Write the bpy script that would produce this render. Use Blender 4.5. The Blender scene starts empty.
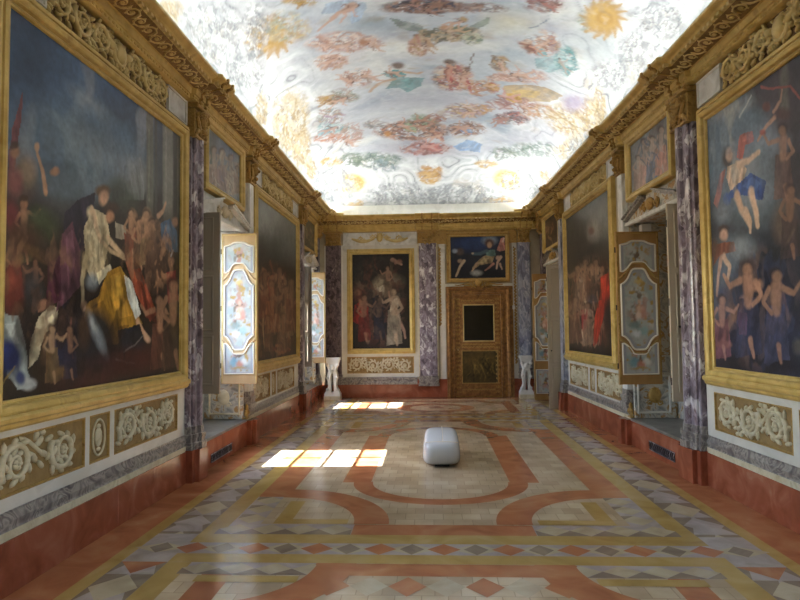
import bpy, bmesh, math, random
import numpy as np
from mathutils import Vector, Matrix

EXPOSURE = 1.0
SKY_STR = 2.2
SUN_STR = 42.0
LED = 13.5
VZ0 = 4.52
VR = 1.28
CANV = 1.2

random.seed(7)
SC = bpy.context.scene
COL = SC.collection
PI = math.pi

# ------------------------------------------------------------------ camera
psi = math.atan(31 / 600.0)
th = math.atan(29 / math.hypot(600, 31))
rho = 0.011
dv = Vector((-math.sin(psi) * math.cos(th), math.cos(psi) * math.cos(th), math.sin(th)))
r0 = Vector((math.cos(psi), math.sin(psi), 0.0))
u0 = r0.cross(dv)
rv = r0 * math.cos(rho) - u0 * math.sin(rho)
uv = u0 * math.cos(rho) + r0 * math.sin(rho)
cam = bpy.data.cameras.new('camera')
cam.lens = 27.0
cam.sensor_width = 36.0
cam.clip_start = 0.05
cam.clip_end = 200
co = bpy.data.objects.new('camera', cam)
COL.objects.link(co)
R3 = Matrix((rv, uv, -dv)).transposed()
co.matrix_world = Matrix.Translation((0, 0, 1.6)) @ R3.to_4x4()
SC.camera = co

# ------------------------------------------------------------------ world, sun, exposure
SC.view_settings.view_transform = 'Standard'
SC.view_settings.look = 'None'
SC.view_settings.gamma = 1.0
SC.view_settings.use_curve_mapping = False
SC.view_settings.exposure = EXPOSURE
w = bpy.data.worlds.new('world')
SC.world = w
w.use_nodes = True
wn = w.node_tree
wn.nodes.clear()
wo = wn.nodes.new('ShaderNodeOutputWorld')
wb = wn.nodes.new('ShaderNodeBackground')
sky = wn.nodes.new('ShaderNodeTexSky')
sky.sky_type = 'NISHITA'
sky.sun_disc = False
sky.sun_elevation = math.radians(48)
sky.sun_rotation = math.radians(-90)
wb.inputs[1].default_value = SKY_STR
wn.links.new(sky.outputs[0], wb.inputs[0])
wn.links.new(wb.outputs[0], wo.inputs[0])

sl = bpy.data.lights.new('sun', 'SUN')
sl.energy = SUN_STR
sl.angle = math.radians(0.5)
sl.color = (1.0, 0.98, 0.95)
so = bpy.data.objects.new('sun', sl)
COL.objects.link(so)
sd = Vector((1.0, 0.03, -1.115)).normalized()
so.rotation_euler = sd.to_track_quat('-Z', 'Y').to_euler()


def area(name, loc, direction, sx, sy, energy, color, portal=False, xaxis=None):
    l = bpy.data.lights.new(name, 'AREA')
    l.shape = 'RECTANGLE'
    l.size = sx
    l.size_y = sy
    l.energy = energy
    l.color = color
    if portal:
        l.cycles.is_portal = True
    o = bpy.data.objects.new(name, l)
    COL.objects.link(o)
    z = -Vector(direction).normalized()
    x = Vector(xaxis).normalized()
    y = z.cross(x).normalized()
    x = y.cross(z)
    o.matrix_world = Matrix.Translation(loc) @ Matrix((x, y, z)).transposed().to_4x4()
    return o


# cove lighting on top of the cornice, washing the vault
LEDC = (0.93, 0.97, 1.0)
area('cove_light', (-2.36, 6.5, 4.345), (1.0, 0, 0.8), 15.0, 0.05, LED * 15.0, LEDC, xaxis=(0, 1, 0))
area('cove_light', (2.495, 6.5, 4.345), (-1.0, -0.028, 0.8), 15.0, 0.05, LED * 15.0, LEDC, xaxis=(-0.028, 1, 0))
area('cove_light', (0.05, 13.92, 4.265), (0, -1.0, 0.8), 4.7, 0.05, LED * 0.6 * 4.7, LEDC, xaxis=(1, 0, 0))
# daylight portals in the windows
for (x, n, s) in ((-3.22, 1, 7.475), (-3.22, 1, 12.6), (-3.22, 1, 1.9), (3.36, -1, 1.9)):
    area('daylight_portal', (x, s, 2.0), (n, 0, 0), 1.3, 2.2, 1, (1, 1, 1), True, xaxis=(0, 1, 0))


# ------------------------------------------------------------------ materials
def lin(h):
    if isinstance(h, str):
        h = h.lstrip('#')
        h = [int(h[i:i + 2], 16) / 255 for i in (0, 2, 4)]
    return tuple(c / 12.92 if c <= 0.04045 else ((c + 0.055) / 1.055) ** 2.4 for c in h)


def newmat(name):
    m = bpy.data.materials.new(name)
    m.use_nodes = True
    nt = m.node_tree
    b = nt.nodes['Principled BSDF']
    return m, nt, b


def pbr(name, stops, scale=4.0, detail=6, dist=1.0, rough=0.5, metal=0.0, bump=0.0, bscale=40, stretch=(1, 1, 1), voro=0, spec=0.5):
    """stops: list of (pos, hex). noise-driven colour."""
    m, nt, b = newmat(name)
    b.inputs['Roughness'].default_value = rough
    b.inputs['Metallic'].default_value = metal
    b.inputs['Specular IOR Level'].default_value = spec
    tc = nt.nodes.new('ShaderNodeTexCoord')
    mp = nt.nodes.new('ShaderNodeMapping')
    mp.inputs['Scale'].default_value = stretch
    nt.links.new(tc.outputs['Object'], mp.inputs[0])
    if len(stops) == 1:
        b.inputs['Base Color'].default_value = (*lin(stops[0][1]), 1)
    else:
        nz = nt.nodes.new('ShaderNodeTexNoise')
        nz.inputs['Scale'].default_value = scale
        nz.inputs['Detail'].default_value = detail
        nz.inputs['Distortion'].default_value = dist
        nt.links.new(mp.outputs[0], nz.inputs['Vector'])
        cr = nt.nodes.new('ShaderNodeValToRGB')
        el = cr.color_ramp.elements
        while len(el) < len(stops):
            el.new(0.5)
        for e, (p, h) in zip(el, stops):
            e.position = p
            e.color = (*lin(h), 1)
        src = nz.outputs[0]
        if voro:
            vo = nt.nodes.new('ShaderNodeTexVoronoi')
            vo.inputs['Scale'].default_value = voro
            ad = nt.nodes.new('ShaderNodeVectorMath')
            ad.operation = 'MULTIPLY_ADD'
            ad.inputs[1].default_value = (0.12, 0.12, 0.12)
            nt.links.new(nz.outputs['Color'], ad.inputs[0])
            nt.links.new(mp.outputs[0], ad.inputs[2])
            nt.links.new(ad.outputs[0], vo.inputs['Vector'])
            mx = nt.nodes.new('ShaderNodeMath')
            mx.operation = 'MULTIPLY_ADD'
            sx = nt.nodes.new('ShaderNodeSeparateColor')
            nt.links.new(vo.outputs['Color'], sx.inputs[0])
            nt.links.new(sx.outputs[0], mx.inputs[0])
            mx.inputs[1].default_value = 0.45
            ms = nt.nodes.new('ShaderNodeMath')
            ms.operation = 'MULTIPLY_ADD'
            nt.links.new(nz.outputs[0], ms.inputs[0])
            ms.inputs[1].default_value = 1.0
            ms.inputs[2].default_value = -0.22
            nt.links.new(ms.outputs[0], mx.inputs[2])
            src = mx.outputs[0]
        nt.links.new(src, cr.inputs[0])
        nt.links.new(cr.outputs[0], b.inputs['Base Color'])
    if bump:
        n2 = nt.nodes.new('ShaderNodeTexNoise')
        n2.inputs['Scale'].default_value = bscale
        n2.inputs['Detail'].default_value = 4
        nt.links.new(mp.outputs[0], n2.inputs['Vector'])
        bp = nt.nodes.new('ShaderNodeBump')
        bp.inputs['Strength'].default_value = bump
        bp.inputs['Distance'].default_value = 0.02
        nt.links.new(n2.outputs[0], bp.inputs['Height'])
        nt.links.new(bp.outputs[0], b.inputs['Normal'])
    return m


def paintmat(name, rough=0.45, bump=0.1, spec=0.4):
    m, nt, b = newmat(name)
    b.inputs['Roughness'].default_value = rough
    b.inputs['Specular IOR Level'].default_value = spec
    a = nt.nodes.new('ShaderNodeAttribute')
    a.attribute_name = 'Col'
    nz = nt.nodes.new('ShaderNodeTexNoise')
    nz.inputs['Scale'].default_value = 60
    nz.inputs['Detail'].default_value = 3
    tc = nt.nodes.new('ShaderNodeTexCoord')
    nt.links.new(tc.outputs['Object'], nz.inputs['Vector'])
    nt.links.new(a.outputs['Color'], b.inputs['Base Color'])
    bp = nt.nodes.new('ShaderNodeBump')
    bp.inputs['Strength'].default_value = bump
    bp.inputs['Distance'].default_value = 0.003
    nt.links.new(nz.outputs[0], bp.inputs['Height'])
    nt.links.new(bp.outputs[0], b.inputs['Normal'])
    return m


M = {}
M['gold'] = pbr('gilding', [(0.3, 'ae924a'), (0.6, 'cdb26a'), (0.8, '96793c')], 5, 5, 0.5, 0.4, 0.2, 0.15, 60)
M['goldbright'] = pbr('bright_gilding', [(0.3, 'b8a05e'), (0.65, 'd3bf86'), (0.85, 'a78c50')], 7, 5, 0.5, 0.4, 0.2, 0.1, 60)
M['goldold'] = pbr('worn_gilding', [(0.3, '82632f'), (0.5, 'b08f4e'), (0.7, '9a7a3d'), (0.8, '5c4222')], 12, 6, 0.8, 0.5, 0.25, 0.4, 70)
M['goldbase'] = pbr('cornice_groove_shade', [(0.3, '6e532a'), (0.6, '8a6d3c'), (0.8, '543a1c')], 10, 5, 0.5, 0.6, 0.1, 0.5, 60)  # darker gold, paints groove shade behind the cornice scrollwork
M['friezeground'] = pbr('frieze_groove_shade', [(0.3, '5c4222'), (0.6, '7a5c30'), (0.8, '48311a')], 10, 5, 0.5, 0.6, 0.1, 0.5, 60)  # dark brown, paints in the shade between the frieze scrolls
M['cream'] = pbr('cream_stucco', [(0.3, 'b5a988'), (0.6, 'cfc6aa'), (0.85, '9c8d68')], 9, 5, 0.5, 0.6, 0, 0.2, 60)
M['ochre'] = pbr('ochre_panel_ground', [(0.3, '7c6238'), (0.6, '94794a'), (0.85, '5f4826')], 7, 5, 0.5, 0.65, 0, 0.2, 40)
M['white'] = pbr('white_stone', [(0.3, 'c3c1b6'), (0.6, 'd2d0c6'), (0.85, 'aaa698')], 3, 6, 1.0, 0.45, 0, 0.03, 40)
M['whitecarve'] = pbr('white_carved_stone', [(0.3, 'cfcfca'), (0.7, 'e4e3de')], 3, 6, 1.0, 0.5, 0, 0.1, 40)
M['wall'] = pbr('wall_plaster', [(0.3, '9a8f78'), (0.7, 'b0a68e')], 3, 6, 1.0, 0.7, 0, 0.1, 40)
M['purple'] = pbr('purple_breccia', [(0.22, '50464f'), (0.40, '7a6d77'), (0.53, '9a919c'), (0.60, '65555b'), (0.70, 'bfbabd'), (0.85, 'dddbdb')], 7, 8, 1.6, 0.28, 0, 0, 1, (1, 1, 0.6), 12)
M['purpledark'] = pbr('dark_purple_breccia', [(0.25, '2d252c'), (0.45, '514750'), (0.58, '6f6672'), (0.66, '3d3036'), (0.8, 'b9b4b8')], 8, 8, 1.6, 0.28, 0, 0, 1, (1, 1, 0.6), 14)
M['bluemarble'] = pbr('blue_grey_marble', [(0.25, '64677a'), (0.45, '8e92a4'), (0.6, 'b3b6c2'), (0.7, '777a88'), (0.85, 'd0d1d6')], 6, 8, 1.6, 0.28, 0, 0, 1, (1, 1, 0.5), 10)
M['brownbreccia'] = pbr('brown_breccia', [(0.25, '3a2f33'), (0.45, '5c4f55'), (0.6, '77696b'), (0.75, '4b3d3d'), (0.85, '9a8f8c')], 8, 8, 1.6, 0.3, 0, 0, 1, (1, 1, 0.7), 14)
M['palemarble'] = pbr('pale_marble', [(0.25, 'a9a89f'), (0.5, 'cfcfc9'), (0.7, 'dedfdc'), (0.85, '9d9a90')], 4, 8, 2.0, 0.35, 0, 0, 1, (1, 1, 0.7))
M['greymarble'] = pbr('grey_veined_marble', [(0.3, '4e4647'), (0.44, '7d7672'), (0.53, 'a09a90'), (0.6, '635a58'), (0.7, 'aaa59b'), (0.8, '8a7a64')], 5.5, 8, 2.0, 0.35, 0, 0, 1)
M['painted'] = pbr('painted_marbling', [(0.22, '5f6268'), (0.4, '9a9a94'), (0.52, 'c0bdb2'), (0.6, '9b7b4a'), (0.68, 'b98b4c'), (0.8, 'a8abb0')], 5, 7, 2.2, 0.5, 0, 0, 1)
M['rosso'] = pbr('red_verona_marble', [(0.3, '80422c'), (0.5, '955138'), (0.66, 'a5644a'), (0.78, 'b17d62'), (0.86, 'c4a892')], 3, 8, 1.2, 0.25, 0, 0, 1)
M['greyslab'] = pbr('grey_stone_sill', [(0.3, '5d5c58'), (0.7, '8a8984')], 3, 8, 1.2, 0.35, 0, 0, 1)
M['greywood'] = pbr('grey_brown_painted_wood', [(0.3, '8b8272'), (0.7, '998f7f')], 3, 4, 0.5, 0.5, 0, 0.05, 30, (1, 1, 0.1))
M['palewood'] = pbr('pale_beige_painted_wood', [(0.3, 'a89c86'), (0.7, 'b8ac96')], 3, 4, 0.5, 0.5, 0, 0.05, 30, (1, 1, 0.1))
M['tanwood'] = pbr('tan_gilt_wood', [(0.3, 'b1946a'), (0.7, 'c8ad84')], 3, 4, 0.5, 0.45, 0.1, 0.05, 30, (1, 1, 0.2))
M['brownwood'] = pbr('brown_gilt_wood', [(0.3, '96723f'), (0.7, 'b48c56')], 4, 4, 0.5, 0.42, 0.15, 0.08, 30, (1, 1, 0.2))
M['doorgold'] = pbr('aged_gilt_door', [(0.3, '6b4a28'), (0.55, '91683a'), (0.75, 'a98248')], 14, 6, 0.6, 0.42, 0.3, 0.4, 50)
M['darkglass'] = pbr('dark_mirror', [(0, '4a4a4a')], rough=0.05, metal=1.0)
M['black'] = pbr('black_iron', [(0, '17130f')], rough=0.6)
M['dark'] = pbr('vent_shade_dark', [(0, '241f1b')], rough=0.9)
M['winwhite'] = pbr('white_window_frame', [(0, 'c9cfd4')], rough=0.4)
M['gloss'] = pbr('glossy_white_shell', [(0, 'c3ccd4')], rough=0.12)
M['whitemould'] = pbr('white_moulding', [(0, 'e0dacb')], rough=0.4)
M['base'] = pbr('under_shadow_black', [(0, '0c0c0c')], rough=0.7)
M['canvas'] = paintmat('oil_paint', 0.4, 0.25, 0.35)
M['fresco'] = paintmat('fresco', 0.8, 0.1, 0.2)
M['panelpaint'] = paintmat('painted_panel', 0.45, 0.1)
# floor marbles
FR = 0.15
M['f_rosso'] = pbr('floor_red_marble', [(0.3, '965d3e'), (0.5, 'ab704c'), (0.66, 'b67f5a'), (0.76, 'c19270'), (0.85, 'c8a384')], 2.5, 9, 1.2, FR, 0, 0, 1)
M['f_yellow'] = pbr('floor_yellow_marble', [(0.3, '9c8048'), (0.5, 'ae9458'), (0.7, 'bba36c'), (0.85, 'a27f48')], 2.5, 9, 1.2, FR)
M['f_lilac'] = pbr('floor_lilac_marble', [(0.3, '948a85'), (0.5, 'a79e9a'), (0.7, 'b8afaa')], 3.5, 9, 1.2, FR)
M['f_brown'] = pbr('floor_brown_marble', [(0.3, '76685b'), (0.5, '867768'), (0.7, '968672')], 3.5, 9, 1.2, FR)
M['f_pale'] = pbr('floor_pale_marble', [(0.3, 'a3967e'), (0.5, 'b5a98f'), (0.7, 'c1b69e')], 3.5, 9, 1.2, FR)


def tilemat():
    m, nt, b = newmat('floor_small_tiles')
    b.inputs['Roughness'].default_value = FR
    tc = nt.nodes.new('ShaderNodeTexCoord')
    br = nt.nodes.new('ShaderNodeTexBrick')
    br.offset = 0.5
    br.inputs['Scale'].default_value = 1.0
    br.inputs['Brick Width'].default_value = 0.16
    br.inputs['Row Height'].default_value = 0.16
    br.inputs['Mortar Size'].default_value = 0.004
    br.inputs['Mortar Smooth'].default_value = 0.3
    br.inputs['Color1'].default_value = (*lin('c6b79c'), 1)
    br.inputs['Color2'].default_value = (*lin('ae9d84'), 1)
    br.inputs['Mortar'].default_value = (*lin('a2927a'), 1)
    nt.links.new(tc.outputs['Object'], br.inputs['Vector'])
    nz = nt.nodes.new('ShaderNodeTexNoise')
    nz.inputs['Scale'].default_value = 2.2
    nz.inputs['Detail'].default_value = 7
    nt.links.new(tc.outputs['Object'], nz.inputs['Vector'])
    cr = nt.nodes.new('ShaderNodeValToRGB')
    cr.color_ramp.elements[0].color = (0.75, 0.7, 0.62, 1)
    cr.color_ramp.elements[1].color = (1.2, 1.2, 1.22, 1)
    cr.color_ramp.elements[0].position = 0.3
    cr.color_ramp.elements[1].position = 0.7
    nt.links.new(nz.outputs[0], cr.inputs[0])
    mx = nt.nodes.new('ShaderNodeMix')
    mx.data_type = 'RGBA'
    mx.blend_type = 'MULTIPLY'
    mx.inputs[0].default_value = 1
    nt.links.new(br.outputs[0], mx.inputs[6])
    nt.links.new(cr.outputs[0], mx.inputs[7])
    nt.links.new(mx.outputs[2], b.inputs['Base Color'])
    return m


M['f_tile'] = tilemat()


def glassmat():
    m, nt, b = newmat('window_glass')
    nt.nodes.remove(b)
    out = nt.nodes['Material Output']
    t = nt.nodes.new('ShaderNodeBsdfTransparent')
    g = nt.nodes.new('ShaderNodeBsdfGlossy')
    g.inputs['Roughness'].default_value = 0.02
    mx = nt.nodes.new('ShaderNodeMixShader')
    mx.inputs[0].default_value = 0.06
    nt.links.new(t.outputs[0], mx.inputs[1])
    nt.links.new(g.outputs[0], mx.inputs[2])
    nt.links.new(mx.outputs[0], out.inputs[0])
    return m


M['glass'] = glassmat()


# ------------------------------------------------------------------ wall frames: p(s along wall, d into room, z)
class WL:
    side = 'left'
    @staticmethod
    def p(s, d, z):
        return Vector((-2.6 + d, s, z))


class WR:
    side = 'right'
    @staticmethod
    def p(s, d, z):
        return Vector((2.74 - 0.028 * (s - 6.3) - d, s - 0.028 * d, z))


class WB:
    side = 'back'
    @staticmethod
    def p(s, d, z):
        return Vector((s, 14.15 - d, z))


class WO:
    side = 'room'
    @staticmethod
    def p(x, y, z):
        return Vector((x, y, z))


# ------------------------------------------------------------------ mesh builder
class MB:
    def __init__(self, W=WO):
        self.W = W
        self.v = []
        self.f = []
        self.m = []
        self.cm = 0

    def add(self, vs, fs, m=None):
        b = len(self.v)
        self.v += [tuple(x) for x in vs]
        self.f += [tuple(i + b for i in f) for f in fs]
        self.m += [self.cm if m is None else m] * len(fs)

    def box(self, a, b, m=None):
        (x0, y0, z0), (x1, y1, z1) = a, b
        self.add([(x0, y0, z0), (x1, y0, z0), (x1, y1, z0), (x0, y1, z0), (x0, y0, z1), (x1, y0, z1), (x1, y1, z1), (x0, y1, z1)],
                 [(0, 1, 2, 3), (4, 5, 6, 7), (0, 1, 5, 4), (1, 2, 6, 5), (2, 3, 7, 6), (3, 0, 4, 7)], m)

    def bbox(self, a, b, e=0.01, m=None):
        """bevelled block: front face (+d) chamfered"""
        (x0, y0, z0), (x1, y1, z1) = a, b
        x0, x1 = sorted((x0, x1)); z0, z1 = sorted((z0, z1))
        vs = []
        for (y, k) in ((y0, 0), (y1 - e, 0), (y1, e)):
            vs += [(x0 + k, y, z0 + k), (x1 - k, y, z0 + k), (x1 - k, y, z1 - k), (x0 + k, y, z1 - k)]
        fs = [(0, 1, 2, 3), (8, 9, 10, 11)]
        for r in (0, 4):
            for i in range(4):
                j = (i + 1) % 4
                fs.append((r + i, r + j, r + 4 + j, r + 4 + i))
        self.add(vs, fs, m)

    def tube(self, pts, rad, n=6, m=None, closed=False, flat=1.0, up=(0, 1, 0)):
        P = [Vector(p) for p in pts]
        N = len(P)
        if not hasattr(rad, '__len__'):
            rad = [rad] * N
        up = Vector(up)
        vs = []
        for i, p in enumerate(P):
            if closed:
                t = P[(i + 1) % N] - P[i - 1]
            else:
                t = P[min(i + 1, N - 1)] - P[max(i - 1, 0)]
            t = t.normalized() if t.length > 1e-9 else Vector((0, 0, 1))
            a = t.cross(up)
            if a.length < 1e-4:
                a = t.cross(Vector((1, 0, 0.01)))
            a.normalize()
            b = a.cross(t)
            for k in range(n):
                q = 2 * PI * k / n
                vs.append(p + a * (math.cos(q) * rad[i]) + b * (math.sin(q) * rad[i] * flat))
        fs = []
        for i in range(N if closed else N - 1):
            j = (i + 1) % N
            for k in range(n):
                l = (k + 1) % n
                fs.append((i * n + k, i * n + l, j * n + l, j * n + k))
        if not closed:
            fs.append(tuple(range(n)))
            fs.append(tuple(range((N - 1) * n, N * n)))
        self.add(vs, fs, m)

    def ell(self, c, r, rot=0.0, nu=8, nv=5, m=None):
        """ellipsoid, rot in the (x,z) plane"""
        vs = [(0, 0, 1)]
        for i in range(1, nv):
            a = PI * i / nv
            for k in range(nu):
                q = 2 * PI * k / nu
                vs.append((math.sin(a) * math.cos(q), math.sin(a) * math.sin(q), math.cos(a)))
        vs.append((0, 0, -1))
        fs = []
        for k in range(nu):
            l = (k + 1) % nu
            fs.append((0, 1 + k, 1 + l))
            fs.append((len(vs) - 1, 1 + (nv - 2) * nu + l, 1 + (nv - 2) * nu + k))
            for i in range(nv - 2):
                fs.append((1 + i * nu + k, 1 + (i + 1) * nu + k, 1 + (i + 1) * nu + l, 1 + i * nu + l))
        cs, sn = math.cos(rot), math.sin(rot)
        out = []
        for (x, y, z) in vs:
            x *= r[0]; y *= r[1]; z *= r[2]
            out.append((c[0] + x * cs - z * sn, c[1] + y, c[2] + x * sn + z * cs))
        self.add(out, fs, m)

    def prism(self, outline, d0, d1, m=None):
        """outline in (s,z), extruded along d"""
        n = len(outline)
        vs = [(s, d0, z) for s, z in outline] + [(s, d1, z) for s, z in outline]
        fs = [tuple(range(n)), tuple(range(n, 2 * n))]
        for i in range(n):
            j = (i + 1) % n
            fs.append((i, j, n + j, n + i))
        self.add(vs, fs, m)

    def frame(self, s0, s1, z0, z1, prof, m=None, back=True):
        """mitred frame around rect; prof = [(outward offset, d), ...]"""
        vs = []
        for (o, d) in prof:
            vs += [(s0 - o, d, z0 - o), (s1 + o, d, z0 - o), (s1 + o, d, z1 + o), (s0 - o, d, z1 + o)]
        fs = []
        for r in range(len(prof) - 1):
            for i in range(4):
                j = (i + 1) % 4
                fs.append((r * 4 + i, r * 4 + j, r * 4 + 4 + j, r * 4 + 4 + i))
        self.add(vs, fs, m)

    def lathe(self, c, prof, n=20, m=None, sq=None):
        """prof [(r,z)], around vertical axis at c"""
        vs = []
        for (r, z) in prof:
            for k in range(n):
                q = 2 * PI * k / n
                x, y = math.cos(q), math.sin(q)
                if sq:
                    e = max(abs(x), abs(y))
                    x, y = x / e, y / e
                vs.append((c[0] + r * x, c[1] + r * y, c[2] + z))
        fs = []
        for i in range(len(prof) - 1):
            for k in range(n):
                l = (k + 1) % n
                fs.append((i * n + k, i * n + l, (i + 1) * n + l, (i + 1) * n + k))
        fs.append(tuple(range(n)))
        fs.append(tuple(range((len(prof) - 1) * n, len(prof) * n)))
        self.add(vs, fs, m)

    def sweep(self, path, prof, m=None, caps=True):
        """path: [(s, extra_d)], prof: [(d,z)] -> moulding along the wall"""
        vs = []
        n = len(prof)
        for (s, e) in path:
            vs += [(s, d + e, z) for d, z in prof]
        fs = []
        for i in range(len(path) - 1):
            for k in range(n - 1):
                fs.append((i * n + k, i * n + k + 1, (i + 1) * n + k + 1, (i + 1) * n + k))
        if caps:
            fs.append(tuple(range(n)))
            fs.append(tuple(range((len(path) - 1) * n, len(path) * n)))
        self.add(vs, fs, m)

    def build(self, name, mats, parent=None, smooth=False, origin=None, recalc=True, cols=None):
        W = self.W
        P = [W.p(*v) for v in self.v]
        if parent is not None:
            org = wloc(parent)
        elif origin is not None:
            org = Vector(origin)
        else:
            xs = [p.x for p in P]; ys = [p.y for p in P]; zs = [p.z for p in P]
            org = Vector(((min(xs) + max(xs)) / 2, (min(ys) + max(ys)) / 2, min(zs)))
        me = bpy.data.meshes.new(name)
        me.from_pydata([p - org for p in P], [], self.f)
        if not isinstance(mats, (list, tuple)):
            mats = [mats]
        for mt in mats:
            me.materials.append(M[mt] if isinstance(mt, str) else mt)
        if len(mats) > 1:
            me.polygons.foreach_set('material_index', self.m)
        if recalc:
            bm = bmesh.new()
            bm.from_mesh(me)
            bmesh.ops.recalc_face_normals(bm, faces=bm.faces)
            bm.to_mesh(me)
            bm.free()
        if smooth:
            me.polygons.foreach_set('use_smooth', [True] * len(me.polygons))
        if cols is not None:
            a = me.color_attributes.new('Col', 'FLOAT_COLOR', 'POINT')
            a.data.foreach_set('color', np.asarray(cols, dtype=np.float32).ravel())
        me.update()
        o = bpy.data.objects.new(name, me)
        COL.objects.link(o)
        if parent is not None:
            o.parent = parent
        else:
            o.location = org
        return o


def wloc(o):
    l = Vector(o.location)
    while o.parent is not None:
        o = o.parent
        l += Vector(o.location)
    return l


def thing(name, label, cat, loc, group=None):
    o = bpy.data.objects.new(name, None)
    o.empty_display_size = 0.1
    COL.objects.link(o)
    o.location = loc
    return tag(o, label, cat, group)


def tag(o, label, cat, group=None):
    o['label'] = label
    o['category'] = cat
    if group:
        o['group'] = group
    return o


def struct(o):
    o['kind'] = 'structure'
    return o


# ------------------------------------------------------------------ procedural painter
def _hash(ix, iy, sd):
    h = (ix.astype(np.int64) * 374761393 + iy.astype(np.int64) * 668265263 + sd * 982451653) & 0x7fffffff
    h = ((h ^ (h >> 13)) * 1274126177) & 0x7fffffff
    return ((h ^ (h >> 16)) & 0xffff) / 65535.0


def vnoise(x, y, sd=0):
    ix = np.floor(x); iy = np.floor(y)
    fx = x - ix; fy = y - iy
    fx = fx * fx * (3 - 2 * fx); fy = fy * fy * (3 - 2 * fy)
    a = _hash(ix, iy, sd); b = _hash(ix + 1, iy, sd); c = _hash(ix, iy + 1, sd); d = _hash(ix + 1, iy + 1, sd)
    return (a * (1 - fx) + b * fx) * (1 - fy) + (c * (1 - fx) + d * fx) * fy


def fbm(x, y, sd=0, o=4):
    t = 0; a = 0.5; n = 0
    for i in range(o):
        t = t + a * vnoise(x * 2 ** i, y * 2 ** i, sd + i * 17)
        n += a
        a *= 0.5
    return t / n


def dec(h):
    return np.array(lin(h))


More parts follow.
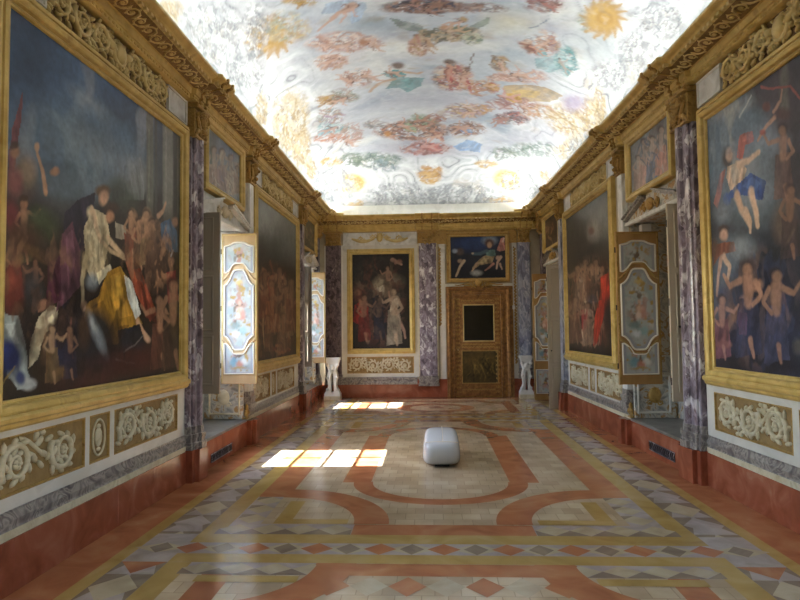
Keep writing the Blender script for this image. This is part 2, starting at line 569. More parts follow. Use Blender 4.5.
class Painter:
    def __init__(self, U, V, base, warp=0.0, wscale=8.0):
        self.U0, self.V0 = U, V
        self.U = U + warp * (fbm(U * wscale, V * wscale, 3) - 0.5) * 2
        self.V = V + warp * (fbm(U * wscale, V * wscale, 9) - 0.5) * 2
        self.U = self.U + warp * .35 * (fbm(U * wscale * 4, V * wscale * 4, 13) - 0.5) * 2
        self.V = self.V + warp * .35 * (fbm(U * wscale * 4, V * wscale * 4, 19) - 0.5) * 2
        self.C = np.zeros(U.shape + (3,))
        self.C[:] = dec(base)

    galpha = 1.0
    halo = False

    def mix(self, a, col):
        a = np.clip(a, 0, 1)[..., None]
        self.C = self.C * (1 - a) + np.asarray(col) * a

    def win(self, u0, u1, v0, v1):
        msk = (self.U > u0) & (self.U < u1) & (self.V > v0) & (self.V < v1)
        return np.nonzero(msk)

    def _put(self, idx, a, col):
        a = np.clip(a, 0, 1)[..., None]
        self.C[idx] = self.C[idx] * (1 - a) + col * a

    def ell(self, c, a, b, col, al=1.0, soft=0.3):
        R = abs(a[0]) + abs(b[0]); S = abs(a[1]) + abs(b[1])
        k = 1 + soft
        idx = self.win(c[0] - R * k, c[0] + R * k, c[1] - S * k, c[1] + S * k)
        if len(idx[0]) == 0:
            return
        x = self.U[idx] - c[0]; y = self.V[idx] - c[1]
        det = a[0] * b[1] - a[1] * b[0]
        if abs(det) < 1e-12:
            return
        p = (x * b[1] - y * b[0]) / det
        q = (a[0] * y - a[1] * x) / det
        r = np.sqrt(p * p + q * q)
        self._put(idx, al * np.clip((1 + soft - r) / (2 * soft + 1e-6), 0, 1), col)

    def stroke(self, pts, w0, w1, col, al=1.0, soft=0.35):
        pts = np.array(pts, float)
        W = max(w0, w1) * (1 + soft)
        lo = pts.min(0) - W; hi = pts.max(0) + W
        idx = self.win(lo[0], hi[0], lo[1], hi[1])
        if len(idx[0]) == 0:
            return
        x = self.U[idx]; y = self.V[idx]
        best = np.full(x.shape, 9.0)
        n = len(pts) - 1
        for i in range(n):
            ax, ay = pts[i]; bx, by = pts[i + 1]
            dx, dy = bx - ax, by - ay
            L = dx * dx + dy * dy + 1e-12
            t = np.clip(((x - ax) * dx + (y - ay) * dy) / L, 0, 1)
            dist = np.hypot(x - ax - t * dx, y - ay - t * dy)
            w = w0 + (w1 - w0) * (i + t) / n
            best = np.minimum(best, dist / np.maximum(w, 1e-5))
        self._put(idx, al * np.clip((1 + soft - best) / (2 * soft), 0, 1), col)

    def poly(self, pts, col, al=1.0):
        pts = np.array(pts, float)
        lo = pts.min(0); hi = pts.max(0)
        idx = self.win(lo[0], hi[0], lo[1], hi[1])
        if len(idx[0]) == 0:
            return
        x = self.U[idx]; y = self.V[idx]
        ins = np.zeros(x.shape, bool)
        n = len(pts)
        for i in range(n):
            x0, y0 = pts[i]; x1, y1 = pts[(i + 1) % n]
            if y0 == y1:
                continue
            c = ((y0 > y) != (y1 > y)) & (x < (x1 - x0) * (y - y0) / (y1 - y0) + x0)
            ins ^= c
        fold = 1 + 0.75 * (fbm(x * 20 + y * 6, y * 6, 31) - 0.5) * 2
        a = al * ins
        self.C[idx] = self.C[idx] * (1 - a[:, None]) + np.clip(col * fold[:, None], 0, 1) * a[:, None]

    def run(self, text):
        for ln in text.split('\n'):
            t = ln.split()
            if not t:
                continue
            k = t[0]
            if k == 'N':
                self.noisepatch(t)
                continue
            if k == 'G':
                self.group(t)
                continue
            col = dec(t[1])
            al = float(t[2]) / 100
            n = [float(q) / 100 for q in t[3:]]
            if k == 'E':
                s = n[0]
                self.ell(n[1:3], n[3:5], n[5:7], col, al, s)
            elif k == 'S':
                self.stroke(list(zip(n[3::2], n[4::2])), n[1], n[2], col, al, n[0])
            elif k == 'P':
                self.poly(list(zip(n[0::2], n[1::2])), col, al)

    def noisepatch(self, t):
        """broken patches of colour inside an ellipse"""
        al = float(t[2]) / 100
        cx, cy, ax, ay, bx, by = [float(q) / 100 for q in t[3:9]]
        thr, sc, seed = float(t[9]), float(t[10]), int(t[11])
        det = ax * by - ay * bx
        x = self.U - cx; y = self.V - cy
        r = np.sqrt(((x * by - y * bx) / det) ** 2 + ((ax * y - ay * x) / det) ** 2)
        m = np.clip((1.15 - r) / .3, 0, 1)
        for i, cc in enumerate(t[1].split(',')):
            wv = .15 * fbm(self.U * sc * .5, self.V * sc * .5, seed + i + 50)
            n = fbm((self.U + wv) * sc, (self.V + wv) * sc * .6, seed + i * 7, 3)
            self.mix(m * al * np.clip((n - thr) * 16, 0, 1), dec(cc) * (0.6 + .8 * fbm(self.U * sc * 3, self.V * sc * 2, seed + 99)[..., None]))

    def group(self, t):
        """cluster of short painterly strokes: colours, centre, local axes, count, seed, radii, angle, length, width"""
        cols = [dec(c) for c in t[1].split(',')]
        al = float(t[2]) / 100 * self.galpha
        cx, cy, ax, ay, bx, by = [float(q) / 100 for q in t[3:9]]
        n, seed = int(t[9]), int(t[10])
        rx, ry, ang, L, w = [float(q) for q in t[11:16]]
        R = random.Random(seed)
        k = math.sqrt(abs(ax * by - ay * bx))
        if self.halo:
            q = 1.25
            self.noisepatch(['N', t[1], str(float(t[2]) * .8)] + t[3:5] + ['%f' % (v * 100) for v in (ax * rx * q, ay * rx * q, bx * ry * q, by * ry * q)] + ['.56', '11', str(seed)])
            for tone, sd_ in (('5a4c46', 3), ('ece2d0', 8), ('6e5a50', 12)):
                det = (ax * by - ay * bx) * rx * ry
                xx = self.U - cx; yy = self.V - cy
                rr = np.sqrt(((xx * by - yy * bx) * ry / det) ** 2 + ((ax * yy - ay * xx) * rx / det) ** 2)
                mm = np.clip((1.2 - rr) / .4, 0, 1)
                nz = np.abs(fbm(self.U * 6 + seed, self.V * 6, seed + sd_, 3) - .5)
                self.mix(mm * al * .65 * np.clip((.035 - nz) / .03, 0, 1), dec(tone))
            n = int(n * 1.5)
            w *= .8
        for i in range(n):
            a = R.random() * 6.28; q = R.random() ** .5
            x = rx * q * math.cos(a); y = ry * q * math.sin(a)
            th_ = math.radians(ang + R.uniform(-40, 40)); l = L * R.uniform(.5, 1.1)
            b = R.uniform(-.5, .5) * l
            c_, s_ = math.cos(th_), math.sin(th_)
            pts = [(x - l / 2 * c_, y - l / 2 * s_), (x - b * s_ * .5, y + b * c_ * .5), (x + l / 2 * c_, y + l / 2 * s_)]
            pts = [(cx + p * ax + q_ * bx, cy + p * ay + q_ * by) for p, q_ in pts]
            self.stroke(pts, k * w * R.uniform(.6, 1.3), k * w * R.uniform(.3, .9), R.choice(cols), al)

    def mottle(self, amt, sc, sd=5, stretch=1.0):
        f = 1 + amt * (fbm(self.U0 * sc, self.V0 * sc * stretch, sd, 5) - 0.5) * 2
        self.C = self.C * f[..., None]

    def out(self):
        c = np.clip(self.C, 0, 1).reshape(-1, 3)
        return np.concatenate([c, np.ones((len(c), 1))], 1)


def grid_faces(nu, nv, keep=None):
    i = np.arange(nu - 1)[:, None] * nv + np.arange(nv - 1)[None, :]
    f = np.stack([i, i + nv, i + nv + 1, i + 1], -1).reshape(-1, 4)
    if keep is not None:
        f = f[keep.reshape(-1)]
    return f


def grid_obj(name, P, nu, nv, cols, mat, parent=None, origin=None, keep=None):
    """P (nu,nv,3) world coordinates"""
    org = wloc(parent) if parent is not None else Vector(origin)
    pts = P.reshape(-1, 3) - np.array(org)
    f = grid_faces(nu, nv, keep)
    me = bpy.data.meshes.new(name)
    me.vertices.add(len(pts))
    me.vertices.foreach_set('co', pts.astype(np.float32).ravel())
    me.loops.add(len(f) * 4)
    me.loops.foreach_set('vertex_index', f.astype(np.int32).ravel())
    me.polygons.add(len(f))
    me.polygons.foreach_set('loop_start', np.arange(0, len(f) * 4, 4, dtype=np.int32))
    me.polygons.foreach_set('loop_total', np.full(len(f), 4, dtype=np.int32))
    me.update(calc_edges=True)
    me.polygons.foreach_set('use_smooth', [True] * len(f))
    me.materials.append(M[mat])
    a = me.color_attributes.new('Col', 'FLOAT_COLOR', 'POINT')
    a.data.foreach_set('color', np.asarray(cols, dtype=np.float32).ravel())
    me.validate()
    o = bpy.data.objects.new(name, me)
    COL.objects.link(o)
    if parent is not None:
        o.parent = parent
    else:
        o.location = org
    return o


def Wgrid(W, S, D, Z):
    o = np.array(W.p(0, 0, 0)); a = np.array(W.p(1, 0, 0)) - o; b = np.array(W.p(0, 1, 0)) - o
    P = o + S[..., None] * a + D[..., None] * b
    P[..., 2] = Z
    return P

# painted surfaces: brush strokes in centimetres on each wall or vault plane (E blob, S stroke, P patch)
PAINT = {}
PAINT['CEIL'] = '''E a7b4ba 70 90 53.5 796.6 68.7 -8.6 2.5 36.4
E 7f8f98 70 90 -73.1 794.8 34.9 14.7 -2.8 31.3
E aeb8bc 70 90 51.6 972.5 97.3 -17.1 2.5 46.2
E b0b2b6 70 90 -54.8 1171.6 118.9 31.9 -1.9 36.9
E b2babb 70 90 114.2 894 39.5 -21.7 6 43.3
E a9a9b0 70 90 -4 1082 122.5 11.3 -0.1 28.9
E b5b3ba 70 90 225.1 1073.8 53.1 -83.2 8.6 27.2
E c6c6c2 70 90 -126.8 904.2 41.4 31.3 -9.8 64.9
E a8a6ac 70 90 -41.9 1292.1 112.6 5.7 -0.6 18.1
E a9a8ae 70 90 162.3 1208.7 55.5 -61.4 5 27.8
E c2c0ba 70 90 -183.7 1122.1 73.8 95.6 -9.5 46
E a9b2b2 70 90 206.1 768.4 38.5 -33.3 14.5 39.5
E c9c9c4 70 90 -255.7 774.2 30.6 36.8 -21.5 36.4
E d8cfae 60 90 88.4 793.2 25.4 -8.7 2.9 25.1
G 5c4038,7a5a4a,3e3434,8c6a58,4a4a58,a07c66 90 -8.9 760.4 1.09 0.112 -0.0214 2.42 34 31 34 6 10 9 1.6
G 7c5c50,8c7a70,6a5a58 80 51.4 766.5 1.1 -0.113 0.167 2.42 12 32 22 4 0 8 1.3
G 8a5f58,a07a6c,7a5048 80 122 738.1 1.1 -0.502 0.382 2.12 12 33 16 6 20 9 1.4
S 6f7f88 80 40 1 1 131.8 745 129.2 770.5 122.4 789.3 113.7 798.8
P 66705e 66 -51 783.5 -37.6 791.7 -17.3 805.6 -13 828.4 -24.8 826.9 -40.9 812.7
P 6e7a64 57 42.9 813.7 61.8 784.9 63 800.3 52.9 823.8 41.4 830.5
G 8a7a5c,a08c6c,b9a484,6c6048 90 -9.7 852.4 1.21 0.13 -0.0267 3.02 14 34 10 8 40 8 1.5
G 5f5a48,84755a,a8946e,c0a888,6b6b58 90 22.6 836.7 1.19 0.0208 0.0835 2.9 26 35 26 6 -10 12 1.5
E a8844c 90 35 32.9 797.9 4.6 -0.1 0.3 7.9
E b58c6c 90 35 12.8 819.3 4.7 0.2 0.2 9.8
G 6f8070,8a9480,b8b89c 80 49.6 847.3 1.21 -0.142 0.178 2.94 10 36 10 5 10 8 1.3
G c9a692,b98f7c,d8c0ae,a67a66,a88c58 80 -18.5 869.8 1.24 0.165 -0.0586 3.15 10 37 8 8 60 8 1.3
P 8fa3b6 61 -124.7 739.3 -114.2 721.7 -89.1 725.4 -72.8 741.8 -81.1 778 -96.1 781.2 -92.5 752.3 -111.1 747.4
S bd9c88 90 35 3.8 1.9 -85.9 736.2 -106.6 749.9 -124.1 764.9 -133.7 774.4
G a8803c,b89450,8c6c38 80 -144.1 698.7 1.1 0.734 -0.443 1.93 8 38 14 4 -10 10 1.4
G c9a692,b98f7c,d8c0ae,a67a66 75 -108.2 825 1.24 0.752 -0.375 2.75 24 39 30 8 10 12 1.3
E a87a58 85 40 -86 837.4 4.9 2.5 -1.2 11.5
G c9a692,b98f7c,d8c0ae,a67a66,b08c6c 75 -136.4 868.9 1.34 1.05 -0.513 2.98 12 40 14 6 -30 10 1.3
P 4f8482 66 -73 952.9 -50 946.2 -45.9 978.3 -12.2 984.4 -18.4 1016.8 -39.6 1039.2 -50.7 1018.7 -71.9 1019.2 -57.6 982.9
E 6f5644 90 35 -45.2 932.7 8.1 2 -0.6 12.6
S c0a284 90 35 3.7 2.5 -44.9 955.2 -20.3 967.6 -14.7 960.6
S b99c80 90 35 4.8 2.9 -57.6 982.9 -78.8 990 -93.4 1015.7
P 6aa09c 43 -46.3 986.3 -20.8 991.4 -36 1022.4
G c9a692,b98f7c,d8c0ae,a67a66,a89c90 75 -105.2 949.7 1.42 0.951 -0.417 3.63 16 41 12 8 0 9 1.1
G 9a7440,b08c50,86643c 85 -159.2 996.7 1.58 1.61 -0.705 3.79 8 42 12 4 -15 11 1.6
G 7f8f80,a08a78,8c7c6c 80 -134.8 1001.9 1.54 1.35 -0.581 3.93 12 43 12 6 -10 8 1
G 6f9c9c,8fb0ac 80 -174.6 1122.1 1.82 2.25 -0.887 4.67 6 44 14 5 -20 10 1.5
G 9a7c8c,a88870,7c8c84 75 -171.4 1060.5 1.71 1.97 -0.82 4.2 12 45 12 7 -20 9 1.1
G b87c5c,a06c54 80 -191.6 1157.3 1.93 2.29 -1.03 4.12 6 46 14 4 -25 11 1.3
G b07c68,a89080 80 -145.8 1179.6 1.84 1.75 -0.751 4.66 8 47 10 8 -25 10 1
G a4605a,b07a6c,8c5c52,6c5444,d0b090 90 26.9 986.6 1.4 -0.0271 0.115 4 30 48 16 11 20 8 1.3
E 6f5a48 90 35 21.2 926.4 7.9 0.1 0.3 10.6
E 7c5a48 90 35 45.1 954.4 4.8 -0.6 0.6 13
S 7c6c60 85 30 1 1 52.6 897 47.4 946.7
G a87c5c,b8946c,b0604c 85 69.1 1020.7 1.46 -0.539 0.293 4.17 16 49 16 6 10 9 1.3
P b08c3c 63 103.3 996.3 140 963.7 176.3 955.6 196.2 958.6 179.2 1002 135.5 1043.3 110.8 1034.4
P c8a850 43 116.8 1004.5 159.7 979.2 157.7 1006.2 123.4 1030.1
G a07468,8c645c,b08c80 85 124.1 1061.5 1.57 -1.19 0.552 4.27 18 50 22 5 15 10 1.3
G 7c6448,a8885c 90 89.3 919.8 1.33 -0.571 0.342 3.35 8 51 8 6 30 7 1.4
G c9a692,b98f7c,d8c0ae,a67a66 65 121.5 946.1 1.4 -0.89 0.483 3.43 12 52 22 5 8 12 1.1
G c9a692,b98f7c,d8c0ae,a67a66 80 94.3 969.1 1.41 -0.692 0.381 3.69 8 53 14 3 -5 12 1
G b08470,8c5c50,c8a890,9c7c60 85 132.7 833.5 1.25 -0.74 0.47 2.65 20 54 16 10 20 9 1.4
E 7c5444 90 35 121.9 851.5 6.3 -3.5 1.8 11.2
P 7fa8a8 61 131.7 877.1 159.6 851.6 173.9 872 158.4 905 139.5 905.3
G 7fa8a4,5f9090,a8c0bc 80 176.6 856.7 1.35 -1.14 0.665 2.6 12 55 10 12 30 10 1.6
G 6c5450,8c6c68,a8685c,54444c 85 132.3 1124.4 1.67 -1.48 0.624 4.72 16 56 14 5 15 9 1.1
G c09470,a88050 70 174.3 1052.5 1.63 -1.8 0.791 3.86 10 57 16 6 20 9 1.2
G 7a8c68,8ca07c,6c7c5c 80 -21.2 1186.3 1.69 0.173 -0.0829 4.35 12 58 16 6 10 8 1.4
G 7c5444,94705c,b08068,5c4c44,a07458 88 -39.4 1218 1.76 0.134 -0.139 3.94 38 59 30 8 5 10 1.3
G a87870,b89084,8c645c 85 -13.9 1286.3 1.84 0.0962 -0.0435 3.63 20 60 22 5 -8 11 1.5
E b07c3c 80 40 -80 1229.6 7.4 1.4 -0.9 12.8
G 6c5044,8c6c58,a88470 88 58.4 1213.8 1.77 -0.182 0.241 4.44 20 61 18 6 5 9 1.2
P 5f8cb8 61 39.3 1281.8 60.8 1261.1 92.2 1277.3 90.1 1305.9 51 1296.8
G b08c7c,c0a060,8c7470,a88c94 80 52.1 1130 1.61 -0.397 0.246 5.16 20 62 18 6 5 10 1.2
G 7c7470,8c8480,a89484 80 -97.4 1171.3 1.74 1.12 -0.472 4.75 8 63 10 4 0 7 1
G 8c5c4c,a07460 80 12.4 1171 1.66 0.046 0.0608 4.47 6 64 9 3 0 8 1.3
G b88c50 80 82.6 1117.7 1.6 -0.835 0.382 4.92 5 65 8 4 10 8 1.5
G 66786a,7c8c7c,5c6c66,8c988c 80 -113.6 1325.1 2.16 0.093 -0.283 3.64 26 66 22 6 -12 9 1
G 6c7c80,8c9c9c 70 -93.8 1347.8 2.09 0.0915 -0.206 3.65 12 67 12 5 30 7 0.9
G 6c7868,7c8874 80 -171 1312.9 2.43 1.21 -0.675 4.9 12 68 12 5 -20 9 1
G 7c8c80,93a096,66766c 70 190.5 1231.4 1.94 -2.77 1.01 4.64 20 69 22 6 8 8 1
G 6f7a70,8c9484 75 142.9 1305.8 2.17 -0.803 0.513 4.73 10 70 10 5 10 8 1
G 8fa08c,a8a078 60 180.6 738.8 1.18 -0.841 0.594 1.94 10 71 12 10 0 8 1.2
S 8c6a58 59 30 4.2 2.9 -88.8 741.5 -99 747
S c4a08a 85 30 4 3.2 -88.1 744.2 -98.5 750.5
S c4a08a 85 30 2.6 1.3 -98.7 749.3 -105.9 747 -113.2 755.2
S c4a08a 85 30 2.4 1.3 -98.3 752.3 -103.5 761.1 -108.9 770.6
S c4a08a 85 30 1.5 0.9 -88.8 748.5 -88.8 761.5 -83.8 766.1
S 8c6a58 85 30 1.5 0.8 -90.4 741.2 -95.7 733.9 -100.2 737.7
E 6a5040 85 30 -83.4 741.1 -2.1 1.4 -0.5 -3.4
E c4a08a 85 30 -84.9 740.9 -1.4 0.9 -0.4 -2.6
S 8c6a58 59 30 4.6 3.3 -107.2 829.9 -118.1 826.7
S c4a08a 85 30 4.4 3.5 -107.1 833.4 -118.4 830.8
S c4a08a 85 30 2.8 1.4 -118.3 829.5 -124.7 820.8 -133.3 822.9
S c4a08a 85 30 2.6 1.4 -118.5 832.9 -125.3 837.4 -132.3 842.4
S c4a08a 85 30 1.6 0.9 -108.6 837.4 -111.2 851.2 -107.2 861
S 8c6a58 85 30 1.6 0.9 -108.7 828.2 -112.3 815.8 -117.4 815.9
E 6a5040 85 30 -101.8 834.4 -2.3 -0.4 0.2 -4.2
E c4a08a 85 30 -103.3 832.7 -1.5 -0.3 0.1 -3.1
S 8c6a58 59 30 3.9 2.8 -77.8 853.5 -70.3 865
S c4a08a 85 30 3.7 2.9 -77.3 850.6 -69.5 861.8
S c4a08a 85 30 2.4 1.2 -69.8 862.9 -66.2 875.1 -59.5 879.1
S c4a08a 85 30 2.2 1.2 -69.1 860.2 -63.5 861.3 -57.9 861.6
S c4a08a 85 30 1.4 0.8 -75.7 848.7 -71.7 840.3 -73.2 830.1
S 8c6a58 85 30 1.4 0.8 -77 856.1 -76.2 869.7 -72.4 873.8
E 6a5040 85 30 -81 845.3 1.6 2.4 -0.8 3.1
E c4a08a 85 30 -80.2 847.9 1.1 1.6 -0.6 2.3
S 8c6a58 59 30 4.2 3 -131.6 866.1 -141.6 865.7
S c4a08a 85 30 4 3.2 -131.3 869.3 -141.7 869.5
S c4a08a 85 30 2.6 1.3 -141.7 868.3 -148 861.8 -155.8 865.7
S c4a08a 85 30 2.4 1.3 -141.7 871.4 -147.7 877 -153.9 883.1
S c4a08a 85 30 1.5 0.9 -132.5 873.1 -134.3 886.1 -130.2 893.8
S 8c6a58 85 30 1.5 0.8 -133 865 -136.9 854.6 -141.5 855.8
E 6a5040 85 30 -126.5 868.9 -2.1 0.2 -0 -3.8
E c4a08a 85 30 -127.9 867.8 -1.4 0.1 -0 -2.8
S 8c6a58 59 30 5.2 3.6 -95.1 954.9 -85 967
S c4a08a 85 30 4.9 3.9 -94.7 950.8 -84.2 962.3
S c4a08a 85 30 3.1 1.6 -84.5 963.9 -79.2 978.8 -70.6 981.1
S c4a08a 85 30 2.8 1.6 -83.8 959.9 -76.9 959 -69.9 956.9
S c4a08a 85 30 1.8 1 -92.8 947.5 -88.5 934.4 -90.9 921.4
S 8c6a58 85 30 1.8 1 -93.9 958.1 -92.1 976.1 -87 979.9
E 6a5040 85 30 -99.6 945.2 2.2 2.5 -0.8 4.5
E c4a08a 85 30 -98.5 948.3 1.5 1.7 -0.6 3.4
S 8c6a58 59 30 4.3 3 -117.9 949.5 -125.2 934.9
S c4a08a 85 30 4.1 3.2 -118.6 952.6 -126.2 938.1
S c4a08a 85 30 2.5 1.3 -125.9 937 -128.8 923.2 -135.4 916.3
S c4a08a 85 30 2.3 1.3 -126.8 939.6 -132.6 936.1 -138.6 932.9
S c4a08a 85 30 1.5 0.9 -120.5 954.3 -125.2 962.7 -124.3 975.4
S 8c6a58 85 30 1.5 0.9 -118.7 946.4 -118.8 931.9 -122.5 926.7
E 6a5040 85 30 -114.9 959.5 -1.6 -3 1 -3.3
E c4a08a 85 30 -115.7 956.4 -1.1 -2 0.8 -2.5
P 4f8482 85 -54.8 944.4 -46.1 948.1 -38.5 965.6 -38.5 979.5 -50 977.3 -57.9 964.2
S 8c6a58 59 30 4.6 3.2 -60.7 956.2 -51.4 964.6
S c4a08a 85 30 4.4 3.4 -60.5 952.3 -50.9 960.2
S c4a08a 85 30 2.8 1.4 -51.1 961.7 -46 973.8 -38.5 973.7
S c4a08a 85 30 2.5 1.4 -50.7 958 -44.6 955.5 -38.5 952.1
S c4a08a 85 30 1.6 0.9 -58.9 948.9 -55.5 936.1 -58.1 924.9
S 8c6a58 85 30 1.6 0.9 -59.5 958.8 -57.4 974.6 -52.9 976.7
E 6a5040 85 30 -64.9 948.4 2 1.8 -0.6 4.3
E c4a08a 85 30 -63.8 951 1.3 1.2 -0.4 3.2
S 7a5c48 59 30 3.8 2.7 -10.1 849.6 -6.2 868.9
S b89878 85 30 3.6 2.9 -9.2 847.7 -4.9 867.2
S b89878 85 30 2.4 1.2 -5.3 867.8 -4.8 883.1 0 896
S b89878 85 30 2.2 1.2 -4.2 866.3 0.2 874.8 4.9 883
S b89878 85 30 1.3 0.8 -7.4 848.1 -2.5 845.7 -1.7 835.2
S 7a5c48 85 30 1.3 0.8 -9.9 852.8 -12 865.3 -9.6 873.6
E 6a5040 85 30 -11.1 838.7 0.9 3.9 -1.3 1.6
E b89878 85 30 -11 841.9 0.6 2.6 -0.9 1.2
P 77806c 85 23 818.4 31.7 813.9 41.7 821.5 44.1 832.6 33.2 841.1 23.7 837.5
S 806048 59 30 4.4 3.1 19.8 833.4 29.7 832.1
S c0a080 85 30 4.2 3.3 19.3 830 29.4 828
S c0a080 85 30 2.6 1.3 29.5 829.3 36.2 834.7 43.1 828
S c0a080 85 30 2.4 1.3 29.2 825.9 34.3 818.7 39.3 810.8
S c0a080 85 30 1.5 0.9 20.1 825.7 21 812.1 16.6 804.9
S 806048 85 30 1.6 0.9 21.3 834.5 26 845.6 30.5 843.2
E 5a4438 85 30 14.5 830.8 2.1 -0.4 0.2 4.1
E c0a080 85 30 16 832 1.4 -0.2 0.2 3.1
S 8c6a58 59 30 3.5 2.4 29.5 802.1 21.6 804.7
S c4a08a 85 30 3.3 2.6 30 804.6 21.9 807.9
S c4a08a 85 30 2.1 1.1 21.8 806.8 16.4 803.4 10.9 809.3
S c4a08a 85 30 1.9 1.1 22.1 809.5 18.1 816.2 14.1 823.4
S c4a08a 85 30 1.2 0.7 29.5 808.2 29.3 819.5 33.3 824.7
S 8c6a58 85 30 1.2 0.7 28.2 801.5 24.2 793.9 20.7 796.3
E 6a5040 85 30 33.8 803 -1.7 0.7 -0.4 -3.1
E c4a08a 85 30 32.5 802.4 -1.1 0.5 -0.3 -2.4
P a4504c 90 26.2 953.1 29.5 976.7 27.9 1005 23.5 1011.7 18.6 980.7 18.7 955.3
S 8a5c50 62 30 4.4 3.1 19.7 944.8 21.7 971.1
S c09078 90 30 4.2 3.3 21 943.5 23.3 970.3
S c09078 90 30 2.8 1.4 22.8 970.5 21.6 989 25.3 1009
S c09078 90 30 2.5 1.4 24.1 969.9 28 984 32.2 998.4
S c09078 90 30 1.6 0.9 22.8 945.6 28.4 947.4 30.6 935.8
S 8a5c50 90 30 1.6 0.9 19.5 948.7 15.9 961.2 17.4 973.2
E 5c4034 90 30 19.9 931.4 0.5 5.3 -1.5 0.7
E c09078 90 30 19.7 935.1 0.3 3.6 -1.2 0.5
P 9c4844 90 43.3 974.7 50.7 986.1 56 1009.1 54.9 1021.7 44.8 1008.6 38.9 989.5
S 90604c 62 30 4.2 3 37.2 979.8 44.5 995.9
S c8a088 90 30 4 3.2 37.7 976.6 45.4 992.4
S c8a088 90 30 2.6 1.3 45.1 993.6 48.5 1009.2 55.3 1016.5
S c8a088 90 30 2.4 1.3 45.8 990.7 51.4 994.2 57.2 996.8
S c8a088 90 30 1.5 0.8 39.3 975.1 43.3 966.7 42 954.4
S 90604c 90 30 1.5 0.8 38 983.2 38.5 999.1 42.3 1005.2
E 6c4838 90 30 34.1 969.2 1.6 3.3 -0.8 3.2
E c8a088 90 30 34.9 972.5 1 2.2 -0.6 2.4
S 8c6a58 59 30 4.2 2.9 45.6 969.1 42 990.7
S c4a08a 85 30 4 3.1 46.9 970.1 43.4 992.7
S c4a08a 85 30 2.6 1.3 42.9 992 38.3 1002.8 37.3 1022.6
S c4a08a 85 30 2.4 1.3 44.1 993.7 44.3 1009.9 44.7 1026.9
S c4a08a 85 30 1.5 0.8 47.9 974.5 52.1 984.5 56.2 979.3
S 8c6a58 85 30 1.5 0.8 44.7 971.5 39.4 974.6 38.2 985.3
E 6a5040 85 30 48.5 959.7 -0.7 4.5 -1.4 -1.8
E c4a08a 85 30 47.5 962.1 -0.5 3 -1 -1.4
P b89050 85 82.1 999.1 90.5 996.4 99.8 1006.9 101.7 1019.3 90.8 1025.9 82 1019.7
S 94704c 59 30 4.5 3.1 78.4 1014.3 87.8 1015.4
S c4a080 85 30 4.2 3.3 78 1010.6 87.7 1010.9
S c4a080 85 30 2.7 1.3 87.7 1012.4 94 1019.7 100.9 1014.1
S c4a080 85 30 2.4 1.3 87.6 1008.7 92.8 1002.1 98 994.7
S c4a080 85 30 1.5 0.9 79 1006.2 80.3 991.9 76.5 983.2
S 94704c 85 30 1.6 0.9 79.7 1015.9 83.8 1028.9 88.1 1027.4
E 6c5038 85 30 73.5 1010.2 2 0.2 0.1 4.4
E c4a080 85 30 74.8 1011.8 1.3 0.1 0 3.3
S 8c6a58 59 30 3.5 2.4 88 921.6 94.2 934.5
S c4a08a 85 30 3.3 2.6 88.4 919.2 95 931.9
S c4a08a 85 30 2.1 1.1 94.7 932.8 97.5 945 103.4 951.2
S c4a08a 85 30 1.9 1.1 95.4 930.6 100.2 933.7 105.3 936.3
S c4a08a 85 30 1.2 0.7 89.9 918.1 93.5 911.9 92.5 902.3
S 8c6a58 85 30 1.2 0.7 88.6 924.2 88.9 936.5 92.1 941.4
E 6a5040 85 30 85.4 913.2 1.3 2.6 -0.8 2.4
E c4a08a 85 30 86.1 915.8 0.9 1.8 -0.6 1.8
S 8c6a58 59 30 5.5 3.8 115 948.3 127.1 944.2
S c4a08a 85 30 5.2 4.1 114.2 944.2 126.6 939.3
S c4a08a 85 30 3.3 1.6 126.8 940.9 135.4 945.6 143.7 935.3
S c4a08a 85 30 3 1.6 126.3 936.8 132.3 926.5 138.2 915.4
S c4a08a 85 30 1.9 1.1 115.1 938.7 115.6 921.7 110 913.7
S 8c6a58 85 30 1.9 1.1 116.9 949.3 123.2 961.9 128.6 957.7
E 6a5040 85 30 108.4 946.2 2.6 -0.8 0.4 5.1
E c4a08a 85 30 110.3 947.3 1.7 -0.6 0.3 3.8
P 7fa8a8 88 129.7 841.8 138.4 844 146.9 856.4 147.7 866.7 136.2 866.1 127.9 857
S 8a5c50 61 30 3.9 2.7 124.8 851.1 134.1 856.8
S c09078 88 30 3.7 2.9 124.7 848.2 134.4 853.4
S c09078 88 30 2.4 1.2 134.3 854.5 139.9 863.2 147.4 862.4
S c09078 88 30 2.2 1.2 134.5 851.8 140.3 849.4 146.2 846.4
S c09078 88 30 1.4 0.8 126.1 845.5 128.6 835.6 125.5 827.2
S 8a5c50 88 30 1.4 0.8 126 853 128.9 864.7 133.4 865.9
E 6c4838 88 30 120.3 845.5 2 1.2 -0.3 3.3
E c09078 88 30 121.5 847.4 1.3 0.8 -0.2 2.5
S 8c6a58 59 30 3.4 2.4 137.6 820.7 132.1 832.6
S c4a08a 85 30 3.2 2.5 138.6 822 133.2 834.6
S c4a08a 85 30 2.1 1 132.8 833.9 127.6 838.2 124.8 850.1
S c4a08a 85 30 1.9 1 133.8 835.7 132.4 846 131.1 857
S c4a08a 85 30 1.2 0.7 139.2 825.4 142.1 834.2 146.5 833.1
S 8c6a58 85 30 1.2 0.7 136.4 821.8 131.2 820.9 129.1 827
E 6a5040 85 30 141.2 816.1 -1.1 2.6 -1.1 -1.9
E c4a08a 85 30 140.1 817.2 -0.7 1.7 -0.8 -1.5
P 6f9c9c 80 176.4 860.9 184.4 868.8 190 885.3 188.6 894.6 177.7 885.7 171.6 872
S 6c8c88 56 30 3.7 2.6 169.8 864.9 177.6 876.4
S b0a090 80 30 3.5 2.8 170.4 862.5 178.5 873.8
S b0a090 80 30 2.3 1.2 178.2 874.7 181.8 885.9 189.2 890.7
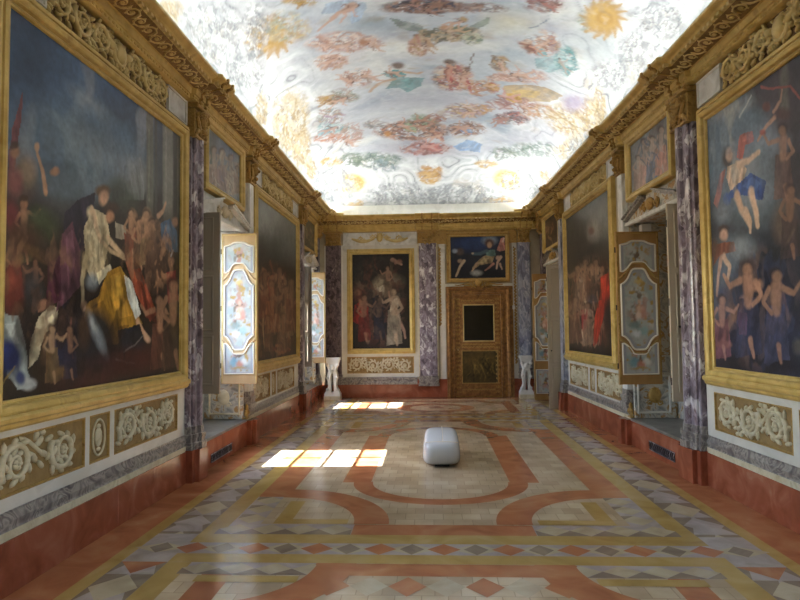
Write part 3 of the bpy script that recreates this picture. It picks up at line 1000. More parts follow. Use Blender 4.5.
S b0a090 80 30 2.1 1.1 179 872.5 185 874.7 191.4 876.2
S b0a090 80 30 1.3 0.7 172.2 861.3 176.5 854.9 175.2 845.9
S 6c8c88 80 30 1.3 0.8 170.6 867.4 171.1 879.1 175.1 883.4
E 5c5048 80 30 166.6 857.2 1.6 2.4 -0.9 2.4
E b0a090 80 30 167.4 859.6 1.1 1.6 -0.7 1.8
P 8a9c78 88 -47.4 1187.3 -36.8 1195.3 -28.4 1217 -29.2 1230.5 -43.3 1224.9 -52.4 1209.1
S 7a5444 61 30 5.6 3.9 -55.4 1198.9 -44.5 1211.6
S b88c74 88 30 5.3 4.2 -54.9 1194.5 -43.6 1207
S b88c74 88 30 3.3 1.6 -43.9 1208.6 -38.3 1222.6 -28.8 1225
S b88c74 88 30 3 1.6 -43.1 1204.7 -35.4 1204.2 -27.7 1202.8
S b88c74 88 30 2 1.1 -52.7 1191.1 -47.7 1176.8 -50 1161.4
S 7a5444 88 30 1.9 1.1 -54.1 1202.3 -52.4 1220.2 -46.9 1223.5
E 4c3830 88 30 -60.2 1187.9 2.3 3 -1 5
E b88c74 88 30 -58.9 1191.5 1.5 2 -0.7 3.7
S 6a483c 59 30 6 4.2 -25.6 1188.1 -12.6 1184.4
S a87c64 85 30 5.7 4.5 -26.2 1183.4 -12.9 1178.7
S a87c64 85 30 3.6 1.8 -12.8 1180.6 -4.2 1187.1 4.8 1176.7
S a87c64 85 30 3.3 1.8 -13.1 1175.8 -6.3 1164.3 0.2 1151.5
S a87c64 85 30 2.1 1.2 -24.9 1177.1 -23.6 1156.7 -29.1 1146.5
S 6a483c 85 30 2.1 1.2 -23.6 1189.3 -17.6 1203.2 -11.7 1199.3
E 6a5040 85 30 -32.5 1185.5 2.8 -0.9 0.2 5.8
E a87c64 85 30 -30.5 1186.8 1.9 -0.6 0.2 4.3
P a06a5c 85 6.3 1221.6 15.7 1230.7 22.7 1250.9 21.6 1262.2 9 1252.9 1.3 1237.1
S 7a5444 59 30 4.6 3.2 -1.1 1228.5 8.4 1241.4
S b88c70 85 30 4.4 3.5 -0.6 1225.2 9.3 1238
S b88c70 85 30 2.8 1.4 9 1239.1 13.6 1252.5 22.1 1257.6
S b88c70 85 30 2.5 1.4 9.8 1236.3 16.7 1238.2 23.9 1239.5
S b88c70 85 30 1.6 0.9 1.4 1223.2 6.2 1213.6 4.2 1200.8
S 7a5444 85 30 1.6 0.9 -0.1 1231.4 1.1 1246.1 5.9 1250.5
E 4c3830 85 30 -5.2 1219.1 2 2.7 -1 3.5
E b88c70 85 30 -4.2 1222.1 1.4 1.8 -0.7 2.6
S 8c6a58 59 30 5.1 3.6 14.7 1236.8 3 1244.3
S c4a08a 85 30 4.9 3.9 15.6 1240.1 3.7 1248.5
S c4a08a 85 30 3.1 1.5 3.4 1247.1 -5.1 1245.2 -13.1 1256.2
S c4a08a 85 30 2.8 1.5 4.1 1250.6 -1.6 1261.6 -7.2 1273.1
S c4a08a 85 30 1.8 1 15.1 1245.2 15.7 1260.6 22 1265.7
S 8c6a58 85 30 1.8 1 12.8 1236.5 6 1227.7 1 1233
E 6a5040 85 30 21.2 1236.1 -2.5 1.8 -0.8 -4.3
E c4a08a 85 30 19.3 1235.8 -1.6 1.2 -0.6 -3.2
P 6c88a8 85 50.8 1201.7 61 1206.3 70.5 1225.8 71 1239.5 57.5 1235.2 48.1 1221.8
S 7a5848 59 30 4.9 3.4 44.6 1213.6 55.4 1223.1
S b89078 85 30 4.7 3.7 44.7 1209.7 55.9 1218.7
S b89078 85 30 3 1.5 55.7 1220.2 62 1232.7 70.8 1234
S b89078 85 30 2.8 1.5 56.1 1216.5 63 1214.5 69.9 1211.1
S b89078 85 30 1.7 1 46.4 1206.3 49.7 1192.5 46.2 1179.6
S 7a5848 85 30 1.7 1 46 1216.3 49 1231.4 54.2 1234.1
E 4c3830 85 30 39.5 1205.3 2.3 1.9 -0.5 4.4
E b89078 85 30 40.9 1208.1 1.5 1.3 -0.4 3.3
S 8c6a58 59 30 5.7 4 59.3 1202.4 47.4 1208.3
S b08870 85 30 5.4 4.3 60.2 1206.7 48 1213.3
S b08870 85 30 3.3 1.6 47.8 1211.7 39.4 1206.7 31.2 1216.1
S b08870 85 30 3 1.6 48.3 1215.8 42.3 1225.9 36.2 1235.7
S b08870 85 30 2 1.1 59.5 1212.8 59.6 1230.7 65.8 1238.2
S 8c6a58 85 30 2 1.1 57.4 1201.7 50.9 1189.4 45.8 1194.3
E 6a5040 85 30 65.8 1202.8 -2.5 1.8 -0.7 -5.5
E b08870 85 30 63.9 1202.2 -1.7 1.2 -0.5 -4.1
P a8685f 85 -6.6 1268.7 6.2 1268.4 19 1283.4 20.5 1297.3 4 1300 -8.6 1290.8
S 94645c 59 30 5.7 4 -13.5 1284 0.5 1288
S c49488 85 30 5.4 4.3 -13.7 1280 0.7 1283.2
S c49488 85 30 3.4 1.7 0.7 1284.8 9.2 1294.7 19.9 1291.6
S c49488 85 30 3.1 1.7 0.8 1280.9 9.1 1275.5 17.4 1269.4
S c49488 85 30 2 1.1 -11.8 1275.6 -8.6 1260.1 -13.6 1249.2
S 94645c 85 30 2 1.1 -11.6 1286.1 -6.7 1300.8 -0.1 1300.7
E 6c4838 85 30 -20.5 1278.4 3 0.7 -0.3 4.8
E c49488 85 30 -18.6 1280.5 2 0.5 -0.2 3.6
P b8903c 85 111.3 1023.8 122.2 1018.1 134.6 1028.4 137.6 1043.4 123.7 1055.4 112 1050.1
S 94645c 59 30 5.8 4 107.1 1044.2 119.4 1042.9
S c49488 85 30 5.4 4.3 106.5 1039.5 119.1 1037.3
S c49488 85 30 3.5 1.7 119.2 1039.2 127.6 1046.6 136.4 1037.2
S c49488 85 30 3.1 1.7 118.9 1034.5 125.4 1024.6 131.8 1013.8
S c49488 85 30 2 1.1 107.7 1033.7 108.9 1015.1 103.7 1005
S 94645c 85 30 2 1.2 108.9 1045.8 114.7 1061.4 120.3 1058.2
E 6c4838 85 30 100.7 1040.1 2.6 -0.2 0.2 5.7
E c49488 85 30 102.5 1041.9 1.7 -0.2 0.2 4.3
S 8c6a58 59 30 5.5 3.9 142.9 1065.6 155.1 1069.2
S c4a08a 85 30 5.2 4.1 142.7 1061.2 155.2 1063.9
S c4a08a 85 30 3.3 1.7 155.2 1065.7 163 1075.6 172.4 1069.9
S c4a08a 85 30 3 1.7 155.2 1061.3 162.3 1054.5 169.5 1046.5
S c4a08a 85 30 1.9 1.1 144.1 1056.3 146.5 1039.8 142 1028.6
S 8c6a58 85 30 1.9 1.1 144.6 1067.9 149.2 1084.3 155 1083.6
E 6a5040 85 30 136.9 1059.4 2.5 0.8 -0.1 5.2
E c4a08a 85 30 138.5 1061.7 1.7 0.5 -0.1 3.9
S 8c6a58 59 30 5.4 3.8 121 1134.4 112.1 1150.8
S a07868 85 30 5.1 4 122.2 1137.6 113.2 1154.8
S a07868 85 30 3 1.5 112.9 1153.5 105.4 1156.6 100 1173.2
S a07868 85 30 2.8 1.5 113.8 1156.8 110.5 1172.3 107.3 1189.1
S a07868 85 30 1.8 1 122.5 1144.1 125.1 1159.8 131.1 1160.8
S 8c6a58 85 30 1.9 1.1 119.4 1135.6 112.6 1130.1 109 1139.8
E 6a5040 85 30 126.4 1128.5 -1.8 4 -1.2 -4.3
E a07868 85 30 124.8 1129.7 -1.2 2.7 -0.9 -3.3
S 8c6a58 59 30 5.1 3.6 50.6 1116.7 60.8 1120.3
S c8b0a0 85 30 4.8 3.8 50.4 1112.1 60.8 1114.9
S c8b0a0 85 30 3.1 1.5 60.8 1116.7 67.3 1126.8 74.9 1121.3
S c8b0a0 85 30 2.8 1.5 60.8 1112.2 66.6 1105.1 72.3 1097.1
S c8b0a0 85 30 1.8 1 51.6 1107.1 53.4 1090.1 49.5 1078.6
S 8c6a58 85 30 1.8 1 52.1 1118.9 56.1 1135.8 60.8 1135
E 6a5040 85 30 45.5 1110.3 2.2 0.8 -0.1 5.4
E c8b0a0 85 30 46.9 1112.7 1.4 0.5 -0 4
S 8c6a58 59 30 4.7 3.3 66.2 1133.8 57.5 1141.3
S c4a08a 85 30 4.5 3.5 66.9 1137.5 58 1145.7
S c4a08a 85 30 2.7 1.3 57.8 1144.3 51.5 1141.2 45.5 1150.9
S c4a08a 85 30 2.4 1.3 58.3 1147.8 54 1158 49.8 1168.7
S c4a08a 85 30 1.6 0.9 66.5 1143.3 66.9 1158.4 71.6 1163.7
S 8c6a58 85 30 1.6 0.9 64.8 1133.5 59.8 1123.4 56.1 1128.5
E 6a5040 85 30 71.1 1133.2 -1.8 1.9 -0.6 -4.7
E c4a08a 85 30 69.7 1132.9 -1.2 1.3 -0.4 -3.5
P 7f9ca0 80 -183.9 1139.9 -197.8 1138.9 -211.1 1116.4 -211.9 1098.4 -194.4 1098.6 -181.7 1111.2
S 7c6058 56 30 6.5 4.5 -176.7 1119.9 -191 1114.2
S b89484 80 30 6.2 4.9 -176.6 1125.2 -191.4 1120.3
S b89484 80 30 4 2 -191.3 1118.2 -199.9 1104.4 -211.6 1105.8
S b89484 80 30 3.7 2 -191.6 1123.3 -200.7 1129 -210.3 1134.9
S b89484 80 30 2.3 1.3 -178.5 1130.9 -181.9 1150.2 -176.6 1162.9
S 7c6058 80 30 2.3 1.3 -178.7 1117.3 -183.5 1098.5 -190.1 1098.2
E 5c4840 80 30 -169.7 1126.8 -3 -0.7 0.2 -6.2
E b89484 80 30 -171.6 1124.3 -2 -0.5 0.2 -4.7
S 8c6a58 59 30 5.4 3.8 -164.1 1209 -155.8 1231
S c4a08a 85 30 5.1 4 -163.2 1205.3 -154.4 1226.9
S c4a08a 85 30 3.4 1.7 -154.9 1228.3 -151.7 1249.4 -143.6 1261.3
S c4a08a 85 30 3 1.7 -153.7 1224.9 -146.7 1230.8 -139.6 1235.7
S c4a08a 85 30 1.9 1.1 -160.8 1203.9 -154.7 1195 -155.4 1180.1
S 8c6a58 85 30 1.9 1.1 -163.4 1213.3 -164.1 1233.1 -159.6 1242.2
E 6a5040 85 30 -167.3 1195.4 1.8 4.3 -1.4 3.6
E c4a08a 85 30 -166.6 1199.5 1.2 2.9 -1.1 2.7
S 8c6a58 59 30 5.3 3.7 -137.8 1008.5 -149.6 1007.5
S c4a08a 85 30 5.1 4 -137.5 1012.8 -149.7 1012.6
S c4a08a 85 30 3.2 1.6 -149.7 1010.9 -157.1 1001.8 -166.4 1006.4
S c4a08a 85 30 3 1.6 -149.8 1015.1 -156.9 1022.3 -164.3 1030
S c4a08a 85 30 1.9 1.1 -138.9 1017.9 -141.1 1035.4 -136.4 1046
S 8c6a58 85 30 1.9 1.1 -139.5 1006.9 -144 992.8 -149.4 994.2
E 6a5040 85 30 -131.9 1012.5 -2.5 0.2 0 -5.1
E c4a08a 85 30 -133.5 1010.9 -1.7 0.1 0 -3.8
S 5c4440 59 30 3.3 2.3 -5.1 770.5 2.1 777.6
S 9c7868 85 30 3.1 2.5 -5 768.1 2.5 774.8
S 9c7868 85 30 2 1 2.3 775.7 6.3 784.6 12.3 786.2
S 9c7868 85 30 1.8 1 2.7 773.4 7.5 773 12.4 772
S 9c7868 85 30 1.1 0.7 -3.7 766.1 -1 758.2 -2.9 750.4
S 5c4440 85 30 1.2 0.7 -4.3 772.4 -2.6 783 0.9 785.2
E 3c2c28 85 30 -8.4 764.9 1.5 1.4 -0.5 2.7
E 9c7868 85 30 -7.6 766.7 1 0.9 -0.4 2
S 5c4440 59 30 2.9 2 -24.6 757 -17.9 760.9
S a88070 85 30 2.8 2.2 -24.5 754.8 -17.7 758.4
S a88070 85 30 1.8 0.9 -17.8 759.2 -14 765.7 -8.7 765.2
S a88070 85 30 1.6 0.9 -17.6 757.1 -13.4 755.3 -9.2 753
S a88070 85 30 1 0.6 -23.5 752.7 -21.5 745 -23.6 738.8
S 5c4440 85 30 1 0.6 -23.7 758.3 -21.8 767 -18.6 767.8
E 6a5040 85 30 -27.8 753 1.4 0.8 -0.3 2.5
E a88070 85 30 -26.9 754.4 0.9 0.5 -0.2 1.9
S 8c6a58 59 30 2.9 2 8.6 756.1 1.9 757.8
S 94705c 85 30 2.8 2.2 9 758.2 2.1 760.4
S 94705c 85 30 1.7 0.9 2.1 759.5 -2.5 756.5 -7.3 761
S 94705c 85 30 1.6 0.9 2.2 761.7 -1.3 766.8 -4.9 772.4
S 94705c 85 30 1 0.6 8.5 761 8.1 770.1 11.3 774.5
S 8c6a58 85 30 1 0.6 7.6 755.6 4.3 749.2 1.3 751
E 6a5040 85 30 12.2 757.1 -1.4 0.5 -0.2 -2.6
E 94705c 85 30 11.2 756.5 -0.9 0.3 -0.2 -1.9
S 8c6a58 59 30 3.2 2.3 49.7 760.7 42.3 763.6
S 9c8070 85 30 3.1 2.4 50.3 762.9 42.7 766.5
S 9c8070 85 30 2 1 42.6 765.5 37.3 762.8 32.2 768.5
S 9c8070 85 30 1.8 1 42.9 767.9 39.2 774.2 35.5 781
S 9c8070 85 30 1.1 0.7 49.9 766.1 50 776.4 53.9 780.6
S 8c6a58 85 30 1.1 0.6 48.5 760.2 44.5 753.7 41.3 756.1
E 6a5040 85 30 53.9 761.1 -1.6 0.8 -0.4 -2.8
E 9c8070 85 30 52.7 760.7 -1 0.5 -0.3 -2.1
S 8c6a58 59 30 2.9 2 124.6 739.5 131.9 743.6
S a87468 85 30 2.7 2.1 124.5 737.5 132.1 741.3
S a87468 85 30 1.7 0.9 132 742.1 136.4 748.1 142.2 747.9
S a87468 85 30 1.6 0.9 132.2 740.2 136.7 738.8 141.4 736.9
S a87468 85 30 1 0.6 125.6 735.7 127.6 728.9 125.2 723.1
S 8c6a58 85 30 1 0.6 125.5 740.8 127.8 748.8 131.3 749.8
E 6a5040 85 30 121 735.6 1.5 0.8 -0.2 2.2
E a87468 85 30 122 736.9 1 0.6 -0.2 1.7
S 83888c 52 30 5.8 4.1 -251.1 660.4 -256.6 681.3
S ecebe6 75 30 5.5 4.4 -248.4 661.1 -253.3 683.1
S ecebe6 75 30 3.7 1.9 -254.4 682.5 -263.3 693.3 -263.5 712.6
S ecebe6 75 30 3.4 1.8 -251.7 683.9 -249.7 699.4 -247 715.8
S ecebe6 75 30 2 1.2 -245.8 665 -236.4 673.4 -229 667.2
S 83888c 75 30 2.1 1.2 -252.8 662.8 -264 666.2 -265.4 676.3
E a2a6a8 75 30 -246.2 651.1 -1 4.3 -3 -1.4
E ecebe6 75 30 -247.8 653.5 -0.6 2.9 -2.3 -1.1
S 83888c 52 30 5.6 3.9 -247.2 706.3 -249 728.9
S ecebe6 75 30 5.3 4.2 -244.7 706.4 -246 729.8
S ecebe6 75 30 3.5 1.8 -247 729.5 -253.1 742.9 -250.5 762.6
S ecebe6 75 30 3.2 1.8 -244.4 730.3 -240.6 745.2 -236.1 760.8
S ecebe6 75 30 2 1.1 -241.9 709.7 -232.5 715.8 -226.6 707.9
S 83888c 75 30 2 1.1 -248.4 709.2 -257.6 715.4 -257.4 726.2
E a2a6a8 75 30 -244.1 695.8 -0.3 4.6 -2.9 -0.8
E ecebe6 75 30 -245.2 698.6 -0.2 3.1 -2.2 -0.6
S 83888c 52 30 6.4 4.5 -252.6 767.8 -260 791.1
S ecebe6 75 30 6.1 4.8 -249.9 768.9 -256.8 793.6
S ecebe6 75 30 4.1 2 -257.8 792.8 -268.1 803.7 -269.9 825.8
S ecebe6 75 30 3.7 2 -255.1 794.9 -254.2 813.1 -252.7 832.5
S ecebe6 75 30 2.2 1.3 -247.5 773.8 -238.4 784.9 -230.3 778.8
S 83888c 75 30 2.3 1.3 -254.6 770.3 -266.5 772.6 -268.9 784
E a2a6a8 75 30 -246.9 757.7 -1.3 4.9 -3 -2.1
E ecebe6 75 30 -248.7 760.3 -0.9 3.3 -2.3 -1.6
S 83888c 52 30 6.2 4.3 -252.2 825.2 -257.4 849.7
S ecebe6 75 30 5.8 4.6 -249.6 826 -254.3 851.8
S ecebe6 75 30 3.9 2 -255.3 851.1 -263.8 863.6 -264 886.2
S ecebe6 75 30 3.6 1.9 -252.8 852.8 -250.9 870.9 -248.4 890
S ecebe6 75 30 2.2 1.2 -247.2 830.6 -238.2 840.6 -231.1 833.4
S 83888c 75 30 2.2 1.2 -253.8 828 -264.4 831.9 -265.8 843.8
E a2a6a8 75 30 -247.5 814.4 -0.9 5.1 -2.9 -1.7
E ecebe6 75 30 -249 817.2 -0.6 3.4 -2.2 -1.3
S 83888c 52 30 4.7 3.3 -287 674.9 -289.7 690.7
S ecebe6 75 30 4.4 3.5 -284.7 675.6 -286.9 692.2
S ecebe6 75 30 2.9 1.5 -287.8 691.7 -294.1 699.6 -292.6 714.1
S ecebe6 75 30 2.7 1.4 -285.5 692.8 -282.6 704.5 -279.2 716.7
S ecebe6 75 30 1.6 0.9 -282.2 678.6 -273.8 685.3 -268 680.8
S 83888c 75 30 1.6 0.9 -288.2 676.7 -297.1 678.9 -297.4 686.7
E a2a6a8 75 30 -283.6 668 -0.4 3.3 -2.6 -1.2
E ecebe6 75 30 -284.8 669.8 -0.3 2.2 -2 -0.9
S 83888c 52 30 4.9 3.5 -289.2 743.2 -297.6 756
S ecebe6 75 30 4.7 3.7 -286.9 744.9 -295 758.6
S ecebe6 75 30 3.1 1.6 -295.9 757.8 -305.7 761.2 -309.3 774.1
S ecebe6 75 30 2.8 1.5 -293.7 760 -294.5 771.8 -294.9 784.5
S ecebe6 75 30 1.7 1 -285.3 748.8 -278.6 759.1 -271.1 757.7
S 83888c 75 30 1.7 1 -291.1 744.3 -301.5 742 -304.6 748.6
E a2a6a8 75 30 -283.3 738.3 -1.6 2.9 -2.4 -2.3
E ecebe6 75 30 -285.2 739.5 -1.1 1.9 -1.8 -1.7
S 83888c 52 30 5.8 4 255.2 690.9 259.4 711.8
S ecebe6 75 30 5.5 4.3 257.7 689.1 262.7 710.1
S ecebe6 75 30 3.6 1.8 261.6 710.7 259.2 727 266.9 741.3
S ecebe6 75 30 3.3 1.8 264.3 709.2 272.4 718.3 281.4 726.5
S ecebe6 75 30 2 1.2 261.4 689.9 273.2 687.7 277.7 676.6
S 83888c 75 30 2 1.2 254.8 694.2 247.8 706.5 250.8 715.9
E a2a6a8 75 30 255.5 679.5 1 4.2 -3.1 1.4
E ecebe6 75 30 255.1 682.8 0.6 2.8 -2.3 1
S 83888c 52 30 5.2 3.6 255.9 739.2 258 759.4
S ecebe6 75 30 5 3.9 258.1 737.7 260.9 758.1
S ecebe6 75 30 3.3 1.6 259.9 758.5 256.8 773.7 262.3 788
S ecebe6 75 30 3 1.6 262.3 757.4 268.4 766.8 275.2 775.7
S ecebe6 75 30 1.8 1 261.2 738.7 271.3 737.5 275.9 727.1
S 83888c 75 30 1.8 1 255.3 742.4 248.5 753.5 250.5 762.5
E a2a6a8 75 30 256.9 728.5 0.6 4 -2.8 1.1
E ecebe6 75 30 256.3 731.5 0.4 2.7 -2.1 0.8
S 83888c 52 30 4.7 3.3 290.9 693.4 297.9 705.6
S ecebe6 75 30 4.5 3.5 292.8 691.2 300.6 703.2
S ecebe6 75 30 2.9 1.5 299.7 704 300 715.5 308.8 720.7
S ecebe6 75 30 2.7 1.5 301.9 701.9 310.3 704.1 318.9 704.7
S ecebe6 75 30 1.7 0.9 296.3 690.3 306.4 684.3 308.7 675.3
S 83888c 75 30 1.7 0.9 291.1 695.8 286.8 707 291 712
E a2a6a8 75 30 289.3 685.5 1.5 2.5 -2.5 2.1
E ecebe6 75 30 289.5 687.9 1 1.7 -1.9 1.6
S 83888c 52 30 5.8 4.1 243.1 813.8 246.5 837.8
S ecebe6 75 30 5.5 4.4 245.4 811.9 249.5 836.1
S ecebe6 75 30 3.7 1.8 248.5 836.7 246.1 855.2 252.8 871.9
S ecebe6 75 30 3.4 1.8 251 835.2 257.9 846 265.6 856
S ecebe6 75 30 2.1 1.2 248.7 812.9 259.1 810.9 263.3 798.4
S 83888c 75 30 2.1 1.2 242.7 817.6 236.2 831.4 238.8 842.2
E a2a6a8 75 30 243.5 800.8 0.8 4.8 -2.8 1.4
E ecebe6 75 30 243.1 804.6 0.5 3.2 -2.1 1.1
S 83888c 52 30 5.4 3.8 233.9 868.5 239.3 890.4
S ecebe6 75 30 5.1 4.1 235.7 866.2 241.8 888.1
S ecebe6 75 30 3.4 1.7 240.9 888.9 240.6 906.6 248.2 920.3
S ecebe6 75 30 3.1 1.7 243 887 250.3 895.5 258.2 903
S ecebe6 75 30 1.9 1.1 238.8 866.6 247.9 862.9 250.3 850.5
S 83888c 75 30 1.9 1.1 233.9 872.2 229.4 886.6 232.8 896.2
E a2a6a8 75 30 233 856.1 1.2 4.4 -2.3 1.9
E ecebe6 75 30 233 859.7 0.8 3 -1.8 1.4
S 83888c 52 30 4.8 3.3 275.5 813.5 279 830.7
S ecebe6 75 30 4.5 3.6 277.4 811.4 281.4 828.6
S ecebe6 75 30 2.9 1.5 280.6 829.3 278.9 843.8 284.7 854
S ecebe6 75 30 2.7 1.5 282.6 827.4 288.5 833.3 294.6 838.1
S ecebe6 75 30 1.7 0.9 280.3 811.3 289 806.8 292.3 796.1
S 83888c 75 30 1.7 1 275.3 816.6 269.9 828.8 272.5 836.2
E a2a6a8 75 30 275.6 803.5 0.8 3.5 -2.4 1.9
E ecebe6 75 30 275.3 806.4 0.5 2.3 -1.8 1.4
S 83888c 52 30 11.1 7.8 -284.3 1349.2 -287.7 1428.8
S ecebe6 75 30 10.5 8.3 -281 1351.5 -281.9 1430.2
S ecebe6 75 30 6.6 3.3 -283.9 1430.1 -284.4 1449.7 -266.4 1463.8
S ecebe6 75 30 5.3 2.9 -279.1 1430 -263.2 1440.2 -248.6 1449.3
S ecebe6 75 30 4 2.3 -277.5 1364 -265.4 1394.2 -257.4 1370.8
S 83888c 75 30 4 2.3 -286.1 1356.4 -299.1 1365.1 -299.5 1403.6
E a2a6a8 75 30 -279.6 1323.5 -0.6 11.4 -3.8 -4
E ecebe6 75 30 -281.3 1329.9 -0.4 7.9 -2.9 -3.2
S 83888c 52 30 5 3.5 -115.3 1488.2 -113.6 1506.2
S ecebe6 75 30 4.7 3.7 -113.6 1487 -111.5 1506.2
S ecebe6 75 30 0 0 -112.2 1506.2 -114.5 1506.2 -110.4 1506.2
S ecebe6 75 30 0 0 -110.4 1506.2 -106 1506.2 -101.3 1506.2
S ecebe6 75 30 1.7 1 -111.2 1489 -103.7 1491 -100.3 1480.5
S 83888c 75 30 1.7 1 -115.8 1491.7 -121.1 1503 -119.4 1506.2
E a2a6a8 75 30 -114.5 1475.8 0.4 4.9 -2.2 0.6
E ecebe6 75 30 -114.9 1479.3 0.3 3.3 -1.6 0.5
S 83888c 52 30 4.7 3.3 -77.4 1472 -80 1494.8
S ecebe6 75 30 4.5 3.5 -75.7 1472 -78 1495.6
S ecebe6 75 30 2.9 1.4 -78.7 1495.3 -83.5 1506.2 -82.7 1506.2
S ecebe6 75 30 2.6 1.4 -77 1496 -75.3 1506.2 -73.2 1506.2
S ecebe6 75 30 1.6 0.9 -74 1475.3 -67.8 1481.8 -62.9 1474.3
S 83888c 75 30 1.7 0.9 -78.4 1474.9 -85 1481.8 -85.4 1492.7
E a2a6a8 75 30 -74.5 1461.1 -0.5 4.8 -2 -0.8
E ecebe6 75 30 -75.5 1464 -0.3 3.2 -1.5 -0.6
S 83888c 52 30 4.1 2.9 -37.1 1490.2 -32.5 1506.2
S ecebe6 75 30 3.9 3.1 -36 1488.2 -31 1506.2
S ecebe6 75 30 1 0.5 -31.5 1506.2 -31 1506.2 -25.7 1506.2
S ecebe6 75 30 1.6 0.9 -30.3 1506.2 -25.4 1506.2 -20.2 1506.2
S ecebe6 75 30 1.4 0.8 -34 1488.6 -28.2 1486 -27.2 1475.6
S 83888c 75 30 1.4 0.8 -36.9 1493.3 -39.2 1505.6 -36.4 1506.2
E a2a6a8 75 30 -38.3 1479.5 1 3.8 -1.5 1.7
E ecebe6 75 30 -38.1 1482.6 0.7 2.6 -1.1 1.3
S 83888c 52 30 4.1 2.8 27 1491.3 23.3 1506.2
S ecebe6 75 30 3.9 3 28.4 1491.8 24.9 1506.2
S ecebe6 75 30 0 0 24.4 1506.2 19.6 1506.2 18.8 1506.2
S ecebe6 75 30 0 0 25.7 1506.2 26 1506.2 26.6 1506.2
S ecebe6 75 30 1.4 0.8 29.6 1495.3 34.3 1503 38.8 1497.8
S 83888c 75 30 1.4 0.8 26 1493.6 20.2 1497.7 19.2 1506.2
E a2a6a8 75 30 30.1 1482.5 -0.7 4.1 -1.6 -1.3
E ecebe6 75 30 29.1 1484.8 -0.5 2.7 -1.2 -1
S 83888c 52 30 4.7 3.3 65.5 1479.6 67.1 1502.9
S ecebe6 75 30 4.4 3.5 67 1478.4 69 1502.3
S ecebe6 75 30 2.9 1.4 68.4 1502.5 66.3 1506.2 69.9 1506.2
S ecebe6 75 30 2.6 1.4 70 1502 74 1506.2 78.3 1506.2
S ecebe6 75 30 1.6 0.9 69.2 1480.4 76.1 1482.3 79.2 1472.1
S 83888c 75 30 1.6 0.9 65.1 1483 60.4 1494 61.9 1504.6
E a2a6a8 75 30 66.1 1467.5 0.4 4.8 -1.9 0.6
E ecebe6 75 30 65.7 1470.9 0.3 3.2 -1.5 0.4
S 83888c 52 30 4.3 3 102 1504.1 99.7 1506.2
S ecebe6 75 30 4.1 3.2 103.6 1504.1 101.5 1506.2
S ecebe6 75 30 0 0 100.9 1506.2 96.6 1506.2 97.2 1506.2
S ecebe6 75 30 0 0 102.4 1506.2 103.9 1506.2 105.7 1506.2
S ecebe6 75 30 0.8 0.5 105.1 1506.2 110.9 1506.2 115.4 1506.1
S 83888c 75 30 0.9 0.5 101.1 1506.2 95.2 1506.2 94.9 1506.2
E a2a6a8 75 30 104.5 1494.1 -0.4 4.3 -1.8 -0.7
E ecebe6 75 30 103.6 1496.8 -0.3 2.9 -1.4 -0.5
S 83888c 52 30 6.8 4.8 232.6 1436.6 225.5 1459.4
S ecebe6 75 30 6.6 5.2 236.1 1437.3 229.2 1461
S ecebe6 75 30 4.1 2 227.9 1460.4 217.7 1472.7 216.5 1492.5
S ecebe6 75 30 3.8 2.1 231.1 1461.8 232.6 1477.7 234.5 1494.3
S ecebe6 75 30 2.5 1.4 239.3 1441.4 251.5 1442.1 255.2 1384.4
S 83888c 75 30 2.4 1.4 230.4 1439.4 217.6 1444.2 216 1455.3
E a2a6a8 75 30 238.3 1419.2 -0 14.8 -3.1 6.3
E ecebe6 75 30 236.7 1427.3 -0.6 5.4 -2.8 0.7
S 83888c 52 30 5 3.5 199 1483.4 201.2 1503.8
S ecebe6 75 30 4.7 3.7 201.1 1482.4 203.8 1503.3
S ecebe6 75 30 3.1 1.5 202.9 1503.5 200.1 1506.2 204.8 1506.2
S ecebe6 75 30 2.8 1.5 205.1 1503 210.4 1506.2 216.4 1506.2
S ecebe6 75 30 1.8 1 204 1484.1 213.3 1485.8 217.6 1476.8
S 83888c 75 30 1.7 1 198.6 1486.4 192.6 1496 194.5 1505.3
E a2a6a8 75 30 199.7 1472.8 0.6 4.2 -2.5 0.5
E ecebe6 75 30 199.3 1475.7 0.4 2.8 -1.9 0.4
S b49050 80 40 4.9 2 -182.9 757.2 -175 775.6
S b49050 80 40 5 2.1 -188.7 767.8 -186.3 789.9
S b49050 80 40 5.1 2.1 -197.5 772.6 -201.7 792.8
S b49050 80 40 5.2 2.2 -207.6 769.9 -218 782.9
S b49050 80 40 5.2 2.2 -216.8 760.6 -231.2 763.2
S b49050 80 40 5.1 2.1 -223.1 746.9 -238.1 739.7
S b49050 80 40 5 2.1 -225 732.4 -237.3 718.1
S b49050 80 40 4.8 2 -222.3 720.1 -229.7 702.1
S b49050 80 40 4.7 2 -215.9 711.8 -217.4 693.4
S b49050 80 40 4.6 1.9 -207.1 708.6 -203.1 692.4
S b49050 80 40 4.6 1.9 -197.8 710.9 -189.2 699.1
S b49050 80 40 4.6 1.9 -189.5 718.2 -177.9 712.9
S b49050 80 40 4.6 1.9 -183.6 729.6 -170.9 732.3
S b49050 80 40 4.7 2 -181.2 743.5 -169.8 754.7
E b49050 95 25 -202.5 739.3 23.9 22.6 -11.1 30.4
E d4b064 80 30 -204.5 734.5 17.4 16.5 -8 21.3
E 9c7434 70 30 -202.5 739.3 12.6 11.9 -5.7 15.6
E cba65a 80 30 -202.5 739.3 7.9 7.4 -3.5 9.5
S b49050 80 40 4.3 1.8 214.5 708.4 227.7 706.6
S b49050 80 40 4.4 1.9 216.7 719.5 228.7 725.2
S b49050 80 40 4.5 1.9 214.8 731.9 222.8 745
S b49050 80 40 4.6 1.9 208.9 743 211.1 761.1
S b49050 80 40 4.6 1.9 200.4 750.1 196.4 768.9
S b49050 80 40 4.6 1.9 191.1 751.1 182.1 765.8
S b49050 80 40 4.5 1.9 183 746 171.2 752.9
S b49050 80 40 4.4 1.8 177.8 736.1 165.8 734.4
S b49050 80 40 4.3 1.8 176.3 723.9 166.4 714.9
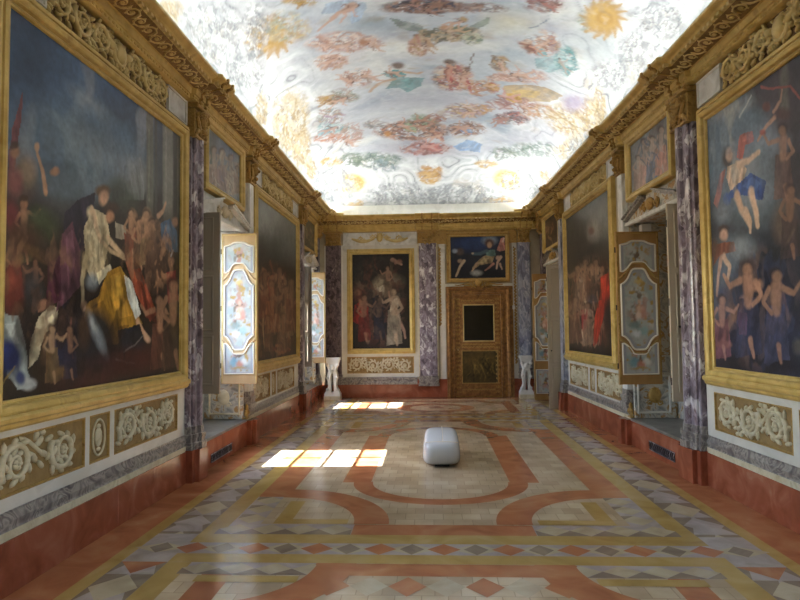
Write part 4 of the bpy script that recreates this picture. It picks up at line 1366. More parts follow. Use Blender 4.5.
S b49050 80 40 4.2 1.7 178.6 712.1 172.4 698.3
S b49050 80 40 4.1 1.7 184.1 702.8 182.7 686.9
S b49050 80 40 4.1 1.7 191.9 697.4 195.6 682
S b49050 80 40 4.2 1.7 200.6 696.6 209 683.9
S b49050 80 40 4.2 1.8 208.7 700.4 220.5 692.3
E b49050 95 25 196 722.9 22.3 -16.8 9.9 27.8
E d4b064 80 30 192.7 722.8 16.1 -12 6.9 20
E 9c7434 70 30 196 722.9 11.8 -8.9 5.1 14.3
E cba65a 80 30 196 722.9 7.3 -5.5 3.1 8.7
G 98a08c,b08c5c,a8ac98,c0a878 60 -174.8 737.9 1.21 1.01 -0.592 2.07 18 72 22 12 -20 9 1.4
G bfa878,a88c5c,d0c4a4,98845c,d8d0bc,c4b088 70 -253.1 996 1.93 2.95 -1.35 3 46 73 14 26 70 12 1.2
G bfa878,a88c5c,d0c4a4,98845c,d8d0bc,c4b088 70 -269.7 1110.7 2.27 4.07 -1.67 3.4 20 74 8 16 70 12 1.2
G bfa878,a88c5c,d0c4a4,98845c,d8d0bc,c4b088 70 -293.4 887.4 2 3.08 -1.59 1.86 12 75 4 18 70 12 1.2
G bfa878,a88c5c,d0c4a4,98845c,d8d0bc,c4b088 70 -276.8 1227.8 2.59 4.83 -1.95 3.67 8 76 4 8 70 12 1.2
G bfa878,a88c5c,d0c4a4,98845c,d8d0bc,c4b088 70 238.2 996.7 1.69 -2.57 1.07 2.8 46 77 22 16 40 12 1.2
G bfa878,a88c5c,d0c4a4,98845c,d8d0bc,c4b088 70 269.4 1091.9 1.7 -4.3 1.13 2.32 24 78 14 10 60 12 1.2
G bfa878,a88c5c,d0c4a4,98845c,d8d0bc,c4b088 70 271 912.1 1.63 -2.7 1.12 1.89 12 79 5 18 70 12 1.2
G bfa878,a88c5c,d0c4a4,98845c,d8d0bc,c4b088 70 -307.4 574.4 1.41 1.46 -1.17 0.698 16 80 10 12 50 12 1.2
E a89cb4 80 50 219.7 958.8 17.6 -22.4 8.6 25.6
E e4e0d4 95 15 -182 1411.8 57.6 -14.3 4.1 53.6
E a8a498 70 20 -182 1411.8 50.7 -12.6 3.6 47.2
E e0dccf 95 20 -182 1411.8 48 -11.9 3.4 43.6
E ccb06a 95 15 -182 1411.8 38.4 -9.5 2.7 35.7
G a88844,b89858,e0cc94 70 -182 1411.8 2.84 0.0902 -0.308 3.83 14 350 9.45 6.65 20 6 0.8
E e4e0d4 95 15 161.3 1410.8 54.9 21.7 -6.2 54.5
E a8a498 70 20 161.3 1410.8 48.3 19.1 -5.5 48
E e0dccf 95 20 161.3 1410.8 45.8 18.1 -5 44.4
E ccb06a 95 15 161.3 1410.8 36.6 14.5 -4.1 36.4
G a88844,b89858,e0cc94 70 161.3 1410.8 2.55 0.0889 0.21 3.77 14 509 10.15 7 20 6 0.8
G b88c54,c8a068,a87c48 85 -5.2 1373.9 1.93 0.0901 -0.0237 3.69 14 81 11 6 0 7 1.6
G c09858,d0ac70 80 -5.4 1396.2 1.95 0.0897 -0.0245 3.75 8 82 9 5 0 7 1.6
G c09c50 70 -215.8 1277.1 2.26 3.94 -1.35 5.74 6 83 8 4 -20 8 1.5
G c8a868,b89450 70 107.1 1349.8 2.13 0.0906 0.204 3.63 6 84 9 3 0 8 1.3
G c8a070 70 250.8 1287.2 1.94 -5.96 1.22 3.85 5 85 6 6 60 7 1.4
G c8a468 70 141.1 1488.9 2.41 0.0914 -0.00213 4.17 8 86 14 3 0 7 1.4
G d0b078 60 -185.9 1487.7 2.94 0.0925 -0.0857 4.22 7 87 12 3 0 7 1.4
G c8b490 60 -209.6 1454.1 3.31 0.0909 -0.237 4.02 5 88 5 4 40 6 1
G 8c9092,a4a8a8,e6e6e0,eeeee8,9a9c9c,7c8084 60 -292.3 687.4 1.56 1.86 -1.24 1.15 30 91 20 22 60 12 0.9
G 8c9092,a4a8a8,e6e6e0,eeeee8,9a9c9c,7c8084 60 -269.1 773.4 1.6 2 -1.18 1.7 30 92 16 16 60 12 0.9
G 8c9092,a4a8a8,e6e6e0,eeeee8,9a9c9c,7c8084 60 -266.7 643.5 1.33 1.38 -0.972 1.21 30 93 26 18 60 12 0.9
G 8c9092,a4a8a8,e6e6e0,eeeee8,9a9c9c,7c8084 60 267.2 666.6 1.33 -1.23 0.925 1.19 30 94 22 16 -60 12 0.9
G 8c9092,a4a8a8,e6e6e0,eeeee8,9a9c9c,7c8084 60 266.3 747.7 1.44 -1.6 0.997 1.45 30 95 16 18 -60 12 0.9
G 8c9092,a4a8a8,e6e6e0,eeeee8,9a9c9c,7c8084 60 249.5 823.1 1.49 -1.77 0.982 1.89 26 96 16 12 -60 12 0.9
G 8c9092,a4a8a8,e6e6e0,eeeee8,9a9c9c,7c8084 60 -247.5 1392.3 3.8 2.67 -0.955 5.52 22 97 16 14 60 12 0.9
G 8c9092,a4a8a8,e6e6e0,eeeee8,9a9c9c,7c8084 60 -66.3 1459.4 2.08 0.0907 -0.0644 4.02 34 98 30 9 60 12 0.9
G 8c9092,a4a8a8,e6e6e0,eeeee8,9a9c9c,7c8084 60 54 1464.8 2.03 0.0904 0.00472 4.03 34 99 30 9 -60 12 0.9
G 8c9092,a4a8a8,e6e6e0,eeeee8,9a9c9c,7c8084 60 224.2 1431.7 3.51 0.0889 0.287 3.85 28 100 20 14 -60 12 0.9
G 8c9092,a4a8a8,e6e6e0,eeeee8,9a9c9c,7c8084 60 282.1 1056.2 1.45 -4.65 0.921 1.6 14 101 12 14 -60 12 0.9
G 8c9092,a4a8a8,e6e6e0,eeeee8,9a9c9c,7c8084 60 -216.8 717.7 1.28 1.25 -0.772 1.8 12 102 10 26 60 12 0.9'''
PAINT['L1'] = '''E 33496a 100 50 406.7 347.3 125.7 55.1 1.3 -50.4
E 405a7a 90 70 458.4 353.6 87.9 7 -38.7 -54.4
E 587080 80 80 452.5 303.2 79.1 7.5 -13.8 -26.6
E 263850 80 70 374.8 343.4 29.3 13.6 0.7 -26.6
E 2c4058 70 70 506.5 346.2 33.7 -2.5 -15.5 -15
E 76787a 60 80 482.4 303.7 39.1 -3.5 -10.7 -11.4
E 858580 60 80 511.1 295.8 31.8 8 0.3 -12.4
E 6a7c8c 70 80 420.8 264 48.3 11.3 0.3 -10.3
E 9aa0a0 35 80 447.5 337.3 23.4 -2.4 -5.2 -5.6
P 6e7474 80 497.1 302.7 525.2 317.7 533.1 306.9 533.6 281 497.8 273.3
N 6c7c88,8a929a,4a6078 45 445 324.5 108.4 38.2 1.3 -54.7 0.58 2.2 9
S 5e5e56 95 20 6.9 6.9 543.8 361.2 544.4 330.8 545.6 269.4
S 3f403c 95 20 2.9 2.9 556.1 365.6 556.7 334.5 557.8 271.7
S 72726a 95 20 11.5 11.5 582.3 374.9 582.9 342.4 584 276.7
S 4a4a45 95 20 4.9 4.9 608.6 384.3 609.1 350.3 610.3 281.7
S 87877d 60 40 1.8 1.8 578 363.2 579.4 280.8
S 77776c 60 40 1.4 1.4 542 349.2 543.3 283.1
E 353d36 90 50 487.8 275.4 14.5 3.2 0.3 -13.5
E 3b4138 85 50 508.1 271.1 17.4 3.6 0.2 -8.8
E 474e52 90 40 407.2 243 31.7 6 0.3 -9.9
E 2a241f 100 35 448.8 169.5 162.7 2.3 1.9 -76.9
E 38302a 90 50 545.9 255.3 71.9 11.9 0.4 -18.8
E 352a26 90 50 368.5 222.8 28 4.4 0.9 -32.1
P 6d3c40 95 356.9 249.1 359.3 287.9 368.7 318.7 366.6 291.7 361.1 256.5
P 57313a 80 356.9 249.1 356.1 274.2 361.1 288.5 360.2 256.3
E 5c4d44 95 40 371.3 260.4 11.4 2.9 0.4 -14.3
E 83745f 60 50 375 265.3 7.7 2 0.2 -7.9
S a07b60 95 30 2.4 1.4 393.6 256.3 390.1 269.2 383.5 281.1
E a88268 95 30 383.4 284.4 2.6 0.8 0.1 -3
P 4c4a32 85 365.9 229.1 377.9 232 382.1 207.6 365 203.7
S a07a60 85 30 3.5 2.8 371.9 238.4 372.2 228.7
S a07a60 85 30 1.4 0.9 367.4 236.7 363.7 230.3 369.4 226.6
S a07a60 85 30 1.4 0.9 376.5 238.9 383.7 237.9 387.9 243.6
S a07a60 85 30 1.7 0.9 374.3 212.6 376.3 205.7
E 3a2a20 85 30 371.2 244.1 4.4 0.9 0.1 -3.3
E a07a60 85 30 372.3 243.2 3 0.6 0.1 -2.5
P 6c342e 85 357.6 205.2 369 207.2 374.2 183.3 357.8 180.6
S 946c54 85 30 3.4 2.7 363.3 213.8 363.8 204.4
S 946c54 85 30 1.3 0.9 359 212.5 355.5 206.4 360.9 202.5
S 946c54 85 30 1.4 0.8 367.7 214 374.5 212.6 378.5 217.8
S 946c54 85 30 1.6 0.9 366.7 188.6 368.6 181.9
E 30221c 85 30 362.6 219.4 4.2 0.6 0.1 -3.2
E 946c54 85 30 363.7 218.4 2.8 0.4 0.1 -2.5
P 4a3c30 75 379.4 195.4 390 197 393.7 175.8 378.5 173.7
S 8a6450 75 30 3.1 2.5 384.7 202.9 384.9 194.5
S 8a6450 75 30 1.3 0.8 388.8 202.6 392.6 197.9 387.5 193.4
S 8a6450 75 30 1.2 0.7 380.7 202.1 374.9 199.6 371.5 203.1
S 8a6450 75 30 1.4 0.8 386.8 180.6 388.5 174.7
E 2a1e18 75 30 384 207.8 3.9 0.4 0.1 -2.8
E 8a6450 75 30 384.1 206.8 2.6 0.3 0.1 -2.2
E 8f6a55 95 30 362.4 274.8 4.1 1.2 0.1 -3.8
E 3e2f28 90 30 361.4 278.3 4.5 1.4 0.1 -2.5
E 9c7256 90 30 403 272.7 3.5 -0.9 -3.5 -3.6
E 7a4a48 90 40 363 255.7 7.3 1.8 0.3 -8.9
E 703338 80 40 359.1 233.9 7.1 1.4 0.3 -8.8
E 37402b 95 40 390.1 230.9 15.7 -1.1 -6.1 -12.6
E 48533a 70 50 385.7 238.3 8.2 1.5 0.2 -6.7
E 8c6650 95 30 371.7 243.5 3.8 0.8 0.1 -3.2
E 3c2c22 90 30 371.6 247.4 4.8 1 0.1 -2.3
E 4a3128 90 40 370.5 219.8 16.9 2.5 0.3 -11.6
E 6b5236 80 40 388.5 212.4 16.2 -4.1 -2.5 -3.2
E 86674a 70 40 367.2 205.2 3.5 -0.5 -2.1 -4.4
E 6c362f 95 40 363.1 187.1 9.9 0.6 0.4 -13.8
E 8a4a3c 60 50 360.3 193.2 4.4 0.4 0.2 -6.2
E 434548 80 50 383.1 188.4 9 0.6 0.3 -11.9
E 5a4632 70 40 398.6 151.7 7.5 -0.2 0.5 -17.8
P aaa288 95 380.1 152.2 387.6 170 400 178.5 409 177.4 408.1 167.5 394.2 157.9 387.4 142 378.6 137.3
P c3bba2 70 393.9 170.1 404.5 175.8 406.9 170.3 394.1 161.9
E 99705a 90 30 392.6 178.8 4 -0.8 -2 -3.9
P 86908f 95 353.9 173 368.2 170.9 376.2 152.3 377.7 134.8 386.9 124.9 369.5 124 360.3 132.3 353.6 152.9
P aab2b0 70 355.8 166.9 364.6 167 370.6 152.4 365 153.2
E 1c2850 100 30 360.8 145.3 10.6 -0.5 0.3 -10.5
E 27356a 70 50 358 149.7 5.2 -0.2 0.1 -4.9
E a5abac 85 30 378.9 126.9 7.8 -0.7 0.1 -3.9
E 2a3560 90 30 371.2 131.4 4.7 -0.4 0.1 -4.4
S 7b6a3a 80 30 0.7 0.7 355.2 128.5 365.5 138.2
P 2c2836 98 414.1 245.1 433.4 260.9 454.7 270.3 449.6 250.3 439.5 222.4 422.8 183.7 413.6 174.7
P 5e3c4a 98 412.2 229.6 423.8 241 434.3 221.8 436.3 195.6 418.1 182 406.8 174.5 408.4 197.1
P 7a5464 80 416.9 229.6 425.2 235.3 429.5 212.2 420.3 190.8
P 4c2436 95 397.1 208.6 410.2 215 413.4 183.2 395.8 176.9
P b7ab8c 98 439.1 240.7 452.2 257.1 469.6 255.7 476 238.8 467.7 208.4 453.7 196.1 442.5 209
P d0c6a6 75 444.4 238.5 455.1 251.4 462.6 239.9 457.4 215.3 447.7 214.2
E 7d7660 50 60 457.4 215.3 8.5 0.9 0.2 -9.5
S 6a6450 60 40 0.9 0.9 459.6 244.2 458.8 215.4
E 5b4128 95 30 464.7 273.4 10.3 2.4 0.1 -4.8
E b38c70 98 30 466.3 268.1 6.7 0.8 -1.7 -6
E c89c7e 60 40 466.3 266.5 3.8 0.8 0.1 -3.2
E c3b598 95 30 449.6 250.3 5.1 2 3.9 -5.2
S c4ab8c 98 30 3.1 1.7 449.5 255 461.3 233.3 476.3 227.3
S c9b291 95 30 3.1 1.7 473 236.7 492.1 227.6 512.7 219.7
S bda583 95 30 2.2 1.3 476.3 227.3 498.9 223.3
E 3f2e24 90 30 478.6 262.5 10.8 2.2 0.1 -5
E ad8063 98 30 475.7 254.4 6.1 1.1 0.1 -4.9
P a39987 90 483.5 251.7 501.6 251.4 505.3 239.8 485.4 238.5
P 87412c 98 498.4 245.7 512.3 240.8 531.1 214.3 561.7 176.9 547.5 169.1 516.7 197 502.3 220.3
P a5583c 70 502 235.8 512.4 232 527.5 206.8 520.2 204.4
P 5c2a22 85 527.5 206.8 547.2 184.9 564 166.4 539.6 172.6
S c8bc98 98 30 2.6 1.8 442.3 216.7 437.5 199.5 439.2 181.4
E b99678 90 30 440.6 180 3.9 0.1 0.1 -3.8
E 8f9ba4 85 40 450.8 199 8.2 0.6 0.2 -6.2
P c9c2a8 80 456.2 205.7 476.6 215.8 479.8 211.1 460.7 197.4
P 9c7627 98 443.2 181.6 459.5 188.6 473.7 208.9 492.4 215.8 506 206.8 509.9 187.8 534 167.1 506.9 163.4 490.6 150 469.1 149 457.3 161.8 440.8 170.9
P b98e38 85 476.8 205.9 492.5 210.7 499.6 190.8 513.7 173.9 493.4 171.8 480.3 186.4
P c4a24c 60 484.6 206.6 492.6 207.3 496.2 190.6 488.1 190.1
P 7b5a1e 85 451.3 180.4 468.2 185.8 480.9 161.8 469 152.2 454.4 164.9
P 6a4a1c 70 490.3 165.1 510.3 166.9 490.6 151.7
P bdc4c2 95 499.2 209.6 513 203.8 530 176.1 520.9 170.5 506.4 187.7
P d6d8d0 60 506.1 203.3 515 196.9 524.4 177.8 515.3 182.8
S bb957c 98 30 3.3 2.3 524.6 168.8 534.1 159.8 543.9 154.2
E c9a48a 90 30 541.9 154.2 5 1.3 4.5 -3.7
P 20242c 95 490.4 161.7 528.3 167 540.2 143.3 494 143.2
E 25242e 98 30 418.9 151.1 18.7 -2.5 -6.7 -25.2
E 2b2c45 80 40 411.9 151.3 9.1 -1.2 -5.1 -19.3
S 8d5a50 90 30 0.9 0.8 424.4 170.6 422.4 156.1 427.6 141.4
E 202229 98 25 460.4 152.4 26.3 2.5 10.7 -26.4
E 79828a 85 45 458.8 158.7 6.5 1.4 12 -16.1
E a9afb2 60 50 454.4 164.9 3.2 0.7 5.4 -7.2
E 4a372a 80 40 441 161.8 7.9 -0 0.3 -13.6
E 5a2f2a 50 60 452.7 124.8 35 0.6 1.8 -5.4
S 8c8a88 80 30 0.8 0.6 487.7 137.6 504.2 133.4 519.9 132.5
S 7a7a7a 80 30 1 0.6 500.6 143 517.8 147.6 534.2 156.2
E 43221e 90 50 529 134.7 69.9 1.1 3.3 -10.8
E 2f1d1a 80 40 412.7 123.1 22.6 -0.2 1.1 -4.3
E 6b5330 70 40 417.1 132 9.4 -0.7 0.1 -4.3
E 96745a 90 35 513.6 260.6 7.1 1.3 0.1 -7.1
E 84644c 90 35 526.5 255.7 7.5 1.3 0.1 -7.3
E 9a785e 90 35 539.7 267.3 7.8 1.5 0.1 -7.5
E 7b5d49 90 35 549.8 259.7 8.1 1.4 0.1 -7.6
E 8a7a5e 90 40 540 250.6 17.6 2.8 0.2 -11.2
E 6b4a40 85 40 521.2 244 10.9 1.7 0.2 -9
S a78667 90 30 2.1 1.3 528.4 254.2 533.8 268.1 539.8 263.6
P 7a4a3a 85 501.9 248.9 518.1 252.4 523.4 228.2 500.3 223.5
S a88468 85 30 4.1 3.3 510.1 258.5 510.3 248.8
S a88468 85 30 1.6 1.1 504 256.6 498.9 249.9 506.5 246.6
S a88468 85 30 1.7 1 516.4 259.2 526.1 258.6 531.8 264.4
S a88468 85 30 1.9 1.1 513 232.8 515.5 226.1
E 3a2a22 85 30 509.2 264.1 6 1.2 0.1 -3.3
E a88468 85 30 510.8 263.3 4 0.8 0.1 -2.5
P 5c4a3c 85 515.3 242.8 533.9 246.5 540 219.3 513.3 214.4
S a88468 85 30 4.7 3.7 524.7 253.4 524.9 242.5
S a88468 85 30 1.8 1.2 517.7 251.3 511.8 244 520.5 240.1
S a88468 85 30 1.9 1.1 531.9 254.1 543.1 253.3 549.7 259.9
S a88468 85 30 2.2 1.3 528 224.6 530.8 217
E 3a2a22 85 30 523.7 259.7 6.9 1.2 0.1 -3.7
E a88468 85 30 525.5 258.7 4.6 0.8 0.1 -2.8
P 8a7656 85 529 250.9 550.3 255.4 557.3 225.1 526.7 219.4
S a88468 85 30 5.3 4.2 539.8 262.9 540 250.8
S a88468 85 30 2.2 1.4 548 263.4 555.6 257.3 545.2 249.6
S a88468 85 30 2.1 1.2 531.8 261 520.2 256.1 513.5 260.5
S a88468 85 30 2.5 1.4 543.5 230.8 546.7 222.4
E 3a2a22 85 30 538.6 270 7.9 1.5 0.1 -4.1
E a88468 85 30 538.6 268.5 5.3 1 0.1 -3.1
P 5a4438 85 539 240.7 564.7 245.5 573.1 209.5 536.3 203.8
S a88468 85 30 6.3 5 552 254.5 552.2 240.3
S a88468 85 30 2.6 1.7 562 255 571.1 247.6 558.5 238.8
S a88468 85 30 2.4 1.5 542.3 252.4 528.6 246.9 520.7 252.2
S a88468 85 30 3 1.7 556.4 216.7 560.3 206.7
E 3a2a22 85 30 550.6 262.9 9.5 1.7 0.1 -4.8
E a88468 85 30 550.6 261.2 6.3 1.1 0.1 -3.7
S b08d72 95 30 2.6 1.7 562.1 271.5 572.8 278.5 579.3 287.9
P 3b5570 98 566.5 264.5 588.7 274.5 605.6 263 608.4 242.5 584.7 239.5 571.1 249.6
P 57708a 60 575.2 264.1 588.8 268.4 598.5 253.6 584.5 251.5
E 8f6b56 95 30 600.6 272.6 7.2 1.3 0.1 -5.2
E 4d3c34 95 40 558.7 226.6 20.9 2.3 0.5 -24.9
E 5f4a40 70 40 550.3 237 10.1 1.3 0.3 -13.2
P 6d2429 98 580.5 219 603.8 223.3 609.2 192.6 585.6 187.4
E 8b6c58 90 30 591.8 230.2 7 0.8 0.1 -4.6
E 201b1a 85 40 581.7 151.6 31.4 -0.6 0.5 -29.6
S 7e5c48 85 30 2 1.4 563.3 205.8 561.5 190.3 568.4 161.5
S 8a6a50 80 30 1.9 1.2 579.5 151.7 575.4 130.3
E 6a5a36 70 40 599.9 171.7 9.5 0.1 0.3 -20.4
S b0b6ba 80 30 1.5 0.9 591.7 236.3 596.3 243
N 6b4f38,8a6a50,3a2c2a,594438 55 389.2 188.8 41.2 2.7 1.1 -40.3 0.6 9 3
N 7d6048,5a463a,99785c 60 550.3 232.3 52.7 6.5 0.7 -34 0.58 10 5
N 7a6a50,4c3a2e,9a8864 40 454.4 224.4 22.3 2.9 0.6 -26.7 0.6 12 15
N 15121a,241a18 60 449 161.8 81.3 -0.2 0.9 -38.4 0.55 5 21
P 2c2a3c 70 417.2 149.8 429.8 150.1 434.2 126.7 416 126.4
S 8a6a54 70 30 3.5 2.8 423.5 157.2 423.8 148.1
S 8a6a54 70 30 1.4 1 428.4 156.4 433 150.7 426.9 146.5
S 8a6a54 70 30 1.4 0.8 418.8 156.9 411.8 154.8 407.7 159.1
S 8a6a54 70 30 1.6 0.9 426 132.8 428 126.1
E 2a2020 70 30 422.8 162.6 4.7 -0 0.1 -3.1
E 8a6a54 70 30 422.8 161.5 3.1 -0 0.1 -2.4
P 6a5638 75 396.6 149.5 409 149.8 413.3 125.7 395.5 125.4
S a08468 75 30 3.5 2.8 402.8 157.1 403.1 147.8
S a08468 75 30 1.4 0.9 398.1 156.4 394.3 151 400.2 146.4
S a08468 75 30 1.4 0.9 407.6 156.6 415.1 154.2 419.4 158.8
S a08468 75 30 1.7 0.9 405.3 132 407.2 125.1
E 3a2a20 75 30 402.1 162.7 4.6 -0 0.1 -3.2
E a08468 75 30 403.3 161.6 3.1 -0 0.1 -2.4
P 5a3a30 75 552.2 167.4 583.7 169.1 594.1 124.8 548.8 124.4
S 94745c 75 30 7.6 6.1 568 181.8 568.3 164.8
S 94745c 75 30 3.1 2.1 580.3 180.8 591.6 170.5 576 162.1
S 94745c 75 30 2.9 1.8 556.2 180.7 539.5 176.3 530 183.7
S 94745c 75 30 3.6 2 573.4 136.2 578.2 123.7
E 2a2220 75 30 566.3 191.9 11.7 0.6 0.1 -5.7
E 94745c 75 30 566.4 189.8 7.8 0.4 0.1 -4.4
P 3c302a 75 576.3 176.7 617.9 179.4 631.8 123.1 571.8 122.8
S 8c6c56 75 30 9.8 7.8 597.1 195.1 597.5 173.8
S 8c6c56 75 30 3.8 2.5 581.6 192.6 568.9 179.8 587.7 170.2
S 8c6c56 75 30 4.1 2.4 613.4 195.1 639.7 191 655.9 202.9
S 8c6c56 75 30 4.6 2.6 604.1 137.7 610.5 121.9
E 2a2220 75 30 594.9 207.8 15.4 1.1 0.1 -7.2
E 8c6c56 75 30 598.9 205.5 10.4 0.7 0.1 -5.6'''
PAINT['L2'] = '''E 6f7572 100 50 977 329.9 188 31.7 -0.1 -43.5
E 565c5a 90 70 1088.6 316.3 108.4 15.1 -0.4 -44.6
E 7f8480 60 80 933.4 341.2 57.3 10.8 -0 -25.6
E 3e423e 90 60 950.3 282.8 59.2 7.4 -0 -22.7
E 3a403a 90 50 1005 292.1 33.1 4.2 -0.1 -24
E 2f2a26 80 50 917 287.8 22.1 3 0 -21.9
E 2b201b 100 40 995.1 190 193.6 5.2 -0.3 -94.1
E 3c2c22 80 50 995.3 249 142.4 12.1 -0.1 -20.3
N 6a4432,8a6248,3c2a24,7c5c44,4a382e,a08468 50 1000.8 190.2 156.6 4.2 -0.3 -77.7 0.6 9 3
G 7a4a34,8f5e42,5a3a2c,9c6f52,3c2c26,6a4034,b09070 80 995.3 234.2 6.47 0.457 -0.006 -1.69 34 3 14 20 80 9 1.2
G 8a7058,5a3828,b0a48e,6b3a2c,3a2c28,75543f,20181a 80 1004.6 175.4 6.57 0.081 -0.00684 -1.69 40 4 15 26 80 9 1.2
G 6a3028,8a5a44,3a2420,946b50 80 1004.4 128.7 6.55 -0.22 -0.00681 -1.69 16 5 15 6 20 6 1
E b08a6c 80 40 953.7 236 8.3 0.6 -0 -3.2
E b08a6c 80 40 976.8 247.4 8.7 0.7 -0 -3.3
E b08a6c 80 40 1024.4 236.2 9.6 0.7 -0 -3.5
E b08a6c 80 40 1044.8 253.2 10 0.9 -0 -3.5
E b08a6c 80 40 1014.4 215.5 9.4 0.5 -0 -3.4
E b08a6c 80 40 941.7 188.6 8.1 0.2 -0 -3.2
E b08a6c 80 40 1065.6 202.4 10.3 0.4 -0 -3.6
E b08a6c 80 40 1024 165.6 9.5 0 -0 -3.4
P 8c4a34 85 950.3 245.1 986 253 995.2 219.4 953.7 212.4
S b8b2a0 80 30 5.1 3.4 1014.4 220.5 1004.6 190.3 995 165.6
S a89878 80 30 3.5 2.4 925.1 188.1 925.1 160.8 933.3 133.3
E b0a898 60 40 1076.4 181.6 15.1 0.3 -0.1 -16.3
P 6a3a2c 62 908.8 222.3 961.6 227.1 977.7 182.4 901.8 177.5
S 8c6e56 62 30 10 8 935.8 238.7 935.8 221.2
S 8c6e56 62 30 3.9 2.6 916 235.8 899.4 224.4 923.3 217.7
S 8c6e56 62 30 4.1 2.5 956.4 239.6 989 237.8 1009.1 248.3
S 8c6e56 62 30 4.7 2.7 943.3 192.2 951.1 179.7
E 2a1e18 62 30 933.3 249 19.6 1.8 -0 -5.9
E 8c6e56 62 30 938.3 247.3 13.2 1.2 -0 -4.6
P 8a5a3c 62 944.4 206.9 1009.7 211.6 1029.8 157.9 935.7 154.4
S 8c6e56 62 30 12.1 9.6 977.6 225.8 977.5 205.1
S 8c6e56 62 30 5 3.3 1003.2 225.8 1026.6 214.2 993.4 202.5
S 8c6e56 62 30 4.6 2.8 953.2 223.5 918.9 216.6 899.9 224.7
S 8c6e56 62 30 5.7 3.2 986.9 170.6 996.4 155.5
E 2a1e18 62 30 974.5 238 24.2 1.8 -0 -7
E 8c6e56 62 30 974.5 235.5 16.1 1.2 -0 -5.4
P 3c2c26 62 997.8 236.5 1061.6 242.7 1081 193.5 989.1 187.3
S 8c6e56 62 30 11.5 9.2 1030.3 255 1030.2 235.8
S 8c6e56 62 30 4.8 3.2 1055.3 255.6 1078 245.5 1045.6 233.7
S 8c6e56 62 30 4.4 2.7 1006.5 252.1 972.7 244.8 954 251.8
S 8c6e56 62 30 5.4 3.1 1039.2 203.9 1048.5 190.3
E 2a1e18 62 30 1027.3 266.2 23.7 2.3 -0 -6.5
E 8c6e56 62 30 1027.3 263.9 15.8 1.5 -0 -5
P 7a6a50 62 1035 201.8 1110.4 206.4 1133.4 149.6 1024.8 146.7
S 8c6e56 62 30 13.3 10.6 1073.3 221.5 1073.2 199.7
S 8c6e56 62 30 5.5 3.7 1102.9 221.3 1130 209 1091.4 196.8
S 8c6e56 62 30 5.1 3.1 1045.3 219.1 1005.8 212.1 984.1 220.7
S 8c6e56 62 30 6.3 3.6 1083.8 163.3 1094.7 147.4
E 2a1e18 62 30 1069.8 234.3 27.9 1.8 -0.1 -7.3
E 8c6e56 62 30 1069.8 231.7 18.6 1.2 -0 -5.7
P 5a2c24 62 1077.1 216.7 1162.6 222.8 1188.7 161.1 1065.4 156.8
S 8c6e56 62 30 14.8 11.8 1120.4 238.7 1120.2 215
S 8c6e56 62 30 6.2 4.1 1154.1 239 1185 226 1140.9 212.1
S 8c6e56 62 30 5.7 3.4 1088.7 235.6 1044.2 227.4 1019.9 236.3
S 8c6e56 62 30 7 4 1132.1 175.5 1144.6 158.3
E 2a1e18 62 30 1116.5 252.6 31.7 2.5 -0.1 -8
E 8c6e56 62 30 1116.5 249.8 21.1 1.6 -0.1 -6.1
P 5a4638 62 931.5 161.4 973.7 162.5 986.4 126.9 925.8 126.5
S 8c6e56 62 30 7.9 6.3 953.2 172.8 953.2 159.2
S 8c6e56 62 30 3.2 2.2 969.6 171.9 984.3 163.6 963.3 156.9
S 8c6e56 62 30 3.1 1.8 937.3 172.1 914.5 168.8 901.7 174.9
S 8c6e56 62 30 3.7 2.1 959.2 136.1 965.3 126
E 2a1e18 62 30 951.2 181 15.6 0.3 -0 -4.6
E 8c6e56 62 30 951.2 179.4 10.4 0.2 -0 -3.5
P 6a5444 62 1023.2 163.5 1077.4 164.9 1093.6 123.3 1015.8 123
S 8c6e56 62 30 9.6 7.7 1051 176.9 1050.9 161
S 8c6e56 62 30 3.7 2.5 1030.7 175.4 1013.5 166 1038.1 158.5
S 8c6e56 62 30 4 2.4 1072.1 176.6 1105.3 173 1125.8 181.3
S 8c6e56 62 30 4.5 2.6 1058.5 134.1 1066.4 122.3
E 2a1e18 62 30 1048.5 186.4 20.1 0.4 -0 -5.4
E 8c6e56 62 30 1053.7 184.6 13.5 0.3 -0 -4.2'''
